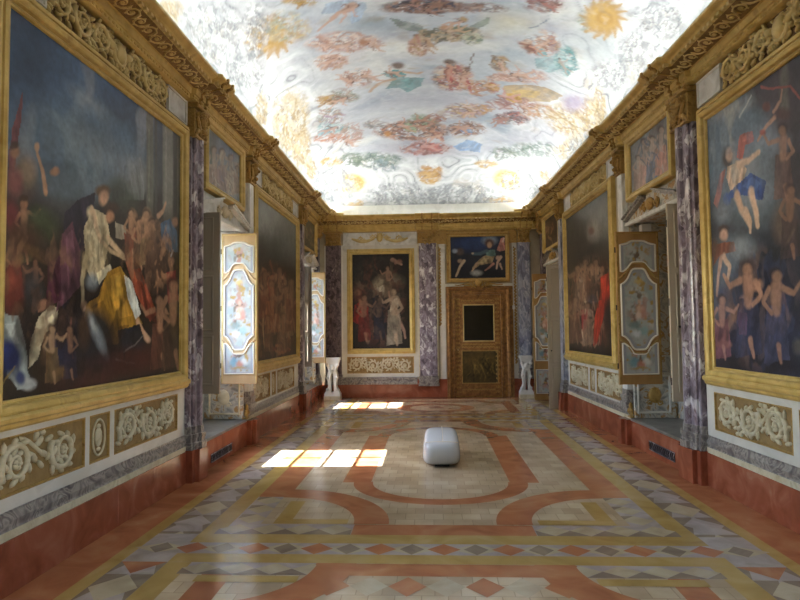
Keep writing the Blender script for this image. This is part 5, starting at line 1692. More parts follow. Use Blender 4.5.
PAINT['R1'] = '''E 56697a 100 50 562.9 322 -86.2 -26 3.9 -55.1
E 46596e 80 60 589.3 339.8 -26.5 -8.5 1.8 -25
E 64727c 80 70 539.4 297 -37.8 -10.1 2.5 -35.1
E 8d8f8b 80 70 560.1 360.5 -37.9 -4.6 -4.7 -7.7
E 8c8880 70 60 574.4 362 -17.2 -3 -2.2 -4.4
E 3b3a40 95 50 505.2 353.5 -29.1 -5.3 -6.7 -15.4
E 4a4248 90 60 480.4 321.1 -22.4 -7.9 2.7 -39.1
E 2e2c33 90 50 470.4 286.3 -11.9 -3.4 3.1 -45.8
S 6c6a62 60 50 5 5 479 360.6 481.2 329.3
E 6a7786 85 60 503.8 312.5 -22 -7 0.7 -9.8
E 7b838c 70 60 532.2 286.3 -24.5 -6.1 1.6 -22.5
E 25293a 100 40 525.6 164.2 -88.6 -1.3 3.5 -50.9
E 1f2536 95 40 508.4 205.2 -55.4 -5.4 1.7 -24.7
E 4e5b6c 85 60 585.2 212.8 -25.9 -2.5 2.1 -28.5
E 606c78 70 60 560.8 228.7 -30.6 -4 0.9 -12.7
E 3a465a 80 60 607.2 175.3 -19.9 -0.6 1.4 -19.7
S b5b7b4 80 40 1.5 0.7 544.6 346.8 535 352.3 525.6 358.7
E 5c3a34 95 30 503.9 340.6 -5.5 -2.1 0.3 -4.1
S 9a7868 95 30 2.3 1.5 494.2 327.6 505 324.3 517.8 316.5
S a37f70 95 30 1.9 1 493.8 333.3 484.8 338 482.4 346.2
S 8c4a46 90 30 1.1 0.9 510.6 360.1 493.3 351.8 471.8 344.1 461.4 331.1
E 8a4744 90 30 510.5 320.9 -4.2 -1.4 0.2 -2.5
E 4b3432 80 40 483.7 327.3 -8.9 -3.2 0.3 -4.7
P a0584f 97 545.8 330.5 525.6 327.6 524.2 317.2 537.3 318.8 542.7 307.7 551.8 311.6
P bf7468 60 541.3 327.7 528.8 326.2 530.5 321 541.6 322.7
P 94605c 95 582.7 304.1 571 306.4 578.2 292.1 589.2 272.6 596.4 279.6
E 3c3434 95 30 568.7 316.5 -8.8 -2.5 0.7 -10.2
E b39582 98 30 564.6 318.5 -6.2 -1.8 0.5 -6.4
P bba48e 98 567.8 308.2 547.4 306.5 536.6 297.1 544.2 286.4 563.6 283.2 571.6 298.5
P d0bda8 60 564.5 304.7 549.9 304.6 546 294.5 558.2 289.9
S bba28c 98 30 3.7 2.2 552.3 305.3 533.9 303.9 517.3 306.5
P 304a84 98 566 283.8 530.2 292.9 508.1 278.8 515.2 264.9 544.9 276.4 569.1 276.5
P 48649c 80 544.4 283.9 528.3 288.7 516.2 279.6 527.1 274.8
P 243e78 80 522.9 273.9 509.6 275.5 516 265
E 3d5a9a 90 30 571.5 278.4 -7.1 -1.5 0.4 -5.6
S b59a84 98 30 4.9 3.2 554.3 277.2 548.1 264.3 535.5 249.3
S bda48e 98 30 4.6 2.8 531.4 275.8 526 259.8 522.8 244.6
E 6a7480 80 50 580.1 266.7 -14.6 -2.8 0.7 -9.4
S b59a84 98 30 3.1 1.7 541.4 261.7 534.1 250.3 534.7 241.7
E 3c2e2c 95 30 580.2 250.5 -9.1 -1.5 0.3 -4.7
E a8897a 98 30 579.5 245 -7.3 -1.1 0.4 -5.2
P 6e4438 97 592.8 238.8 562 237 558.8 227.5 588.2 227.2 602.6 217.8
S a08678 95 30 3.2 1.9 585.8 224.2 592.2 208.5 596.3 189.5
S aa9282 95 30 3.4 2.1 580.5 224.9 571 214.5 575.3 204.3
E 5c4038 90 40 598.6 234 -7.8 -1 0.6 -8.8
E 8f9aa4 50 70 548.4 227.4 -14.6 -1.9 0.6 -8.9
E 141a2c 95 35 509.1 177.6 -33.2 -1.4 1.8 -26.3
E 1a2038 90 35 515.2 147.2 -48.1 0.9 1.3 -18.3
E 10131e 90 35 533.1 127.4 -66.7 3.8 0.7 -10.3
E 9c7460 95 35 530.6 194.4 -10.6 -0.8 0.4 -5.2
E 8a6450 90 35 500.5 191 -6.7 -0.5 0.3 -4
S a07a6a 90 35 4.8 3.6 551.6 181.9 554.6 171.9
P 7a4656 95 561.7 172.1 545.5 170.4 546.8 151.6 558.4 151.5
S 7a5a4c 95 35 6.3 3.3 566.6 172.2 580.2 156.6 589 143.1
E 8a6450 90 30 586.4 141.8 -12.9 0.3 0.3 -3.8
S 8a6658 90 35 3.1 2 493.5 183.7 487.4 165.5
E 27304e 80 40 497.6 177.1 -10.6 -0.4 1 -14.5
E 5a4c42 80 40 486 239.4 -15.2 -2.7 1.2 -17.3
S 8c7a68 80 40 1.9 1.4 475.8 233.2 487.2 221.5
E 191e2a 95 35 491.2 217.5 -33.4 -1.4 -1 -6.5
E 57564e 80 40 476.7 143.6 -6 0.2 0.4 -6.1
E 30405e 80 50 580.9 183.3 -18.2 -0.9 0.9 -13.2
N 2e3a58,1c2338,4c4448,5f4a40 55 525 172.7 -59 -1.8 3.5 -50.9 0.58 7 3
N 7c8890,93938c,5c6c7c 40 554.4 319.4 -50.1 -15.1 3.9 -54.2 0.6 6 5
E 37343c 90 70 413.6 263.3 -45.5 -12.2 4.3 -66.8
N 5a4a48,2e3344,6a5a50,20242e 60 398.2 226.7 -58.7 -10.7 7 -108.9 0.57 4 31
E 1c2130 80 60 411.9 149.4 -53.4 1 1.7 -26.4
P 2a3048 80 558.7 184.1 528.6 184.2 524 135.9 567.1 130
S 94705c 80 30 8 6.4 541.4 199.9 542.8 180.2
S 94705c 80 30 3.1 2.1 530.4 197.5 521.9 185.3 536 176.7
S 94705c 80 30 3.3 2 553.1 200.1 571.8 196.5 582.4 207.6
S 94705c 80 30 3.7 2.1 540.9 147 537.7 133
E 2c2226 80 30 542 211.9 -11.1 -1.2 0.5 -6.7
E 94705c 80 30 542.2 209.5 -7.4 -0.7 0.4 -5.1
P 343a54 80 515.6 175.8 490.5 176.3 486.8 132.7 522.7 127.1
S 8a6a58 80 30 6.9 5.5 501.2 190.3 502.4 172.5
S 8a6a58 80 30 2.8 1.9 510.9 189.5 520.4 179 508.6 169.8
S 8a6a58 80 30 2.7 1.6 492 189 479 184 471 191.6
S 8a6a58 80 30 3.2 1.8 500.9 142.6 498.3 130
E 2a2226 80 30 501.6 201.1 -9.2 -0.8 0.4 -6
E 8a6a58 80 30 499.4 198.8 -6.1 -0.5 0.3 -4.6
P 6a4450 75 601.2 165 577.6 165.8 573.7 130.6 607.6 126.1
S 94746a 75 30 6 4.8 587.8 176.8 588.8 162.5
S 94746a 75 30 2.5 1.6 596.9 176 605.7 167.4 594.6 160.2
S 94746a 75 30 2.3 1.4 579 175.9 566.6 172.2 558.9 178.5
S 94746a 75 30 2.8 1.6 587.2 138.5 584.6 128.4
E 2c2226 75 30 588.3 185.4 -8.7 -0.4 0.3 -4.8
E 94746a 75 30 586.2 183.6 -5.8 -0.3 0.3 -3.7
P 54403c 80 494.7 298.3 476 293.9 473.2 258.6 500.1 261.7
S 8a6a5a 80 30 5.3 4.2 484 306.9 484.9 293.2
S 8a6a5a 80 30 2.1 1.4 477.1 303.6 471.7 293.7 480.7 289.7
S 8a6a5a 80 30 2.2 1.3 491.2 308.7 502.6 308.8 508.9 317.9
S 8a6a5a 80 30 2.5 1.4 483.8 269.3 481.9 258.9
E 2c2226 80 30 484.3 315.5 -6.9 -2.3 0.3 -4.7
E 8a6a5a 80 30 484.4 313.8 -4.6 -1.5 0.2 -3.6
P 3a3034 75 488.9 248.2 470.7 245.8 468 211.5 494.1 211.9
S 7a5c4c 75 30 5.2 4.1 478.4 257.7 479.4 244.2
S 7a5c4c 75 30 2.1 1.4 485.5 258.2 492.3 251.1 483.9 242.8
S 7a5c4c 75 30 2 1.2 471.7 255.7 462.1 250.5 456.2 255.5
S 7a5c4c 75 30 2.4 1.4 478.3 221 476.4 210.9
E 2c2226 75 30 478.7 266.1 -6.7 -1.6 0.3 -4.6
E 7a5c4c 75 30 477.1 264 -4.4 -1 0.2 -3.5'''
PAINT['R2'] = '''E 676a66 100 60 973.4 321.5 -125.9 -21.6 3.4 -38.3
E 4c4b46 90 60 1082 334.6 -104 -17.3 3 -32
E 7d807c 60 80 940 339.9 -48.9 -9.7 1.3 -15.4
E 3a3733 90 50 1065.8 293.6 -113.3 -14.8 3.2 -35
E 45413c 80 60 961.3 275.1 -81.6 -10.2 2.2 -25.2
E 221c19 100 40 1019.8 183.7 -160.3 -4.3 7.8 -86.9
N 6a4c3c,8c6c54,3a2c28,5c4438,7a3a30,a08c74 45 1021.9 199.3 -138.1 -5.8 6.6 -73.7 0.6 9 4
E 93908a 80 60 990.5 316.8 -32.6 -5.3 1.3 -14.6
E 6a4038 80 40 999 318.2 -16.6 -2.7 0.6 -6.6
G 6a4838,8f6850,4c3a30,a58c72,3a2c26 80 1005.6 244.6 -5.58 -0.495 0.148 -1.65 30 7 16 10 70 6 1
G 9c8878,6b4438,3c2e2a,80604c,241c1c,b0a496 80 1055 200.7 -6.14 -0.259 0.158 -1.73 30 8 10 18 80 8 1.1
G 6a3a30,5a3028,a08068,241a1a 80 1023.5 142.4 -5.76 0.0823 0.151 -1.68 18 9 14 12 80 8 1
P 9c2f22 97 956.7 237.9 918.7 241.6 914.3 208.7 946.5 176.9 981.6 135.5 1007.4 127.3 994.9 172.9 964.1 206.6
P b8402e 80 952.2 235.1 926.3 237.6 935.7 214.6 957.8 206.3
P 6c1f1c 80 944.9 196 921.9 204.4 947.4 167.4
E 3a2822 95 30 942.7 255.9 -14.7 -1.6 0.8 -9.3
E 8c6a50 80 30 947.9 249.2 -9.9 -1 0.4 -4.7
E 6c7c9a 90 40 1009 206.4 -28 -1.4 0.6 -6.6
P 8a2c34 92 1075.3 190.6 1028 191.7 1040.2 157.9 1069 152.5
E c4bcb0 85 40 1061.6 233.4 -15.6 -1.1 1.1 -12.2
S b8a890 85 30 5.3 3.3 1063 217.2 1036.4 199.9 1047 184.4
S c0a890 85 30 4.6 3.3 1069 152.5 1057.5 131.2
E 1c1716 90 40 927.6 171.8 -18.9 -0.3 2.9 -33.4
P 5a4a40 62 1119.7 241.3 1059 238.2 1047.2 189.4 1134.1 188.1
S 8a705c 62 30 11.3 9 1085.6 255.3 1087.4 235.7
S 8a705c 62 30 4.4 2.9 1063.3 251.7 1045.4 238.6 1073.5 231.5
S 8a705c 62 30 4.7 2.8 1109.1 256.6 1146.8 255 1168.7 267.2
S 8a705c 62 30 5.2 3 1081.9 202.3 1074.7 188
E 2a1e18 62 30 1087.4 267.3 -22.5 -2.3 0.6 -6.6
E 8a705c 62 30 1087.6 264.9 -15 -1.5 0.5 -5.1
P 7a5a48 62 1069.2 250.4 1018.5 247.3 1008.7 204.5 1081.2 204.4
S 8a705c 62 30 9.6 7.7 1040.8 262.4 1042.4 245.3
S 8a705c 62 30 4 2.6 1060.5 263 1079.2 254.2 1054.8 243.6
S 8a705c 62 30 3.7 2.2 1022.1 259.8 995.4 253.1 979.7 259.3
S 8a705c 62 30 4.5 2.6 1037.8 216.1 1031.8 203.5
E 2a1e18 62 30 1042.3 272.9 -18.7 -2.1 0.5 -5.8
E 8a705c 62 30 1037.7 270.3 -12.4 -1.4 0.4 -4.4
P 4a3a34 62 1030.1 237.8 978.6 235.1 968.7 190.1 1042.4 188.9
S 8a705c 62 30 10 8 1001.2 250.8 1002.8 232.7
S 8a705c 62 30 3.9 2.6 982.2 247.6 967 235.6 991 229
S 8a705c 62 30 4.1 2.5 1021.1 252 1052.9 250.4 1071.3 261.4
S 8a705c 62 30 4.6 2.6 998.2 202 992.2 188.8
E 2a1e18 62 30 1002.7 261.9 -19.1 -2 0.5 -6.1
E 8a705c 62 30 1002.9 259.7 -12.7 -1.3 0.4 -4.7
P 6a4a3c 62 1146.6 182.8 1083.2 183 1070.8 134 1161.6 127.8
S 8a705c 62 30 11.7 9.3 1111 198.9 1112.9 178.9
S 8a705c 62 30 4.8 3.2 1135.7 198.2 1159.3 186.5 1128.4 175.9
S 8a705c 62 30 4.5 2.7 1087.6 197.2 1054.6 191.4 1035.2 199.7
S 8a705c 62 30 5.4 3.1 1107 145.2 1099.5 131
E 2a1e18 62 30 1112.9 211.1 -23.5 -1.2 0.6 -6.8
E 8a705c 62 30 1107.1 208.4 -15.5 -0.7 0.5 -5.2
P 8a7260 62 1057.5 172.7 1008.1 173.3 998.5 132 1069.2 126.7
S 8a705c 62 30 9.4 7.5 1029.8 186.5 1031.4 169.6
S 8a705c 62 30 3.7 2.4 1011.6 184.7 997 174.4 1020 166.8
S 8a705c 62 30 3.9 2.3 1048.9 186.4 1079.3 183 1096.8 192.1
S 8a705c 62 30 4.4 2.5 1026.9 141.3 1021.1 129.4
E 2a1e18 62 30 1031.3 196.7 -18.3 -0.7 0.5 -5.7
E 8a705c 62 30 1031.5 194.7 -12.2 -0.5 0.4 -4.4
P 3c302c 62 1004 244.6 959.3 241.9 950.7 201.7 1014.6 201.4
S 8a705c 62 30 8.8 7 978.9 256 980.3 239.9
S 8a705c 62 30 3.4 2.3 962.4 253 949.1 242.3 970.1 236.5
S 8a705c 62 30 3.6 2.2 996.2 257.1 1023.6 255.8 1039.3 265.7
S 8a705c 62 30 4.1 2.3 976.4 212.6 971.1 200.8
E 2a1e18 62 30 980.2 265.9 -16.6 -1.9 0.5 -5.4
E 8a705c 62 30 980.3 263.9 -11 -1.2 0.4 -4.2'''
PAINT['BK'] = '''E 1c1918 100 50 -120.7 229.1 95.2 -1.3 -1.3 -142.5
E 34312c 90 60 -131.8 325 33.4 -0.6 -0.1 -14.3
E 2c2b28 80 60 -159.9 300.4 28.7 -0.5 -0.3 -33.5
S a07c68 90 30 4.8 2.9 -90 324.3 -79 318.6 -69.6 312.8
S 97705e 90 30 3.3 1.9 -82.9 315.8 -87.3 324.3
E 8a6250 80 40 -73.4 320.1 5.9 -0.1 -0.1 -4.8
E 5c4a3c 90 40 -96 288.2 14.3 -0.2 -0.1 -11.9
E 857a66 90 40 -112.9 263.5 20.7 11.6 10.5 -18.7
E 6a6254 80 50 -90.6 271.5 23.8 -0.4 -0.2 -16.7
P 9c9280 85 -132.4 255.5 -110.1 266.2 -107.5 246.8 -124.1 248.7
P 6c1c18 97 -181.7 217.3 -166 227.1 -146.7 211.3 -150.8 189.2 -172 171.7 -185.9 178.5
P 8c2a22 75 -174.5 211.6 -160.5 217 -155.1 200.3 -171.9 189.4
E 56322a 90 40 -165.9 244.8 19.1 -0.3 -0.2 -21.4
E 8c6650 90 35 -163.2 227 7.2 -0.1 -0.1 -9.5
E 7a5a46 85 35 -174.2 247.7 7.2 -0.1 -0.1 -7.1
P 141824 97 -138.2 233.3 -124.2 241.5 -110.6 210.8 -105.6 161.1 -133.2 166.9 -138.4 200.1
P 22283a 60 -132.6 227.7 -124.3 233.2 -116.3 194.3 -127.4 188.9
P a39a88 95 -90.9 241 -74.2 246.3 -69 221.3 -83 204.9 -98.5 199.6 -93.9 221.7
P c3bba8 70 -88.2 235.4 -77.1 239.2 -78.4 218.7 -88.4 210.5
E 2e221c 90 35 -83.5 255.9 9.5 -0.1 -0.1 -9.5
E 8a6a54 90 35 -84.7 248.1 6.2 -0.1 -0.1 -7.1
S a58a74 92 30 4.7 2.8 -83 204.9 -77.7 177.3 -86.5 133.3
S 95786a 92 30 4.3 2.4 -77.7 182.8 -64.2 155.1 -61.6 138.6
E 8a7460 80 40 -150.1 139.5 4.8 -0 -0.1 -11.8
S 6e5442 85 35 3.3 2.4 -155.4 164.4 -150.1 134
E 3a302a 70 50 -122.2 155.7 11.9 -0.1 -0.1 -7.1
N 3c322c,55463a,2a2420,4c3028 70 -121.5 227.6 61.9 -0.8 -1 -104.5 0.58 8 4
G 2a2420,3c3028,4c3a30,201a18 60 -119 205.4 2.38 -0.03 -0.0225 -2.37 22 11 22 30 80 9 1.4
P 5c1a16 60 -170.6 199 -148.6 200.8 -142.9 135.1 -174.3 130.3
S 806450 60 30 7.9 6.3 -158.9 220.8 -159.1 194.7
S 806450 60 30 3.1 2.1 -167.3 218.8 -174.8 203.2 -164.4 190.6
S 806450 60 30 3.1 1.9 -150.5 219.7 -138 213.2 -130.6 225.7
S 806450 60 30 3.7 2.1 -156.3 150.9 -153.4 132.1
E 2a1e18 60 30 -159.8 236.5 8.2 -0.1 -0.1 -8.8
E 806450 60 30 -157.8 233.3 5.5 -0.1 -0.1 -6.8
P 857c6c 65 -101.8 204.3 -74.9 206.5 -68.1 126.1 -106.5 120.2
S 98826c 65 30 9.6 7.7 -87.4 231 -87.8 199
S 98826c 65 30 3.8 2.6 -77.2 228.3 -68.5 209 -81.4 193.8
S 98826c 65 30 3.8 2.3 -97.7 229.9 -113.2 222.4 -122 237.9
S 98826c 65 30 4.5 2.6 -84.5 145.4 -80.9 122.5
E 2a1e18 65 30 -88.5 250.3 10 -0.1 -0.1 -10.8
E 98826c 65 30 -88.6 246.4 6.7 -0.1 -0.1 -8.3
P 1a1e2a 60 -133.9 197 -113.9 198.7 -108.8 139 -137.3 134.6
S 5c483c 60 30 7.1 5.7 -123.2 216.8 -123.4 193.1
S 5c483c 60 30 2.9 1.9 -130.8 215 -137.6 200.9 -128.2 189.4
S 5c483c 60 30 2.8 1.7 -115.6 215.8 -104.3 209.9 -97.5 221.2
S 5c483c 60 30 3.3 1.9 -121 153.3 -118.3 136.3
E 201814 60 30 -124 231.1 7.4 -0.1 -0.1 -8
E 5c483c 60 30 -122.2 228.2 4.9 -0.1 -0.1 -6.2
P 5a4a3c 70 -109 280.8 -94 282 -90.2 237 -111.6 233.8
S 8a6c58 70 30 5.4 4.3 -101 295.7 -101.2 277.8
S 8a6c58 70 30 2.1 1.4 -95.3 294.2 -90.4 283.4 -97.7 274.9
S 8a6c58 70 30 2.1 1.3 -106.8 295.1 -115.4 290.9 -120.3 299.6
S 8a6c58 70 30 2.5 1.4 -99.4 247.8 -97.4 235
E 2a1e18 70 30 -101.6 306.5 5.6 -0.1 -0.1 -6
E 8a6c58 70 30 -101.7 304.3 3.7 -0.1 -0 -4.7'''
PAINT['BS'] = '''E 1c2c50 100 50 101.8 359.4 51.7 -1 -0.3 -19
E 24365e 80 60 117.6 365.5 28.2 -0.5 -0.2 -14.3
E 131520 100 50 60 300 33 -0.5 -0.4 -28.4
E 15161c 100 50 116.2 286.5 70.3 -1.1 -0.2 -14.2
E 8a96a0 80 60 139.5 366.7 14.1 -0.3 -0.2 -9.5
E 4c3a34 90 35 70.1 341 9.4 -0.2 -0.1 -8.3
E 8a94a0 80 40 57.6 342.8 5.9 -0.1 -0.1 -4.8
S a08c74 95 30 3.8 2.1 79.2 318.7 69.5 306.2 59.8 282.6
E 8c7660 90 35 69.7 318.8 5.9 -0.1 -0.1 -4.7
E 4a3026 95 30 139.4 360.3 10.6 -0.2 -0.2 -10.7
E b08c70 95 30 139.9 355.6 5.6 -0.1 -0.1 -7.1
P 4c6660 95 129.7 343.1 151.6 344.3 154.4 330 132.5 327.2
S 3f5058 95 30 4.2 3.3 132.8 341.5 117 335.4 101.4 335.7
E b09a80 85 35 99.8 336.7 3.3 -0.1 -0 -2.4
P 7c6c50 97 126.3 330.5 151.3 328.5 144.8 312.8 116.6 308.6 100.7 296.2 97.7 302.6 113.7 321.3
P a0906c 70 123.1 324.3 138.7 325.6 129.2 314.7 110.3 310.3
S 9a8068 90 30 2.6 1.7 110.4 311.8 97.6 294.7
E 9a9a94 80 50 108.4 289.8 11.7 -0.2 -0.1 -6.1
S 9c7060 90 30 2.8 1.9 147.9 311.2 136.8 301.9 128.8 295.8
P a06c64 95 166.1 370.9 174 373.9 177.1 342.3 164 339.3 156.2 342.6
P b9a49a 70 170.8 372.4 175.5 372.3 173.8 361.3 168.1 361.4
S ab8f7c 95 30 3.3 1.9 165.3 326.7 157.3 314.2 155.4 300
S a58a78 90 30 2.4 1.6 163.4 310.9 167.9 298.3
E a58a78 90 35 159 325.2 4.7 -0.1 -0.1 -4.7'''
PAINT['OL1'] = '''E 767f86 100 60 738.7 370.1 72.6 20 0.4 -43.5
E 5f6e80 80 70 753.4 393.7 37.8 11.4 0.2 -18.3
E 8c908c 60 70 793.5 357.6 25 6 0.2 -27.4
E 515248 80 60 703.9 378.8 16.5 5 0.3 -26.9
P 8a7262 80 695.5 359 725.2 368.3 734.4 337.2 691.9 324.7
S 948678 80 30 6.4 5.1 710.6 374.1 710.8 361.2
S 948678 80 30 2.5 1.7 699.5 369.8 690.1 359.6 703.8 357.2
S 948678 80 30 2.6 1.6 722.1 376.9 740.1 378.9 750.9 388.6
S 948678 80 30 3 1.7 715.3 340.5 719.7 332.2
E 4a3a30 80 30 709.1 381.5 11 3.3 0 -4.4
E 948678 80 30 712 380.8 7.4 2.2 0 -3.4
P 7a6a66 80 723.1 365 753.6 374.4 763 343.7 719.3 331
S 948678 80 30 6.5 5.2 738.7 380 738.8 367.2
S 948678 80 30 2.5 1.7 727.2 375.7 717.6 365.5 731.6 363.3
S 948678 80 30 2.7 1.6 750.5 382.9 768.9 385 780 394.7
S 948678 80 30 3 1.7 743.4 346.8 747.9 338.6
E 4a3a30 80 30 737.1 387.3 11.3 3.4 0 -4.3
E 948678 80 30 740.1 386.6 7.6 2.3 0 -3.3
P 9a9284 80 756.7 367.2 788.4 376.7 798.1 346.2 752.7 333.5
S 948678 80 30 6.6 5.3 772.9 382.2 773 369.5
S 948678 80 30 2.6 1.7 761 377.9 751 367.7 765.6 365.5
S 948678 80 30 2.7 1.6 785.2 385.1 804.3 387.3 815.8 396.9
S 948678 80 30 3.1 1.8 777.7 349.3 782.4 341.1
E 4a3a30 80 30 771.3 389.4 11.7 3.4 0 -4.3
E 948678 80 30 774.4 388.8 7.9 2.3 0 -3.3
P 8c8074 80 785.7 366.9 808.7 373.5 815.7 352.2 782.7 342.9
S 948678 80 30 4.7 3.8 797.5 377.4 797.6 368.5
S 948678 80 30 1.9 1.2 788.9 374.4 781.5 367.2 792.2 365.7
S 948678 80 30 1.9 1.1 806.4 379.4 820.1 380.8 828.3 387.4
S 948678 80 30 2.2 1.3 801 354.2 804.4 348.5
E 4a3a30 80 30 796.4 382.5 8.5 2.3 0 -3
E 948678 80 30 798.6 382 5.7 1.5 0 -2.3
G 908074,70645c,a8a498,5c5450,66707a 70 746.2 359.2 3.7 0.956 0.0118 -1.29 30 21 14 20 80 9 0.9'''
PAINT['OL2'] = '''E 54503f 100 60 1291.7 374 87 14.1 -0.7 -35.3
G 7a6c50,3a3228,8c7c5e,5c4030 80 1291.5 360.7 10.9 1.65 -0.0411 -2.21 14 23 5 12 85 7 0.8'''
PAINT['OR1'] = '''E 6f7478 100 60 747.2 377.6 -67.8 -20.4 3.3 -41.6
E 8a9094 70 70 770.7 410.6 -26.3 -8.8 1.4 -17.7
E 4a443e 80 60 717.6 368.7 -28.4 -8.6 2.4 -30.5
E a0a6a8 60 70 751.1 328.5 -49.6 -11.6 0.6 -7.4
P a07c6c 85 783.7 378.6 752.2 370.6 746.5 332.8 791.6 340.6
S 98877a 85 30 7 5.6 765.9 385.9 767.1 371.4
S 98877a 85 30 2.9 1.9 778.2 388.4 789.8 382.8 774.8 371.2
S 98877a 85 30 2.8 1.7 754.3 381.7 737.6 373.2 727.5 376.9
S 98877a 85 30 3.3 1.9 764.6 346 761 334.6
E 3c2c26 85 30 766.7 395 -11.7 -3.7 0.4 -4.9
E 98877a 85 30 763.9 392.3 -7.7 -2.4 0.3 -3.7
P 4c5a70 85 756.5 374.1 728.4 366.9 723.3 331.9 763.6 339.1
S 98877a 85 30 6.4 5.1 740.7 380.9 741.7 367.6
S 98877a 85 30 2.6 1.7 751.6 383.2 762 378 748.6 367.4
S 98877a 85 30 2.5 1.5 730.2 377.2 715.3 369.4 706.2 372.9
S 98877a 85 30 3 1.7 739.5 344.1 736.3 333.5
E 3c2c26 85 30 741.4 389.4 -10.4 -3.3 0.4 -4.5
E 98877a 85 30 738.8 386.9 -6.9 -2.2 0.3 -3.5
P 9c6f5e 85 728.9 377.4 701.6 370.1 696.8 334.8 735.9 342.2
S 98877a 85 30 6.3 5.1 713.5 384.2 714.6 370.8
S 98877a 85 30 2.6 1.7 724.1 386.5 734.2 381.3 721.3 370.6
S 98877a 85 30 2.5 1.5 703.4 380.4 688.9 372.5 680.1 376
S 98877a 85 30 2.9 1.7 712.5 347.1 709.4 336.4
E 3c2c26 85 30 714.2 392.7 -10.1 -3.4 0.4 -4.5
E 98877a 85 30 711.7 390.2 -6.7 -2.2 0.3 -3.5
P 8a7468 85 801.2 367.6 776.6 361.9 772 333.1 807.2 339
S 98877a 85 30 5.4 4.3 787.4 373.3 788.3 362.4
S 98877a 85 30 2.2 1.5 796.9 375.1 805.9 370.7 794.3 362.2
S 98877a 85 30 2.1 1.3 778.2 370.3 765 364 757 367
S 98877a 85 30 2.5 1.4 786.3 343.1 783.5 334.4
E 3c2c26 85 30 788 380.2 -9.1 -2.6 0.3 -3.7
E 98877a 85 30 785.8 378.3 -6 -1.7 0.2 -2.8
G 988478,786458,3f4c60,8a7268,57504c,6c7074 75 748 367.8 -3.08 -0.888 0.0971 -1.22 30 22 14 22 85 9 0.9'''
PAINT['OR2'] = '''E 4a3828 100 60 1287.3 363.2 -73.9 -12 3.9 -38.1
G 7a5840,2c2420,94755c,5c3c30 80 1287.3 363.2 -9.24 -1.5 0.215 -2.11 16 24 5 14 85 8 0.8'''
PAINT['DOORP'] = '''E 5c4c28 90 60 112.3 80.9 41.8 -0.3 -0.3 -18.6
G 3a2f18,6c5a30,2c2412,7c6836,52401f 80 112.1 67 2.32 -0.0176 -0.0402 -2.32 40 25 16 12 85 8 0.9'''

# ================================================================== STRUCTURE
YB = 14.15
Y0 = -1.3


def zprism(mb, outl, z0, z1, m=None):
    n = len(outl)
    vs = [(s, d, z0) for s, d in outl] + [(s, d, z1) for s, d in outl]
    fs = [tuple(range(n)), tuple(range(n, 2 * n))] + [(i, (i + 1) % n, n + (i + 1) % n, n + i) for i in range(n)]
    mb.add(vs, fs, m)


# ---- floor: inlaid marbles, one slab thick, each inlay in its own stone
FM = ['f_tile', 'f_rosso', 'f_yellow', 'f_lilac', 'f_brown', 'f_pale']
fl = MB()
TL, RO, YE, LI, BR, PA = range(6)
CX = 0.07
_lay = [0]


def fpoly(pts, m, lay):
    z = lay * 0.0006
    fl.add([(x + CX, y, z) for x, y in pts], [tuple(range(len(pts)))], m)


def frect(x0, x1, y0, y1, m, lay):
    fpoly([(x0, y0), (x1, y0), (x1, y1), (x0, y1)], m, lay)


def fring(cx, cy, r0, r1, a0, a1, m, lay, n=40, ex=1.0, ey=1.0):
    for i in range(n):
        a = math.radians(a0 + (a1 - a0) * i / n); b = math.radians(a0 + (a1 - a0) * (i + 1) / n)
        fpoly([(cx + r0 * ex * math.cos(a), cy + r0 * ey * math.sin(a)), (cx + r1 * ex * math.cos(a), cy + r1 * ey * math.sin(a)),
               (cx + r1 * ex * math.cos(b), cy + r1 * ey * math.sin(b)), (cx + r0 * ex * math.cos(b), cy + r0 * ey * math.sin(b))], m, lay)


fl.add([(-3.6, Y0, -0.15), (3.8, Y0, -0.15), (3.8, YB + .2, -0.15), (-3.6, YB + .2, -0.15), (-3.6, Y0, 0), (3.8, Y0, 0), (3.8, YB + .2, 0), (-3.6, YB + .2, 0)],
       [(0, 1, 2, 3), (4, 5, 6, 7), (0, 1, 5, 4), (1, 2, 6, 5), (2, 3, 7, 6), (3, 0, 4, 7)], RO)
XE = 1.75
for (ya, yb) in ((0.6, 4.16), (4.54, 10.86), (11.24, 13.75)):
    pass
# side bands
for sg in (-1, 1):
    frect(*sorted((sg * 1.75, sg * 1.92)), 1.0, 13.7, YE, 1)
    frect(*sorted((sg * 1.92, sg * 2.25)), 0.6, 13.9, LI, 1)
    frect(*sorted((sg * 2.25, sg * 2.36)), 0.2, 14.0, YE, 1)
    # diamonds in the side band
    y = 0.8
    k = 0
    while y < 13.8:
        c = sg * 2.085
        fpoly([(c - .16, y), (c, y - .20), (c + .16, y), (c, y + .20)], (RO if (y < 4.9 and k % 2 == 0) else (PA if k % 2 else LI)), 3)
        for q in (-1, 1):
            fpoly([(c + q * .165, y - .21), (c + q * .165, y + .21), (c + q * .01, y + .21)], BR, 2)
        y += 0.42
        k += 1
# base of the field
frect(-1.75, 1.75, 0.6, 13.7, TL, 1)
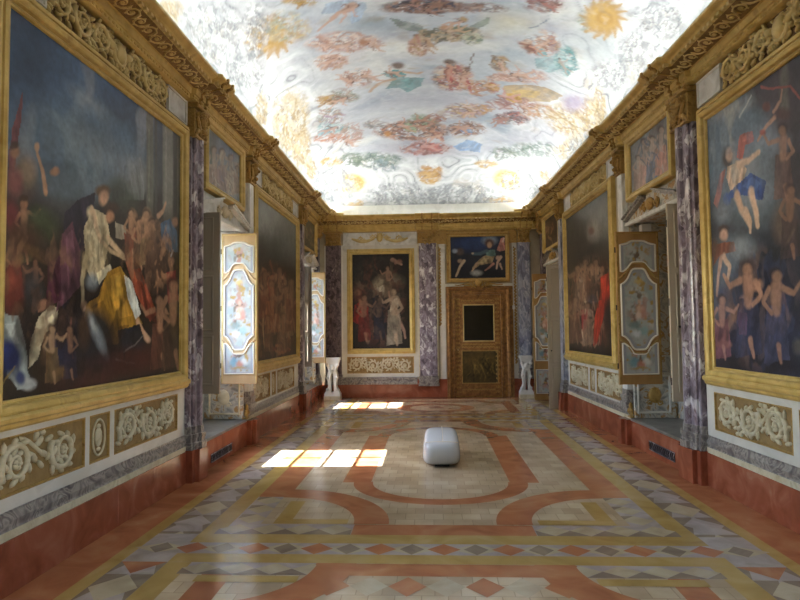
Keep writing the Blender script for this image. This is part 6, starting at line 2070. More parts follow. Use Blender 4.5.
# cross bands (two yellow lines with a row of lozenges between)
for (ya, yb, yc, yd) in ((4.16, 4.32, 4.54, 4.73), (10.67, 10.86, 11.08, 11.24)):
    frect(-2.25, 2.25, ya, yd, LI, 4)
    frect(-1.92, 1.92, ya, yb, YE, 5)
    frect(-1.92, 1.92, yc, yd, YE, 5)
    ym = (yb + yc) / 2
    h = (yc - yb) / 2
    x = -2.0 + 0.08
    k = 0
    for k in range(-9, 10):
        x = k * 0.232 - 0.0
        if abs(x) > 2.1:
            continue
        if k % 2 == 0:
            fpoly([(x - .12, ym), (x, ym - h), (x + .12, ym), (x, ym + h)], RO, 6)
        else:
            fpoly([(x - .20, ym), (x, ym - h * .9), (x + .20, ym), (x, ym + h * .9)], PA, 5)
            fpoly([(x - .09, ym), (x, ym - h * .95), (x + .09, ym), (x, ym + h * .95)], BR, 6)


def frame_rect(x0, x1, y0, y1, t, m, lay):
    frect(x0, x1, y0, y0 + t, m, lay)
    frect(x0, x1, y1 - t, y1, m, lay)
    frect(x0, x0 + t, y0 + t, y1 - t, m, lay)
    frect(x1 - t, x1, y0 + t, y1 - t, m, lay)


def corner(cx, cy, sx, sy, ro, ri, deep):
    """concave quarter circle in a corner with checker and yellow angle"""
    a0, a1 = {(1, 1): (0, 90), (-1, 1): (90, 180), (-1, -1): (180, 270), (1, -1): (270, 360)}[(sx, sy)]
    # inner field
    n = 24
    pts = [(cx, cy)]
    for i in range(n + 1):
        a = math.radians(a0 + (a1 - a0) * i / n)
        pts.append((cx + ri * math.cos(a), cy + ri * math.sin(a)))
    fpoly(pts, TL, 7)
    fring(cx, cy, ri, ro, a0, a1, RO, 8)
    # yellow angle
    L = ri * 0.93
    xs = sorted((cx + sx * .10, cx + sx * .24)); ys = sorted((cy, cy + sy * L * .9))
    frect(xs[0], xs[1], ys[0], ys[1], YE, 9)
    xs = sorted((cx + sx * .24, cx + sx * L)); ys = sorted((cy + sy * .0, cy + sy * .12))
    frect(xs[0], xs[1], ys[0], ys[1], YE, 9)


# main compartment
ym0, ym1 = 4.73, 10.67
for s in (-1, 1):
    frect(*sorted((s * 1.46, s * 1.75)), ym0, ym1, RO, 2)
frect(-1.75, 1.75, ym0, ym0 + .25, RO, 2)
frect(-1.75, 1.75, ym1 - .25, ym1, RO, 2)
for sx in (-1, 1):
    for (cy, sy) in ((ym0 + .25, 1), (ym1 - .25, -1)):
        # lilac checker strip under the arcs
        frect(*sorted((sx * 0.72, sx * 1.75)), *sorted((cy - sy * .25, cy)), LI, 3)
        frect(*sorted((sx * 1.46, sx * 1.75)), *sorted((cy + sy * .001, cy + sy * .80)), LI, 3)
        for q in range(4):
            x = sx * (0.86 + q * .27)
            fpoly([(x - .135, cy - sy * .125), (x, cy - sy * .24), (x + .135, cy - sy * .125), (x, cy - sy * .01)], PA, 4)
            for e in (-1, 1):
                fpoly([(x + e * .135, cy - sy * .125), (x + e * .135, cy - sy * .25), (x, cy - sy * .25)], BR, 5)
        for q in range(3):
            y = cy + sy * (0.13 + q * .27)
            fpoly([(sx * 1.605 - .13, y), (sx * 1.605, y - .12), (sx * 1.605 + .13, y), (sx * 1.605, y + .12)], PA, 6)
            fpoly([(sx * 1.605 - .13, y), (sx * 1.605 - .13, y + .12), (sx * 1.605, y + .12)], BR, 5)
        corner(sx * 1.5, cy, -sx, sy, 1.06, 0.77, True)
# big ring
yc = 7.70
fring(0, 6.35, .70, .90, 180, 360, RO, 3, 50, 1.0, .9)
fring(0, 9.05, .70, .90, 0, 180, RO, 3, 50, 1.0, .9)
for s in (-1, 1):
    frect(*sorted((s * .72, s * 1.02)), 6.33, 9.07, RO, 3)
# end compartments
for (ya, yb, cyy) in ((0.9, 4.16, 2.6), (11.24, 13.45, 12.25)):
    frame_rect(-1.6, 1.6, ya, yb, .2, RO, 2)
    fring(0, cyy, .52, .78, 0, 360, RO, 3, 60, 1, .85)
    fring(0, cyy, 0.0, .14, 0, 360, RO, 3, 20)
    for sx in (-1, 1):
        for (cy, sy) in ((ya + .0, 1), (yb - .0, -1)):
            for i in (0,):
                frect(*sorted((sx * .88, sx * 1.75)), *sorted((cy, cy + sy * .2)), LI, 3)
            for q in range(4):
                x = sx * (0.9 + q * .25)
                fpoly([(x - .125, cy + sy * .1), (x, cy + sy * .01), (x + .125, cy + sy * .1), (x, cy + sy * .19)], PA, 4)
                for e in (-1, 1):
                    fpoly([(x + e * .125, cy + sy * .1), (x + e * .125, cy + sy * .2), (x, cy + sy * .2)], BR, 5)
            rr = .90 if yb < 5 else .62
            fring(sx * 1.5, cy, rr - (.27 if yb < 5 else .2), rr, *{(1, 1): (0, 90), (-1, 1): (90, 180), (-1, -1): (180, 270), (1, -1): (270, 360)}[(-sx, sy)], RO, 7)
            frect(*sorted((sx * .95, sx * 1.62)), *sorted((cy + sy * .22, cy + sy * .32)), YE, 6)
    # lozenges in front of the near compartment
    for k in range(-3, 4):
        x = k * .24
        yy = (yb - .36) if yb < 5 else (ya + .36)
        fpoly([(x - .12, yy), (x, yy - .14), (x + .12, yy), (x, yy + .14)], RO if k % 2 else PA, 6)
struct(fl.build('floor', FM, origin=(0, 0, 0), recalc=False))


# ---- side walls with window niches
def side_wall(W, name, niches, wins, s_end):
    mb = MB(W)
    dw = -0.06
    db = -0.95
    edges = [Y0] + [x for n in niches for x in n[:2]] + [s_end]
    for i in range(0, len(edges), 2):
        mb.box((edges[i], db, 0), (edges[i + 1], dw, 4.33), 0)
    for (a, b, z0, z1, dn) in niches:
        mb.box((a, db, 0), (b, dw, z0), 0)
        mb.box((a, dn - .07, z1), (b, dw, 4.33), 0)
        mb.box((a, db, 3.8), (b, dw, 4.33), 0)
    for (a, b, z0, z1, dn), wv in zip(niches, wins):
        if wv is None:
            mb.box((a, db, z0), (b, dn, z1), 1)
            continue
        s0, s1, w0, w1 = wv
        do = dn - .07
        mb.box((a, do, z0), (s0, dn, z1), 1)
        mb.box((s1, do, z0), (b, dn, z1), 1)
        mb.box((s0, do, z0), (s1, dn, w0), 1)
        mb.box((s0, do, w1), (s1, dn, z1), 1)
    struct(mb.build(name, ['wall', 'painted' if W is WR else 'white'], recalc=True))
    # niche linings in painted marbling
    for k, (a, b, z0, z1, dn) in enumerate(niches):
        t = MB(W)
        e = 0.012
        t.box((a, dn, z0), (a + e, dw, z1))
        t.box((b - e, dn, z0), (b, dw, z1))
        t.box((a, dn, z1 - e), (b, dw, z1))
        struct(t.build('trim_%s_%d' % (name, k + 1), 'painted' if W is WR else 'palemarble'))


NL = [(1.1, 2.7, .33, 3.0, -.62), (6.66, 8.32, .33, 3.02, -.62), (12.08, 13.55, .33, 3.0, -.62)]
NR = [(1.1, 2.7, .33, 3.0, -.62), (6.72, 8.32, .33, 3.02, -.62), (12.06, 13.5, .0, 2.95, -.62)]
side_wall(WL, 'wall_left', NL, [(1.4, 2.4, 1.0, 2.98), (6.97, 7.98, 1.30, 3.0), (12.1, 13.1, 1.30, 2.97)], YB)
side_wall(WR, 'wall_right', NR, [(1.4, 2.4, 1.0, 2.92), None, None], YB)
b = MB(WB)
b.box((-3.5, -.3, 0), (3.6, -.06, 4.30))
struct(b.build('wall_back', 'wall'))
b = MB()
b.box((-3.5, Y0 - .3, -.1), (3.8, Y0, 6.2))
struct(b.build('wall_front', 'wall'))

# ---- vault
VW0, VW1 = -2.64, 2.80
VH = (VW1 - VW0) / 2


def vw1(y):
    return VW1 - .028 * (y - 6.3)


def vault_z(x, y):
    hw = (vw1(y) - VW0) / 2
    dx = np.minimum(x - VW0, vw1(y) - x)
    dy = YB + 0.0 - y
    tx = np.clip(dx / hw, 0, 1); ty = np.clip(dy / VH, 0, 1)
    zx = np.sqrt(np.clip(1 - (1 - tx) ** 2, 0, 1)); zy = np.sqrt(np.clip(1 - (1 - ty) ** 2, 0, 1))
    k = 0.05
    h = np.clip(0.5 + 0.5 * (zy - zx) / k, 0, 1)
    return VZ0 + VR * (zy * (1 - h) + zx * h - k * h * (1 - h))


nx = 300
ph = np.linspace(0, PI, nx)
xs = (VW0 + VW1) / 2 - VH * np.cos(ph)
ye = YB - VH * (1 - np.cos(np.linspace(0, PI / 2, 150)))
ym = np.arange(YB - VH, 5.4, -0.02)[1:]
yn = np.linspace(5.4, Y0, 30)[1:]
ys = np.concatenate([ye, ym, yn])
GX, GY = np.meshgrid(xs, ys, indexing='ij')
GX = VW0 + (GX - VW0) / (VW1 - VW0) * (vw1(GY) - VW0)
GZ = vault_z(GX, GY)


def paint_ceiling():
    # arc-length coordinates keep the brushwork even where the vault turns vertical
    U = VH * .62 * np.arcsin(np.clip((GX - (VW0 + VW1) / 2) / VH, -1, 1)) * 1.35
    V = GY + np.where(GY > YB - VH, VH * .85 * np.arcsin(np.clip((GY - YB + VH) / VH, 0, 1)) - (GY - YB + VH), 0)
    p = Painter(U, V, 'c6cacb', 0.05, 3.0)
    dist = np.minimum(np.minimum(GX - VW0, vw1(GY) - GX), YB - GY)
    g = np.clip((1.15 - dist) / .5, 0, 1)
    wu = U + 0.6 * (fbm(U * 1.1, V * 1.1, 41) - .5)
    wv = V + 0.6 * (fbm(U * 1.1, V * 1.1, 42) - .5)
    n = fbm(wu * 1.2, wv * 1.8, 1, 5)
    p.mix((n - .46) * 3.5, dec('9ba6ad'))
    n = fbm(wu * 1.6 + 5, wv * 2.2, 2, 5)
    p.mix((n - .5) * 3.2, dec('dedcd2'))
    n = fbm(wu * 2.0 + 9, wv * 2.6, 4, 4)
    p.mix((n - .56) * 3.0, dec('aaa6ad'))
    n = fbm(wu * 3.0 + 29, wv * 3.6, 14, 4)
    p.mix((n - .64) * 4.0 * (1 - g), dec('b5a68e'))
    # grey and white figures imitating stucco along the springing
    p.mix(g * .75, dec('d6d7d3'))
    ang = fbm(U * 1.5, V * 1.5, 57, 2) * 8
    rr = np.abs(np.sin(ang * 1.9 + 1.3 * fbm(U * 3.4, V * 3.4, 78, 3)))
    amp = np.clip((fbm(U * 1.5, V * 1.5, 83, 3) - .35) * 4, 0, 1)
    p.mix(g * amp * np.clip((0.42 - rr) / .4, 0, 1) * .7, dec('868b8f'))
    p.mix(g * amp * np.clip((0.12 - rr) / .1, 0, 1) * .6, dec('73777a'))
    p.mix(g * np.clip((rr - .8) / .2, 0, 1) * .6, dec('f0f0ec'))
    n = fbm(U * 2.2 + 3, V * 2.2, 84, 4)
    p.mix(g * np.clip((n - .64) * 8, 0, 1) * .35, dec('c4ac7c'))
    p.galpha = .85
    p.halo = True
    p.run(PAINT['CEIL'])
    # small broken brushwork
    n = fbm(U * 9, V * 9, 91, 3)
    p.mix(np.clip((n - .6) * 5, 0, 1) * .2, dec('e6e4dc'))
    n = fbm(U * 8 + 4, V * 8, 92, 3)
    p.mix(np.clip((n - .62) * 5, 0, 1) * .2, dec('8d9196'))
    p.mottle(.08, 14, 5)
    p.mottle(.08, 36, 6)
    # all fresco colours darkened evenly
    p.C = p.C * 0.52
    return p.out()


P3 = np.stack([GX, GY, GZ], -1)
struct(grid_obj('ceiling', P3, len(xs), len(ys), paint_ceiling(), 'fresco', origin=(0.08, 6.5, VZ0)))
b = MB()
b.box((VW0 - .1, Y0, 4.27), (VW0 + .004, YB, VZ0 + .03))
b.box((VW0 - .1, YB - .004, 4.20), (vw1(YB) + .1, YB + .1, VZ0 + .03))
b.add([(vw1(Y0) - .004, Y0, 4.27), (vw1(YB) - .004, YB, 4.27), (vw1(YB) + .1, YB, 4.27), (vw1(Y0) + .1, Y0, 4.27),
       (vw1(Y0) - .004, Y0, VZ0 + .03), (vw1(YB) - .004, YB, VZ0 + .03), (vw1(YB) + .1, YB, VZ0 + .03), (vw1(Y0) + .1, Y0, VZ0 + .03)],
      [(0, 1, 2, 3), (4, 5, 6, 7), (0, 1, 5, 4), (1, 2, 6, 5), (2, 3, 7, 6), (3, 0, 4, 7)])
struct(b.build('trim_drum', 'white'))
# solid shell above the vault keeps daylight out
b = MB()
b.box((-3.6, Y0 - .3, 6.15), (3.8, YB + .3, 6.3))
for (x0, x1, y0, y1) in ((-3.7, -3.55, Y0 - .3, YB + .3), (3.75, 3.9, Y0 - .3, YB + .3)):
    b.box((x0, y0, 4.2), (x1, y1, 6.3))
b.box((-3.6, YB + .15, 4.2), (3.8, YB + .3, 6.3))
struct(b.build('trim_roof', 'wall'))

# ---- plinths
PIL_L = [(6.32, 6.62), (8.40, 8.62), (11.78, 12.04), (13.62, 13.85)]
PIL_R = [(6.28, 6.68), (8.38, 8.58), (11.76, 12.02), (13.62, 13.85)]


def plinth(W, name, niches, pils, doorway=None):
    mb = MB(W)
    segs = [(Y0, YB)]
    if doorway:
        segs = [(Y0, doorway[0]), (doorway[1], YB)]
    for a, b_ in segs:
        # slabs with fine joints
        s = a
        while s < b_ - .01:
            e = min(s + .62, b_)
            mb.bbox((s + .001, -.06, 0), (e - .001, 0, .33), .002, 0)
            s = e
    for (a, b_) in pils[:3]:
        mb.bbox((a - .05, -.02, 0), (b_ + .05, .07, .34), .004, 0)
        mb.bbox((a + .02, .06, 0), (b_ - .05, .12, .34), .004, 0)
    struct(mb.build(name, ['rosso']))
    g = MB(W)
    cuts = [n for n in niches]
    s = Y0
    for n in cuts + [None]:
        e = n[0] - .0 if n else YB
        g.sweep([(s, 0), (e, 0)], [(-.06, .33), (-.012, .33), (-.012, .385), (-.018, .39), (-.02, .40), (-.012, .44), (-.03, .485), (-.028, .50), (-.06, .50)], 0)
        g.sweep([(s, 0), (e, 0)], [(-.06, .331), (-.008, .331), (-.008, .384), (-.06, .384)], 1)
        s = n[1] if n else YB
    struct(g.build('trim_' + name, ['greymarble', 'cream']))
    for n in niches:
        if n[2] < .1:
            continue
        q = MB(W)
        q.bbox((n[0] + .0, n[4], .33), (n[1], .015, .365), .006)
        struct(q.build('window_sill', 'greyslab'))


plinth(WL, 'baseboard_left', NL, PIL_L)
plinth(WR, 'baseboard_right', NR, PIL_R, (12.06, 13.5))
b = MB(WB)
for (a, c) in ((-2.62, -.35), (-.35, .36), (1.91, 2.6)):
    b.bbox((a, -.05, 0), (c, .02, .30 if a < -1 else .42), .004, 0)
b.sweep([(-2.1, 0), (-.34, 0)], [(-.05, .30), (.03, .30), (.035, .34), (.02, .38), (.04, .44), (.03, .47), (-.05, .47)], 1)
struct(b.build('baseboard_back', ['rosso', 'greymarble']))


# ---- entablature
class Band:
    """surface strip between two profile points; p(s, n, t)"""
    def __init__(self, W, a, b_):
        self.W, self.a = W, a
        L = math.hypot(b_[0] - a[0], b_[1] - a[1])
        self.t = ((b_[0] - a[0]) / L, (b_[1] - a[1]) / L)
        self.n = (self.t[1], -self.t[0])
        self.L = L

    def p(self, s, n, t):
        return self.W.p(s, self.a[0] + self.t[0] * t + self.n[0] * n, self.a[1] + self.t[1] * t + self.n[1] * n)


def leaf(mb, c, L, wd, rot, h, m=None):
    mb.ell(c, (L, h, wd), rot, 6, 4, m)


def spiral(mb, cx, cz, R, d, sgn, turns=1.9, a0=0.0, tr=None, h=None, m=None, leaves=True, seg=26):
    tr = tr or R * .15
    h = h or tr
    pts = []
    rad = []
    for i in range(seg):
        t = i / (seg - 1)
        a = a0 + sgn * turns * 2 * PI * t
        r = R * (1 - .86 * t ** .8)
        pts.append((cx + r * math.cos(a), d + h * .2, cz + r * math.sin(a)))
        rad.append(tr * (1 - .55 * t))
    mb.tube(pts, rad, 5, m, flat=h / tr)
    if leaves:
        for i in range(0, seg - 6, 2):
            x, y, z = pts[i]
            nx_, ny_, nz_ = pts[i + 1]
            rot = math.atan2(nz - z, nx_ - x) if False else math.atan2(nz_ - z, nx_ - x)
            out = math.atan2(z - cz, x - cx)
            q = rot + (out - rot) * 0
            L = tr * (1.9 if i % 4 == 0 else 1.35)
            leaf(mb, (x + math.cos(out) * L * .7, y, z + math.sin(out) * L * .7), L, tr * .75, out + sgn * .9, h * .7, m)
    for k in range(5):
        q = k * 2 * PI / 5
        mb.ell((cx + R * .15 * math.cos(q), d + h * .4, cz + R * .15 * math.sin(q)), (R * .12, h * .8, R * .12), 0, 5, 4, m)
    mb.ell((cx, d + h * .8, cz), (R * .07, h * .7, R * .07), 0, 5, 4, m)


def rinceau(mb, s0, s1, z0, z1, d, n=None, m=None, tr=None, h=.012, seg=26, leaves=True, mirror=True):
    H = z1 - z0
    n = n or max(1, round((s1 - s0) / (H * .95)))
    w = (s1 - s0) / n
    R = min(H * .485, w * .48)
    for i in range(n):
        cx = s0 + w * (i + .5)
        up = i % 2 == 0
        sg = 1 if up else -1
        a0 = PI + (.6 if up else -.6)
        spiral(mb, cx, (z0 + z1) / 2, R, d, -sg, 1.8, a0, tr or R * .16, h, m, leaves, seg)
        # stem to the next scroll
        if i < n - 1:
            a = (cx + R * .2, (z0 + z1) / 2 + sg * R * .98)
            b_ = (cx + w - R * .7, (z0 + z1) / 2 - sg * R * .2)
            pts = []
            for k in range(8):
                t = k / 7
                e = t * t * (3 - 2 * t)
                pts.append((a[0] + (b_[0] - a[0]) * t, d, a[1] + (b_[1] - a[1]) * e))
            mb.tube(pts, (tr or R * .13) * .8, 5, m, flat=.8)
            for (fx, fz, fl_, fr) in ((-.2, -.35, .34, -.9), (.15, .25, .36, .6), (.45, -.3, .3, -.5), (-.05, .55, .26, 1.2), (.35, .62, .22, .1)):
                leaf(mb, ((a[0] + b_[0]) / 2 + fx * R, d, (a[1] + b_[1]) / 2 + sg * fz * R), R * fl_, R * .15, fr * sg, h * .8, m)
            leaf(mb, ((a[0] + b_[0]) / 2 + .25 * R, d, a[1] * .3 + b_[1] * .7 - sg * R * .5), R * .3, R * .12, -.8 * sg, h * .8, m)


EPR = [(-.06, 4.10), (.0, 4.105), (.028, 4.115), (.03, 4.16), (.045, 4.165), (.052, 4.225), (.07, 4.23), (.24, 4.272), (.242, 4.295),
       (.27, 4.30), (.285, 4.318), (.315, 4.328), (.335, 4.342), (.34, 4.362), (.334, 4.375), (.305, 4.375), (.27, 4.325), (-.06, 4.32)]
EPB = [(-.06, 3.92), (.0, 3.925), (.025, 3.95), (.03, 4.00), (.045, 4.01), (.05, 4.08), (.07, 4.09), (.20, 4.15), (.202, 4.175),
       (.23, 4.18), (.25, 4.205), (.29, 4.22), (.32, 4.24), (.325, 4.262), (.32, 4.275), (.30, 4.275), (.27, 4.245), (-.06, 4.24)]


def entab(W, name, s0, s1, jogs, prof, orn0):
    mb = MB(W)
    path = [(s0, 0)]
    for (a, b_) in jogs:
        path += [(a - .08, 0), (a - .06, .045), (b_ + .06, .045), (b_ + .08, 0)]
    path.append((s1, 0))
    mb.sweep(path, prof, 0)

    def ex(s):
        for (a, b_) in jogs:
            if a - .07 < s < b_ + .07:
                return .045
        return 0
    mb.sweep(path, [(-.06, prof[-1][1] + .004), (prof[-2][0] - .003, prof[-2][1] + .004), (prof[-3][0] - .004, prof[-3][1] + .002)], 3, False)  # unseen white strip on the cornice top, added so cove light bounces neutral
    mb.sweep(path, [(prof[6][0] + .003, prof[6][1] - .003), (prof[7][0] - .002, prof[7][1] - .003), (prof[7][0] - .002, prof[7][1]), (prof[6][0] + .003, prof[6][1])], 2)
    # dentils
    s = max(s0, orn0)
    while s < s1 - .02:
        e = ex(s + .03)
        mb.box((s, prof[7][0] - .015 + e, prof[7][1]), (s + .045, prof[9][0] + .004 + e, prof[9][1] - .001), 1)
        s += .085
    # egg beads on the lower fascia
    s = max(s0, orn0)
    while s < s1 - .02:
        e = ex(s + .03)
        mb.ell((s, prof[3][0] + e, (prof[2][1] + prof[3][1]) / 2), (.022, .012, .015), 0, 5, 4, 0)
        s += .06
    o = mb.build(name, ['gold', 'goldbright', 'goldbase', 'whitecarve'])
    struct(o)
    st = max(s0, orn0)
    for (a, b_) in [(st, s1)]:
        B = Band(W, prof[6], prof[7])
        f = MB(B)
        nn = round((b_ - a) / .15)
        for i in range(nn):
            cx = a + (i + .5) * (b_ - a) / nn
            e = ex(cx)
            sg = 1 if i % 2 else -1
            if e:
                B2 = Band(W, prof[6], prof[7])
            spiral(f, cx, B.L / 2, B.L * .44, .0 + (e * .3), sg, 1.5, 0, .011, .014, 0, True, 14)
            leaf(f, (cx + .075, .003 + e * .3, B.L * .5), .012, .05, 0, .012, 0)
        q = f.build('cornice_scrollwork', 'goldbright', smooth=True)
        struct(q)


JL = [(6.32, 6.62), (8.40, 8.62), (11.78, 12.04), (13.62, 13.85)]
JR = [(6.28, 6.68), (8.38, 8.58), (11.76, 12.02), (13.62, 13.85)]
entab(WL, 'trim_cornice_left', Y0, YB, JL, EPR, 3.3)
entab(WR, 'trim_cornice_right', Y0, YB, JR, EPR, 3.3)
entab(WB, 'trim_cornice_back', -2.62, 2.56, [(-2.5, -2.12), (-.28, .14), (2.03, 2.33)], EPB, -2.6)
# curved corner blocks of the cornice
for (W, sx) in ((WL, 1), (WR, -1)):
    mb = MB()
    cx = -2.6 if sx > 0 else 2.52
    n = 8
    vs = []
    R = .26
    prof = [((d + e) / 2, (z + y) / 2) for (d, z), (e, y) in zip(EPR, EPB)][5:-2]
    for i in range(n + 1):
        a = (PI / 2) * i / n
        # quarter cove from side cornice to back cornice
        for (d, z) in prof:
            r = R - 0
            ccx = cx + sx * (d + R); ccy = YB - d - R
            vs.append((ccx - sx * R * math.cos(a), ccy + R * math.sin(a), z))
    k = len(prof)
    fs = []
    for i in range(n):
        for j in range(k - 1):
            fs.append((i * k + j, i * k + j + 1, (i + 1) * k + j + 1, (i + 1) * k + j))
    mb.add(vs, fs)
    struct(mb.build('trim_cornice_corner', 'gold'))

# ================================================================== WINDOWS
def window(W, n, s0, s1, z0, z1, d, rows, label):
    t = bpy.data.objects.new('window_%d' % n, None)
    COL.objects.link(t)
    t.location = W.p((s0 + s1) / 2, d, z0)
    t['kind'] = 'structure'
    mb = MB(W)
    w = .035
    mb.frame(s0 + w, s1 - w, z0 + w, z1 - w, [(0, d), (0, d + .03), (w, d + .03), (w, d - .03), (0, d - .03), (0, d)])
    sm = (s0 + s1) / 2
    mb.box((sm - .028, d - .02, z0 + w), (sm + .028, d + .035, z1 - w))
    for k in range(1, rows):
        z = z0 + (z1 - z0) * k / rows
        mb.box((s0 + w, d - .012, z - .014), (s1 - w, d + .015, z + .014))
    mb.build('window_frame', 'winwhite', t)
    for (a, b) in ((s0 + w, sm - .028), (sm + .028, s1 - w)):
        g = MB(W)
        g.box((a, d - .003, z0 + w), (b, d + .001, z1 - w))
        g.build('window_glass', 'glass', t)
    h = MB(W)
    h.tube([(sm + .01, d + .045, z0 + .9), (sm + .01, d + .06, z0 + .95), (sm + .01, d + .06, z0 + 1.03)], .008, 6)
    h.build('window_handle', 'goldold', t)


window(WL, 1, 6.97, 7.98, 1.30, 3.0, -.64, 4, '')
window(WL, 2, 12.1, 13.1, 1.30, 2.97, -.64, 4, '')
window(WL, 3, 1.4, 2.4, 1.0, 2.98, -.64, 4, '')
window(WR, 4, 6.95, 7.95, 1.0, 2.92, -.585, 4, '')
window(WR, 5, 1.4, 2.4, 1.0, 2.92, -.64, 4, '')


# ================================================================== FRAMED PAINTINGS
BIGF = [(0, -.03), (.006, -.005), (.018, .0), (.03, -.01), (.034, -.008), (.042, .022), (.05, .03), (.074, .038), (.092, .03), (.098, .012), (.104, .012), (.11, .026), (.126, .026), (.134, .014), (.15, .01), (.154, -.058)]
MIDF = [(0, -.02), (.004, .004), (.018, .012), (.03, 0.0), (.05, .03), (.08, .038), (.10, .015), (.104, -.058)]


def canvas_grid(W, key, s0, s1, z0, z1, d, step, parent, base='3a332c', warp=.012, mot=.35, name='canvas'):
    nu = max(8, int((s1 - s0) / step)); nv = max(8, int((z1 - z0) / step))
    S, Z = np.meshgrid(np.linspace(s0, s1, nu), np.linspace(z0, z1, nv), indexing='ij')
    p = Painter(S, Z, base, warp, 9)
    p.run(PAINT[key])
    p.mottle(mot, 6, 8)
    p.mottle(mot * .8, 30, 12)
    p.C = p.C * (CANV if key in ('L1', 'R1', 'OL1', 'OR1', 'BS') else CANV * .85)
    P = Wgrid(W, S, np.full_like(S, d), Z)
    return grid_obj(name, P, nu, nv, p.out(), 'canvas', parent)


def painting(W, key, s0, s1, z0, z1, label, prof, group=None, step=.009, ledge=False, base='3a332c', warp=.012, gmat='gold', ow=.172):
    t = thing('framed_painting', label, 'painting', W.p((s0 + s1) / 2, -.055, z0 - prof[-1][0]), group)
    f = MB(W)
    f.frame(s0, s1, z0, z1, prof)
    f.build('picture_frame', gmat, t)
    # thin beaded fillet
    b = MB(W)
    o, d = prof[3][0], prof[3][1]
    b.frame(s0, s1, z0, z1, [(o - .006, d), (o - .004, d + .009), (o + .004, d + .009), (o + .006, d)])
    b.build('gilt_fillet', 'goldbright', t)
    if ledge:
        l = MB(W)
        q = prof[-1][0]
        l.sweep([(s0 - q + .012, 0), (s1 + q - .012, 0)], [(-.055, z0 - q - .045), (.01, z0 - q - .03), (.025, z0 - q - .015), (.028, z0 - q + .005), (.048, z0 - q + .02), (.052, z0 - q + .045), (.04, z0 - q + .06), (.02, z0 - q + .065)])
        l.build('lower_ledge', 'gold', t)
    canvas_grid(W, key, s0 - .004, s1 + .004, z0 - .004, z1 + .004, -.022, step, t, base, warp)
    return t


painting(WL, 'L1', 3.54, 6.12, 1.19, 3.65, 'huge gold-framed painting nearest on the left wall, dark sky above ochre drapery', BIGF, step=.0085, ledge=True, base='2a2622')
painting(WR, 'R1', 3.50, 6.03, 1.20, 3.64, 'huge gold-framed painting nearest on the right wall, blue-draped figure in clouds', BIGF, step=.0085, ledge=True, base='262a35')
painting(WL, 'L2', 8.86, 11.54, 1.14, 3.64, 'dark gold-framed battle-like painting on the left wall beyond the first window', BIGF, step=.012, ledge=True, base='2b211b')
painting(WR, 'R2', 9.02, 11.59, 1.16, 3.66, 'dark gold-framed painting on the right wall with a figure in red at its edge', BIGF, step=.012, ledge=True, base='2a221d')
painting(WB, 'BK', -1.86, -.51, 1.15, 3.38, 'tall dark gold-framed painting on the end wall left of the door', [(o * .85, d) for o, d in BIGF], step=.011, base='1c1714')
painting(WB, 'BS', .48, 1.76, 2.78, 3.76, 'small landscape-format gold-framed painting with blue sky above the end door', MIDF, step=.011, base='1d2028', gmat='goldold')
painting(WL, 'OL1', 6.86, 8.08, 3.36, 4.02, 'small gold-framed picture of pale figures above the nearest left window', MIDF, step=.009, base='6e7780', gmat='gold')
painting(WR, 'OR1', 6.90, 8.12, 3.38, 4.02, 'small gold-framed picture of standing nudes above the nearest right window', MIDF, step=.009, base='6d6a68')
painting(WL, 'OL2', 12.15, 13.40, 3.36, 3.97, 'small dark framed picture high above the far left window', MIDF, step=.012, base='4c4538')
painting(WR, 'OR2', 12.15, 13.40, 3.34, 3.96, 'small dark framed picture high above the far right door', MIDF, step=.012, base='4a3a2c')


# ================================================================== RELIEF PANELS OF THE DADO
def white_sheet(W, n, s0, s1, z0, z1, holes):
    """white stone surround with openings for the relief panels"""
    mb = MB(W)
    d0, d1 = -.06, -.036
    xs_ = [s0]
    for (a, b) in holes:
        mb.box((xs_[-1], d0, z0), (a, d1, z1))
        xs_.append(b)
    mb.box((xs_[-1], d0, z0), (s1, d1, z1))
    for (a, b) in holes:
        mb.box((a, d0, z0), (b, d1, HZ[0]))
        mb.box((a, d0, HZ[1]), (b, d1, z1))
    struct(mb.build('trim_dado_%d' % n, 'white'))


def relief(W, s0, s1, label, kind='scroll', n=None, group=None, cat='relief panel', z=None):
    z0, z1 = z or HZ
    t = thing('relief_panel', label, cat, W.p((s0 + s1) / 2, -.055, z0), group)
    g = MB(W)
    g.box((s0, -.058, z0), (s1, -.050, z1))
    g.build('panel_ground', 'ochre', t)
    f = MB(W)
    f.frame(s0 + .016, s1 - .016, z0 + .016, z1 - .016, [(0, -.05), (.003, -.036), (.010, -.032), (.017, -.036), (.017, -.05)])
    f.build('gilt_border', 'goldold', t)
    r = MB(W)
    if kind == 'scroll':
        rinceau(r, s0 + .03, s1 - .03, z0 + .025, z1 - .025, -.048, n, h=.028, seg=34)
        r.build('scroll_relief', 'cream', t, smooth=True)
    else:
        cx, cz = (s0 + s1) / 2, (z0 + z1) / 2
        a, b = (s1 - s0) * .30, (z1 - z0) * .38
        r.tube([(cx + a * math.cos(q * PI / 12), -.046, cz + b * math.sin(q * PI / 12)) for q in range(24)], .009, 6, closed=True)
        r.ell((cx, -.05, cz), (a * .62, .014, b * .55), 0, 10, 6)
        r.ell((cx, -.05, cz + b * .62), (a * .35, .014, b * .14), 0, 8, 5)
        r.ell((cx, -.05, cz - b * .66), (a * .35, .012, b * .12), 0, 8, 5)
        r.build('oval_relief', 'cream', t, smooth=True)


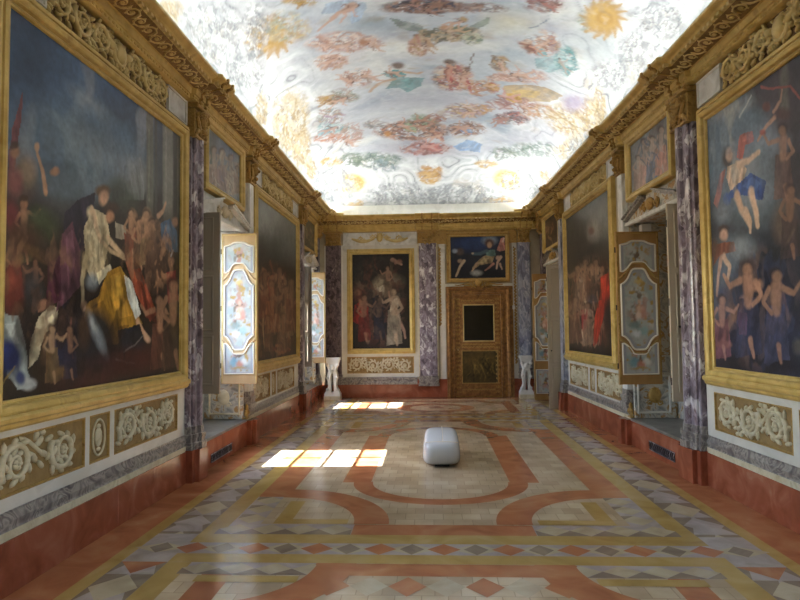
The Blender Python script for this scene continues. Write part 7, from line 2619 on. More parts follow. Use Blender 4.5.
HZ = (.585, .955)
white_sheet(WL, 1, Y0, 6.31, .50, 1.02, [(3.45, 4.47), (4.53, 4.82), (4.89, 6.13)])
relief(WL, 3.45, 4.47, 'long cream scrollwork panel with two big spirals, nearest on the left wall', n=2)
relief(WL, 4.53, 4.82, 'narrow cream oval medallion panel between two scroll panels low on the near left wall', 'oval')
relief(WL, 4.89, 6.13, 'cream scrollwork panel with three spirals under the big near left painting, beside the pilaster', n=3)
HZ = (.575, .945)
white_sheet(WR, 2, Y0, 6.27, .50, 1.02, [(3.45, 4.42), (4.49, 4.81), (4.895, 6.12)])
relief(WR, 3.45, 4.42, 'scrollwork panel low on the right wall beyond the near medallion', n=2)
relief(WR, 4.49, 4.81, 'narrow oval medallion panel low on the right wall at the picture edge', 'oval')
relief(WR, 4.895, 6.12, 'cream scrollwork panel with three spirals under the big near right painting', n=3)
HZ = (.53, .915)
white_sheet(WL, 3, 8.64, 11.77, .50, 1.0, [(8.75, 9.70), (9.82, 10.05), (10.17, 11.42)])
relief(WL, 8.75, 9.70, 'scrollwork panel with dark ground under the second left painting, nearest its window', n=2)
relief(WL, 9.82, 10.05, 'narrow panel between two scroll panels under the second left painting', 'oval')
relief(WL, 10.17, 11.42, 'scrollwork panel under the second left painting, farther from the viewer', n=3)
white_sheet(WR, 4, 8.60, 11.75, .50, 1.0, [(8.75, 9.95), (10.07, 10.32), (10.44, 11.62)])
relief(WR, 8.75, 9.95, 'scrollwork panel under the second right painting, half behind the painted shutter', n=3)
relief(WR, 10.07, 10.32, 'narrow panel in the middle under the second right painting', 'oval')
relief(WR, 10.44, 11.62, 'scrollwork panel under the second right painting, beside the tall beige door', n=3)
HZ = (.56, .95)
white_sheet(WB, 5, -2.10, -.30, .47, 3.62, [(-2.0, -.42)])
relief(WB, -2.0, -.42, 'wide scrollwork panel under the tall painting on the end wall', n=4)


# ================================================================== PILASTERS
def capital(W, s0, s1, z0, z1, d, t, mat='goldold', mask=True):
    mb = MB(W)
    sm = (s0 + s1) / 2
    w = s1 - s0
    mb.bbox((s0 - .03, -.06, z0), (s1 + .03, d + .03, z0 + .03), .008)
    mb.bbox((s0 - .01, -.06, z0 + .03), (s1 + .01, d + .01, z1 - .05), .01)
    mb.bbox((s0 - .05, -.06, z1 - .05), (s1 + .05, d + .06, z1), .012)
    H = z1 - z0
    for sg in (-1, 1):
        spiral(mb, sm + sg * w * .36, z1 - .11, w * .20, d + .03, sg, 1.5, 0, w * .05, .03, None, False, 16)
        for k in range(3):
            leaf(mb, (sm + sg * w * (.12 + .15 * k), d + .02, z0 + .07 + .03 * (k % 2)), .055, w * .08, PI / 2 + sg * .3 * k, .03)
        pts = [(sm + sg * w * (.5 - .1 * q), d + .03, z1 - .14 - .05 * q) for q in range(5)]
        mb.tube(pts, [.016, .022, .024, .022, .014], 6)
    if mask:
        mb.ell((sm, d + .05, z0 + H * .52), (w * .2, .05, H * .22), 0, 10, 7)
        mb.ell((sm, d + .10, z0 + H * .50), (w * .045, .03, H * .07), 0, 6, 5)
        for sg in (-1, 1):
            mb.ell((sm + sg * w * .08, d + .092, z0 + H * .58), (w * .04, .012, H * .022), 0, 6, 4)
            mb.ell((sm + sg * w * .2, d + .04, z0 + H * .62), (w * .09, .04, H * .16), sg * -.3, 7, 5)
        mb.ell((sm, d + .05, z0 + H * .76), (w * .24, .045, H * .1), 0, 8, 5)
        mb.ell((sm, d + .09, z0 + H * .385), (w * .07, .012, H * .02), 0, 6, 4)
        for k in range(-2, 3):
            leaf(mb, (sm + k * w * .09, d + .06, z0 + H * .22), H * .1, w * .05, PI / 2 - k * .25, .03)
    mb.build('capital', mat, t, smooth=False)
    # leaf strips rising over the entablature
    for sg in (-1, 1):
        o = MB(W)
        ds = [(q[0] + .045, q[1]) for q in (EPB if W is WB else EPR)[2:14]]
        for (dd, zz) in ds:
            o.ell((sm + sg * w * .3, dd + .015, zz - .005), (.02, .018, .02), 0, 6, 4)
        o.tube([(sm + sg * w * .3, dd + .01, zz - .005) for dd, zz in ds], .010, 5)
        o.build('leaf_strip', 'goldold', t)


def pilaster(W, s0, s1, label, mat, base='greymarble', zb=.34, zt=3.72, ridge=True, d=.045, edge=None, cap=True, mask=True, ztop=4.09):
    t = thing('marble_pilaster', label, 'pilaster', W.p((s0 + s1) / 2, -.055, zb))
    mb = MB(W)
    w = s1 - s0
    z0 = zb + .24
    if ridge:
        out = [(s0, -.06), (s0, d * .3), (s0 + w * .14, d * .3), (s0 + w * .14, d * .75), (s0 + w * .2, d), (s0 + w * .42, d), (s0 + w * .45, d + .035), (s0 + w * .55, d + .045), (s0 + w * .65, d + .035), (s0 + w * .68, d), (s0 + w * .86, d * .9), (s0 + w * .9, d * .4), (s1, d * .3), (s1, -.06)]
    else:
        e = w * .08
        out = [(s0, -.06), (s0, d * .5), (s0 + e, d * .5), (s0 + e, d), (s1 - e, d), (s1 - e, d * .5), (s1, d * .5), (s1, -.06)]
    zprism(mb, out, z0, zt)
    mb.build('shaft', mat, t)
    b = MB(W)
    for (q, za, zc) in ((.035, zb, zb + .07), (.02, zb + .07, zb + .12), (.03, zb + .12, zb + .16), (.01, zb + .16, zb + .24)):
        n = len(out)
        o2 = [(s + (q if s > (s0 + s1) / 2 else -q), dd + (q if dd > -.05 else 0)) for s, dd in out]
        zprism(b, o2, za, zc)
    b.build('base', base, t)
    if edge:
        g = MB(W)
        for s in (s0 - .02, s1 - .005):
            g.box((s, -.06, z0), (s + .025, d * .6, zt))
        g.build('edge_strip', edge, t)
    if cap:
        capital(W, s0 + .02, s1 - .02, zt, ztop, d, t, mask=mask)
    return t


pilaster(WL, 6.32, 6.62, 'tall ridged dark purple marble pilaster left, between the near painting and the near window', 'purple')
pilaster(WR, 6.28, 6.68, 'tall ridged purple and white marble pilaster right, between the near painting and the near window', 'purple')
pilaster(WL, 8.40, 8.62, 'slim pale marble pilaster on the left behind the first painted shutter', 'palemarble', ridge=False, d=.02, zb=.50)
pilaster(WR, 8.38, 8.58, 'slim pale marble pilaster on the right behind the painted shutter', 'palemarble', ridge=False, d=.02, zb=.50)
pilaster(WL, 11.78, 12.04, 'purple marble pilaster on the left just before the far window', 'purple', ridge=False)
pilaster(WR, 11.76, 12.02, 'bluish marble pilaster on the right just before the tall beige door', 'bluemarble', ridge=False)
pilaster(WL, 13.62, 13.85, 'pale marble pilaster at the far left corner behind the second painted shutter', 'purpledark', ridge=False, d=.02)
pilaster(WR, 13.62, 13.85, 'brown marble pilaster at the far right corner', 'brownbreccia', ridge=False, d=.02, zb=.34)
pilaster(WB, -2.50, -2.12, 'brown purple marble pilaster in the left corner of the end wall', 'brownbreccia', zb=.30, zt=3.60, ridge=False, d=.05, edge='white', ztop=3.93)
pilaster(WB, -.28, .14, 'broad violet marble pilaster in the middle of the end wall', 'purple', zb=.42 - .16, zt=3.62, ridge=False, d=.04, edge='cream', ztop=3.93)
pilaster(WB, 2.04, 2.33, 'bluish violet marble pilaster in the right corner of the end wall', 'bluemarble', zb=.42, zt=3.60, ridge=False, d=.05, ztop=3.93)
# ornate strips framing the door bay
b = MB(WB)
b.box((.20, -.05, .42), (.34, -.02, 3.6))
b.box((1.92, -.05, .42), (2.02, -.02, 3.6))
b.box((.34, -.05, 2.58), (.78, .0, 2.645))
b.box((1.45, -.05, 2.58), (1.92, .0, 2.645))
struct(b.build('trim_door_bay', 'white'))
for (gx, zs, lb) in ((1.975, .8, 'gilded leaf garland climbing the white strip right of the end door'), (.215, 1.7, 'gilded leaf garland high on the white strip left of the end door')):
    c = MB(WB)
    q = 0
    while zs + q * .11 < 3.5:
        z = zs + q * .11
        c.ell((gx, -.015, z), (.026, .014, .05), .5 if q % 2 else -.5, 6, 4)
        c.ell((gx + (.018 if q % 2 else -.018), -.015, z + .05), (.016, .012, .022), 0, 6, 4)
        q += 1
    c.tube([(gx, -.015, zs), (gx, -.012, zs + (q - 1) * .11)], .008, 5)
    tag(c.build('foliage_garland', 'goldold', smooth=True), lb, 'garland')


# ================================================================== FRIEZE ORNAMENT ABOVE THE LARGE PAINTINGS
def frieze(W, s0, s1, label, zlo=3.816, zhi=4.095, tablets=True, n=None):
    t = thing('gilded_frieze', label, 'frieze', W.p((s0 + s1) / 2, -.055, zlo))
    g = MB(W)
    g.box((s0, -.058, zlo), (s1, -.035, zhi))
    g.build('frieze_ground', 'friezeground', t)
    r = MB(W)
    tb = .52 if tablets else .02
    rinceau(r, s0 + tb, s1 - tb, zlo + .0, zhi - .0, -.02, n, h=.03, seg=26)
    x = s0 + tb
    k = 0
    while x < s1 - tb:
        leaf(r, (x, -.025, zlo + .035 + .20 * (k % 2)), .045, .018, .6 if k % 2 else -.7, .022)
        x += .06
        k += 1
    sm = (s0 + s1) / 2
    r.ell((sm, -.01, (zlo + zhi) / 2), (.08, .05, .10), 0, 10, 7)
    for sg in (-1, 1):
        r.ell((sm + sg * .13, -.01, (zlo + zhi) / 2 + .02), (.09, .035, .035), sg * .4, 8, 5)
    r.build('scroll_ornament', 'goldbright', t, smooth=True)
    if tablets:
        for a in (s0 + .03, s1 - .50):
            m_ = MB(W)
            m_.frame(a + .02, a + .45, zlo + .03, zhi - .02, [(0, -.035), (.002, -.015), (.016, -.01), (.02, -.035)])
            m_.build('tablet_border', 'white', t)
            m_ = MB(W)
            m_.box((a + .02, -.036, zlo + .03), (a + .45, -.028, zhi - .02))
            m_.build('tablet', 'palemarble', t)


frieze(WL, 3.40, 6.31, 'gilded scroll frieze with white tablets above the near left painting')
frieze(WR, 3.36, 6.24, 'gilded scroll frieze with white tablets above the near right painting')
frieze(WL, 8.66, 11.75, 'gilded scroll frieze above the second left painting')
frieze(WR, 8.62, 11.73, 'gilded scroll frieze above the second right painting')
t = thing('gilded_frieze', 'gilded garland relief on pale ground above the tall end-wall painting', 'frieze', WB.p(-1.2, -.04, 3.62))
g = MB(WB); g.box((-2.08, -.05, 3.60), (-.32, -.02, 3.90)); g.build('frieze_ground', 'palemarble', t)
g = MB(WB)
for sg in (-1, 1):
    g.tube([(-1.2 + sg * (.12 + .55 * q / 9), -.0, 3.76 - .07 * math.sin(PI * q / 9)) for q in range(10)], [.02 + .02 * math.sin(PI * q / 9) for q in range(10)], 6)
    spiral(g, -1.2 + sg * .45, 3.75, .075, -.01, sg, 1.5, 0, .014, .025)
    spiral(g, -1.2 + sg * .17, 3.78, .06, -.01, -sg, 1.5, 0, .014, .025)
g.ell((-1.2, 0, 3.78), (.08, .05, .11), 0, 10, 7)
for q in range(7):
    leaf(g, (-1.2 + .1 * math.cos(q * PI / 6), 0, 3.79 + .1 * math.sin(q * PI / 6)), .04, .014, q * PI / 6, .02)
g.build('garland_ornament', 'goldbright', t, smooth=True)
b = MB(WB)
b.box((.2, -.05, 3.60), (2.04, -.03, 3.95))
b.box((-.3, -.05, 3.60), (.2, -.03, 3.95))
struct(b.build('trim_end_frieze', 'goldold'))


# ================================================================== OVER-WINDOW PEDIMENTS
def pediment(W, s0, s1, label, mat, z0=3.02, z1=3.25):
    t = thing('window_pediment', label, 'pediment', W.p((s0 + s1) / 2, -.055, z0))
    g = MB(W)
    g.box((s0, -.059, z0), (s1, -.045, z1))
    g.build('marbled_field', mat, t)
    sm = (s0 + s1) / 2
    for sg in (-1, 1):
        r = MB(W)
        a = (sm + sg * (s1 - s0) * .5, z0 + .02); c = (sm + sg * .18, z1 - .03)
        dx, dz = c[0] - a[0], c[1] - a[1]
        L = math.hypot(dx, dz)
        nx_, nz_ = -dz / L * .05, dx / L * .05
        if nz_ < 0:
            nx_, nz_ = -nx_, -nz_
        r.prism([a, c, (c[0] + nx_, c[1] + nz_), (a[0] + nx_, a[1] + nz_)], -.05, .02)
        r.prism([(a[0] + nx_ * .6, a[1] + nz_ * .6), (c[0] + nx_ * .6, c[1] + nz_ * .6), (c[0] + nx_, c[1] + nz_), (a[0] + nx_, a[1] + nz_)], -.05, .045)
        r.build('raking_moulding', 'palemarble' if W is WL else 'greymarble', t)
    o = MB(W)
    o.ell((sm, -.02, z0 + .1), (.10, .05, .08), 0, 10, 7)
    for sg in (-1, 1):
        spiral(o, sm + sg * .2, z0 + .09, .06, -.03, sg, 1.5, 0, .012, .02)
    o.build('shell_ornament', 'goldold' if W is WR else 'cream', t, smooth=True)
    c = MB(W)
    c.bbox((s0, -.05, z0 - .05), (s1, .0, z0 + .0), .01)
    c.build('lintel', 'palemarble', t)


pediment(WL, 6.62, 8.40, 'pale marbled broken pediment over the near left window', 'palemarble')
pediment(WR, 6.68, 8.38, 'blue and orange marbled pediment over the near right window', 'painted')
pediment(WL, 12.04, 13.62, 'pale pediment over the far left window', 'palemarble')
pediment(WR, 12.02, 13.62, 'blue-grey marbled pediment over the far right door', 'painted')


# ================================================================== PAINTED LOWER JAMBS
def jamb_panel(W, s, d0, d1, z0, z1, label, face):
    """marbled panel standing on the niche jamb, facing the viewer"""
    class J:
        @staticmethod
        def p(a, dd, z):
            return W.p(s - dd, a, z)
    t = thing('jamb_panel', label, 'jamb panel', W.p(s, (d0 + d1) / 2, z0))
    g = MB(J)
    g.bbox((d0, 0, z0), (d1, .03, z1), .006)
    g.build('marbled_slab', face, t)
    f = MB(J)
    f.frame(d0 + .09, d1 - .07, z0 + .09, z1 - .06, [(0, .03), (.005, .042), (.02, .045), (.03, .03)])
    f.build('panel_moulding', 'cream' if W is WL else 'white', t)
    c = MB(J)
    cx, cz = (d0 + d1) / 2, (z0 + z1) / 2
    c.ell((cx, .03, cz), ((d1 - d0) * .16, .02, (z1 - z0) * .18), 0, 10, 6)
    for sg in (-1, 1):
        spiral(c, cx + sg * .07, cz - .1, .035, .03, sg, 1.3, 0, .008, .012)
    c.build('carved_boss', 'goldold' if W is WR else 'cream', t, smooth=True)


jamb_panel(WL, 8.305, -.58, -.03, .37, .98, 'marbled stone panel under the near left painted shutter', 'painted')
jamb_panel(WR, 8.305, -.58, -.03, .37, .98, 'marbled gold-centred panel under the near right painted shutter', 'painted')
jamb_panel(WL, 13.535, -.58, -.03, .37, .98, 'marbled stone panel under the far left painted shutter', 'painted')
# gilded scroll foot at the niche corners
for (W, s, lb) in ((WL, 8.36, 'small gilded scroll bracket at the foot of the near left window recess'), (WR, 8.36, 'small gilded scroll bracket at the foot of the near right window recess')):
    c = MB(W)
    spiral(c, s, .44, .06, -.01, 1, 1.6, 0, .016, .03)
    leaf(c, (s - .02, 0, .52), .06, .02, PI / 2, .03)
    c.bbox((s - .06, -.05, .366), (s + .06, .02, .39), .005)
    tag(c.build('scroll_bracket', 'goldold', smooth=True), lb, 'bracket')


# ================================================================== SHUTTERS AND DOORS
class Fr:
    def __init__(self, org, ang):
        self.o = Vector(org)
        self.u = Vector((math.cos(ang), math.sin(ang), 0))
        self.n = Vector((self.u.y, -self.u.x, 0))   # faces -Y when ang = 0

    def p(self, s, d, z):
        return self.o + self.u * s + self.n * d + Vector((0, 0, z))


def arch(w, zs, zc, n=20, down=False):
    """ogee outline points from left to right"""
    out = []
    for i in range(n + 1):
        t = i / n
        x = -w + 2 * w * t
        e = 1 - abs(2 * t - 1)
        k = .5 - .5 * math.cos(PI * min(1, e * 1.25))
        k = k * .75 + .25 * (1 if e > .35 else 0) * (.5 - .5 * math.cos(PI * min(1, max(0, (e - .35) / .3))))
        out.append((x, zs + (zc - zs) * k))
    return out


def inside(outl, X, Z):
    ins = np.zeros(X.shape, bool)
    n = len(outl)
    for i in range(n):
        x0, y0 = outl[i]; x1, y1 = outl[(i + 1) % n]
        if y0 == y1:
            continue
        ins ^= ((y0 > Z) != (y1 > Z)) & (X < (x1 - x0) * (Z - y0) / (y1 - y0) + x0)
    return ins


def painted_leaf(F, w, h, label, name, cat, wood='tanwood', key='SHUT', base=0.0, group=None, seed=0, mould='whitemould'):
    """leaf with three shaped painted panels, F.p(u from centre, d, v)"""
    t = thing(name, label, cat, F.p(0, 0, 0), group)
    hw = w / 2
    b = MB(F)
    b.bbox((-hw, -.035, 0), (hw, 0, h), .004)
    b.build('leaf_board', wood, t)
    k = h / 2.08
    q = hw * .80
    pans = []
    # top
    top = arch(q, 1.90 * k, 1.95 * k)
    bot = arch(q, 1.53 * k, 1.66 * k)
    pans.append(top + bot[::-1])
    top = arch(q, 1.36 * k, 1.57 * k)
    bot = arch(q, .66 * k, .47 * k)
    pans.append(top + bot[::-1])
    top = arch(q, .56 * k, .41 * k)
    bot = [(-q, .14 * k), (q, .14 * k)]
    pans.append(top + bot[::-1])
    if base:
        pans = [[(x, z * (h - base) / h + base) for x, z in o] for o in pans]
        pans.append([(-q, base * .92), (q, base * .92), (q, .14), (-q, .14)])
    for i, o in enumerate(pans):
        xs_ = [p[0] for p in o]; zs_ = [p[1] for p in o]
        st = .011
        nu = max(6, int((max(xs_) - min(xs_)) / st)); nv = max(6, int((max(zs_) - min(zs_)) / st))
        S, Z = np.meshgrid(np.linspace(min(xs_), max(xs_), nu), np.linspace(min(zs_), max(zs_), nv), indexing='ij')
        p = Painter(S / hw, Z, '9c9da0', .03, 9)
        inner = [(x * .80, (z - (min(zs_) + max(zs_)) / 2) * .90 + (min(zs_) + max(zs_)) / 2) for x, z in o]
        ii = inside(inner, S, Z)
        p.C[ii] = dec('adb2ae')
        n1 = fbm(S * 9 + seed, Z * 9 + i * 7, 21, 4)
        p.mix(ii * np.clip((n1 - .5) * 6, 0, 1) * .5, dec('86999a'))
        n1 = fbm(S * 12 + seed, Z * 9 + i * 3, 22, 4)
        p.mix(ii * np.clip((n1 - .55) * 7, 0, 1) * .55, dec('c9c8be'))
        n1 = fbm(S * 14 + seed, Z * 11 + i * 5, 23, 3)
        cz = (min(zs_) + max(zs_)) / 2
        cen = np.exp(-((S / (hw * .45)) ** 2) - ((Z - cz) / ((max(zs_) - min(zs_)) * .4)) ** 2)
        p.mix(ii * np.clip((n1 - .5) * 8, 0, 1) * cen, dec('ad7c6c'))
        n1 = fbm(S * 16 + seed, Z * 13 + i * 9, 24, 3)
        p.mix(ii * np.clip((n1 - .6) * 9, 0, 1) * cen, dec('6d5a48'))
        p.mix(ii * np.clip((fbm(S * 18, Z * 16 + i, 25, 3) - .62) * 9, 0, 1), dec('a98c52'))
        if i == 1:
            for (cx_, cz_, r1, r2, cc) in ((.05, 1.02, .2, .05, 'd8b39e'), (.2, .95, .16, .07, 'c08a78'), (-.05, .93, .14, .05, 'e3c9b8'), (.02, 1.12, .09, .04, 'd6b09a'),
                                           (-.2, .8, .25, .05, '77908f'), (.2, .72, .22, .05, '8fb0b2'), (0, 1.4, .2, .03, 'c8b070'), (-.15, .68, .2, .04, 'd9dde0')):
                p.ell((cx_, cz_ * k * (h - base) / h + base), (r1, 0), (0, r2), dec(cc), .8, .4)
        if i == 2:
            for (cx_, cz_, r1, r2, cc) in ((-.3, .30, .22, .05, '6f9ba8'), (.05, .27, .2, .045, 'c07f66'), (.3, .3, .18, .04, 'd8d8cf'), (0, .22, .4, .015, 'a98c52')):
                p.ell((cx_, cz_ * k * (h - base) / h + base), (r1, 0), (0, r2), dec(cc), .85, .4)
        P = Wgrid(F, S, np.full_like(S, .0045), Z + F.o.z)
        P[..., 2] = Z + F.o.z
        ctr_s = (S[:-1, :-1] + S[1:, 1:]) / 2; ctr_z = (Z[:-1, :-1] + Z[1:, 1:]) / 2
        keep = inside(o, ctr_s, ctr_z)
        grid_obj('painted_panel', P, nu, nv, p.out(), 'panelpaint', t, keep=keep)
        m_ = MB(F)
        m_.tube([(x * 1.02, .008, z) for x, z in o], .012, 6, closed=True)
        m_.build('panel_moulding', mould, t, smooth=True)
    # gilt band echoing the arches
    for (zs, zc) in ((1.44, 1.65), (.60, .42)):
        a = arch(hw * .93, (zs * k) * (h - base) / h + base, (zc * k) * (h - base) / h + base)
        g = MB(F)
        g.tube([(x, .006, z + (.0)) for x, z in a], .014, 6)
        g.build('gilt_band', 'tanwood' if wood == 'tanwood' else 'goldold', t, smooth=True)
    e = MB(F)
    for x in (-hw + .015, hw - .015):
        e.box((x - .008, .0, .02), (x + .008, .008, h - .02))
    e.box((-hw + .02, 0, h - .03), (hw - .02, .008, h - .015))
    e.build('edge_beading', 'goldbright' if wood == 'tanwood' else 'goldold', t)
    for z in (h * .12, h * .5, h * .88):
        r = MB(F)
        r.tube([(-hw - .008, -.015, z - .035), (-hw - .008, -.015, z + .035)], .009, 8)
        r.build('hinge', 'black', t)
    return t


def plain_leaf(F, w, h, label, name, cat, mat='greywood', rails=(.33, .66), knob=None):
    t = thing(name, label, cat, F.p(0, 0, 0))
    hw = w / 2
    b = MB(F)
    b.bbox((-hw, -.035, 0), (hw, 0, h), .003)
    b.build('leaf_board', mat, t)
    zs = [.07] + [h * r for r in rails] + [h - .03]
    for i in range(len(zs) - 1):
        g = MB(F)
        a, c = zs[i] + .05, zs[i + 1] - .05
        g.frame(-hw + .09, hw - .09, a, c, [(0, .002), (.0, .006), (.008, .012), (.018, .012), (.024, .002)])
        g.build('panel_moulding', mat, t)
    for z in (h * .1, h * .5, h * .9):
        r = MB(F)
        r.tube([(-hw, -.018, z - .04), (-hw, -.018, z + .04)], .01, 8)
        r.build('hinge', 'black', t)
    if knob:
        k = MB(F)
        k.ell((knob[0], .02, knob[1]), (.014, .02, .014), 0, 8, 6)
        k.build('knob', 'black', t, smooth=True)
    return t


# left near window
painted_leaf(Fr((-2.645, 8.15, .87), 0.0), .50, 2.08, 'brightly lit painted window shutter with pale blue rococo panels, near left window', 'window_shutter', 'shutter', seed=1)
plain_leaf(Fr((-2.70, 6.80, .88), 0.0), .52, 2.10, 'plain grey-brown wooden shutter standing open at the near left window', 'window_shutter', 'shutter')
# left far window
painted_leaf(Fr((-2.63, 13.50, .85), 0.0), .47, 2.06, 'narrow painted window shutter with tan frame at the far left window', 'window_shutter', 'shutter', seed=5)
plain_leaf(Fr((-2.70, 12.2, .85), 0.0), .50, 2.06, 'plain grey shutter edge standing open at the far left window', 'window_shutter', 'shutter')
# right near window
painted_leaf(Fr((2.70, 7.95, .85), .06), .56, 1.99, 'painted window shutter with brown gilt frame and rococo panels, near right window', 'window_shutter', 'shutter', wood='brownwood', seed=9)
plain_leaf(Fr((2.885, 6.76, .77), -.03), .50, 2.19, 'plain beige wooden shutter with small dark knob, near right window', 'window_shutter', 'shutter', mat='palewood', knob=(-.16, .82))
# right far door: a tall plain leaf and a tall painted leaf
t = plain_leaf(Fr((2.475, 12.0, .01), 0.0), .36, 2.83, 'tall plain beige door leaf standing open on the right, reaching the floor', 'door_leaf', 'door', mat='palewood', rails=(.30, .62), knob=(-.12, 1.13))
t = painted_leaf(Fr((2.50, 13.42, .01), 0.0), .50, 2.78, 'tall brown gilt door leaf with painted panels in the far right corner', 'door_leaf', 'door', wood='brownwood', base=.72, seed=13)
# white window casing edge on the right
b = MB(WR)
b.bbox((8.21, -.30, .99), (8.305, -.17, 2.98), .006)
tag(b.build('window_casing', 'winwhite'), 'pale blue-white window casing standing beside the near right painted shutter', 'window casing')

# ================================================================== END DOOR
t = bpy.data.objects.new('door_1', None)
COL.objects.link(t)
t.location = WB.p(1.13, 0, 0)
t['kind'] = 'structure'
b = MB(WB)
pr = [(0, .0), (.005, .05), (.04, .05), (.05, .03), (.10, .03), (.12, .07), (.15, .075), (.17, .04), (.20, .04), (.205, -.04)]
# three-sided architrave
out = []
for (o, d) in pr:
    out.append([(.56 - o, d, 0.0), (.56 - o, d, 2.38 + o), (1.62 + o * 1.38, d, 2.38 + o), (1.62 + o * 1.38, d, 0.0)])
vs = [p for r in out for p in r]
fs = []
for r in range(len(out) - 1):
    for i in range(3):
        fs.append((r * 4 + i, r * 4 + i + 1, r * 4 + 5 + i, r * 4 + 4 + i))
b.add(vs, fs)
b.build('door_frame', 'doorgold', t)
b = MB(WB)
b.bbox((.55, -.05, .02), (1.63, .01, 2.39), .004)
b.build('door_leaf', 'doorgold', t)
lat = MB(WB)
for r in range(22):
    z = .12 + r * .103
    for x in (.585, .62, .655, 1.50, 1.535, 1.57):
        lat.ell((x + .004, .012, z), (.013, .007, .032), .35 if r % 2 else -.35, 5, 4)
for cidx in range(24):
    x = .72 + cidx * .032
    for z in (.17, 1.16, 1.22, 2.25):
        lat.ell((x, .012, z), (.011, .007, .026), .5 if cidx % 2 else -.5, 5, 4)
lat.build('lattice_carving', 'goldold', t, smooth=True)
mf = MB(WB)
mf.frame(.77, 1.45, 1.31, 2.13, [(0, .012), (.003, .028), (.018, .032), (.028, .014)])
mf.build('mirror_frame', 'goldbright', t)
mg = MB(WB)
mg.box((.77, .008, 1.31), (1.45, .016, 2.13))
mg.build('mirror', 'darkglass', t)
pf = MB(WB)
pf.frame(.72, 1.53, .33, 1.06, [(0, .012), (.003, .024), (.015, .027), (.022, .014)])
pf.build('panel_moulding', 'goldold', t)
canvas_grid(WB, 'DOORP', .72, 1.53, .33, 1.06, .0145, .014, t, base='4b3d22', mot=.6, name='painted_panel')
ct = MB(WB)
ct.ell((1.12, .08, 2.66), (.09, .05, .085), 0, 10, 7)
for sg in (-1, 1):
    spiral(ct, 1.12 + sg * .16, 2.64, .07, .06, sg, 1.5, 0, .016, .03)
    ct.tube([(1.12 + sg * (.2 + .06 * q), .06, 2.62 + .012 * math.sin(q)) for q in range(7)], [.022 - .002 * q for q in range(7)], 6)
    leaf(ct, (1.12 + sg * .1, .07, 2.57), .06, .02, sg * .8, .03)
ct.build('door_cartouche', 'goldold', t, smooth=True)
kn = MB(WB)
kn.ell((.62, .035, 1.1), (.015, .025, .02), 0, 8, 6)
kn.build('door_knob', 'goldbright', t, smooth=True)
b = MB(WB)
b.box((.36, -.05, 0), (1.92, -.02, 2.6))
struct(b.build('trim_door_backing', 'goldold'))

# small white sensor beside the door
s_ = MB(WB)
s_.bbox((1.90, .0, 2.03), (1.955, .11, 2.12), .012)
tag(s_.build('wall_sensor', 'whitecarve'), 'tiny white box fixed to the frame right of the end door', 'sensor')


# ================================================================== CARVED PEDESTALS
def pedestal(x, y, w, label):
    t = thing('carved_pedestal', label, 'pedestal', (x, y, 0))
    b = MB()
    b.bbox((x - w * .52, y - .13, 0), (x + w * .52, y + .13, .09), .01)
    b.build('plinth_block', 'cream', t)
    b = MB()
    b.box((x - w * .5, y - .12, .09), (x + w * .5, y + .12, .15))
    b.box((x - w * .46, y - .11, .15), (x + w * .46, y + .11, .18))
    b.build('foot', 'whitecarve', t)
    for sg in (-1, 1):
        b = MB()
        pts = []
        L = [(.42, .17), (.40, .22), (.30, .27), (.24, .33), (.27, .42), (.33, .50), (.30, .60), (.24, .66), (.28, .72), (.36, .80), (.40, .86)]
        I = [(.10, .17), (.10, .22), (.09, .30), (.08, .40), (.09, .50), (.08, .58), (.0, .63), (.0, .70), (.0, .86)]
        out = [(x + sg * a * w, z) for a, z in L] + [(x + sg * a * w, z) for a, z in I[::-1]]
        b.prism(out, y - .10, y + .10)
        for (a, z, r) in ((.30, .24, .035), (.30, .50, .035), (.33, .80, .04)):
            b.ell((x + sg * a * w, y - .10, z), (r, .03, r), 0, 8, 6)
        b.build('scroll_leg', 'whitecarve', t)
    b = MB()
    b.box((x - w * .42, y - .11, .86), (x + w * .42, y + .11, .90))
    b.bbox((x - w * .48, y - .125, .90), (x + w * .48, y + .125, .96), .008)
    b.build('top_slab', 'whitecarve', t)
    b = MB()
    b.ell((x, y - .11, .74), (.06, .03, .07), 0, 10, 7)
    for k in range(5):
        b.ell((x + (k - 2) * .024, y - .12, .69), (.012, .02, .045), (k - 2) * -.2, 6, 4)
    b.build('shell_carving', 'whitecarve', t, smooth=True)


pedestal(-2.27, 13.72, .36, 'white carved scroll pedestal with a dark slit, in the far left corner')
pedestal(2.14, 13.88, .30, 'white carved scroll pedestal in the far right corner beside the end door')

# ================================================================== VENT GRILLES
def vent(W, s0, s1, z0, z1, label):
    t = thing('air_vent', label, 'vent', W.p((s0 + s1) / 2, 0, z0))
    b = MB(W)
    b.box((s0, -.01, z0), (s1, .003, z1))
    b.build('vent_shade_sheet', 'dark', t)  # flat dark sheet standing in for the shade inside the vent
    g = MB(W)
    n = 14
    for i in range(n):
        s = s0 + (s1 - s0) * (i + .5) / n
        g.tube([(s - .02, .005, z0), (s + .01, .008, (z0 + z1) / 2), (s - .02, .005, z1)], .004, 5)
    g.box((s0, .002, z0 - .005), (s1, .009, z0 + .005))
    g.box((s0, .002, z1 - .005), (s1, .009, z1 + .005))
    g.build('vent_grille', 'purpledark', t)


vent(WL, 6.98, 7.72, .06, .15, 'low dark air vent grille in the red marble plinth on the left')
vent(WR, 6.98, 7.72, .07, .17, 'low dark air vent grille in the red marble plinth on the right')

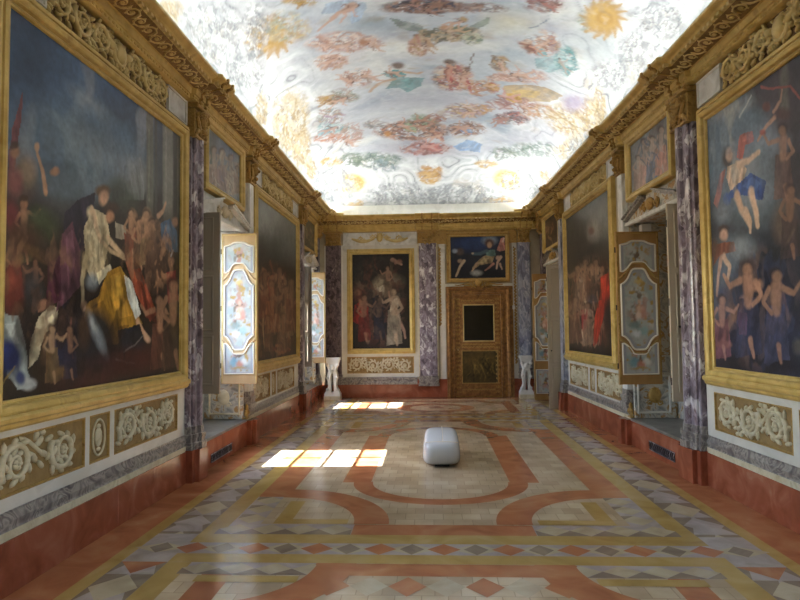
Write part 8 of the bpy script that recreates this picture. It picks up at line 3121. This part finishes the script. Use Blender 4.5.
# ================================================================== SCULPTURE ON THE FLOOR
t = thing('floor_sculpture', 'glossy white rounded sculpture like a small car, alone on the marble floor', 'sculpture', (.10, 7.45, 0))
prof = []
ctl = [(7.12, .010), (7.02, .028), (6.96, .085), (6.945, .165), (6.955, .23), (7.00, .275), (7.04, .290), (7.25, .330), (7.50, .362), (7.66, .364), (7.82, .32), (7.92, .25), (7.94, .16), (7.89, .07), (7.78, .015)]
NU = 40
mb = MB()
vs = []
cy, cz = 7.42, .165
for i in range(NU + 1):
    u = -1 + 2 * i / NU
    us = math.sin(u * PI / 2)
    k = max(0.0, 1 - abs(us) ** 4.5) ** (1 / 4.5)
    k = max(k, .02)
    for (py, pz) in ctl:
        z = cz + (pz - cz) * (k ** .8)
        y = cy + (py - cy) * k
        x = .10 + .225 * us * (1 - .40 * max(0, z - .12)) * (1 - .03 * (y - 7))
        vs.append((x, y, z))
n = len(ctl)
fs = []
for i in range(NU):
    for j in range(n):
        l = (j + 1) % n
        fs.append((i * n + j, i * n + l, (i + 1) * n + l, (i + 1) * n + j))
fs += [tuple(range(n)), tuple(range(NU * n, NU * n + n))]
mb.add(vs, fs)
o = mb.build('shell', 'gloss', t, smooth=True)
md = o.modifiers.new('sub', 'SUBSURF'); md.levels = 1; md.render_levels = 2
sm = MB()
sm.tube([(.115, y, z + .001) for y, z in ctl[6:10]], .0035, 6)
sm.build('roof_seam', 'whitemould', t)
sm = MB()
sm.tube([(.10 + .19 * q / 8, 7.038 + .01 * abs(q / 8) ** 4,   .289 - .012 * abs(q / 8) ** 4) for q in range(-8, 9)], .0035, 6)
sm.build('front_ridge', 'whitemould', t)
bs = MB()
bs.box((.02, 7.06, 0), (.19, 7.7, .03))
bs.build('shadow_block', 'base', t)  # near-black block added as the shadow under the shell

# ------------------------------------------------------------------ groups of look-alike things
GROUPS = {'relief_panel': 'relief panels along the dado', 'marble_pilaster': 'marble pilasters around the gallery', 'window_shutter': 'open window shutters',
          'gilded_frieze': 'gilded friezes above the large paintings', 'carved_pedestal': 'white carved pedestals at the end wall', 'air_vent': 'vent grilles in the plinths',
          'window_pediment': 'pediments over the side recesses', 'jamb_panel': 'marbled panels under the shutters', 'scroll_bracket': 'scroll brackets at the recess corners',
          'foliage_garland': 'leaf garlands beside the end door', 'framed_painting': 'gold-framed paintings on the walls', 'door_leaf': 'tall open door leaves on the right'}
for o in list(SC.objects):
    if o.parent is None and 'label' in o.keys():
        g_ = GROUPS.get(o.name.split('.')[0])
        if g_:
            o['group'] = g_
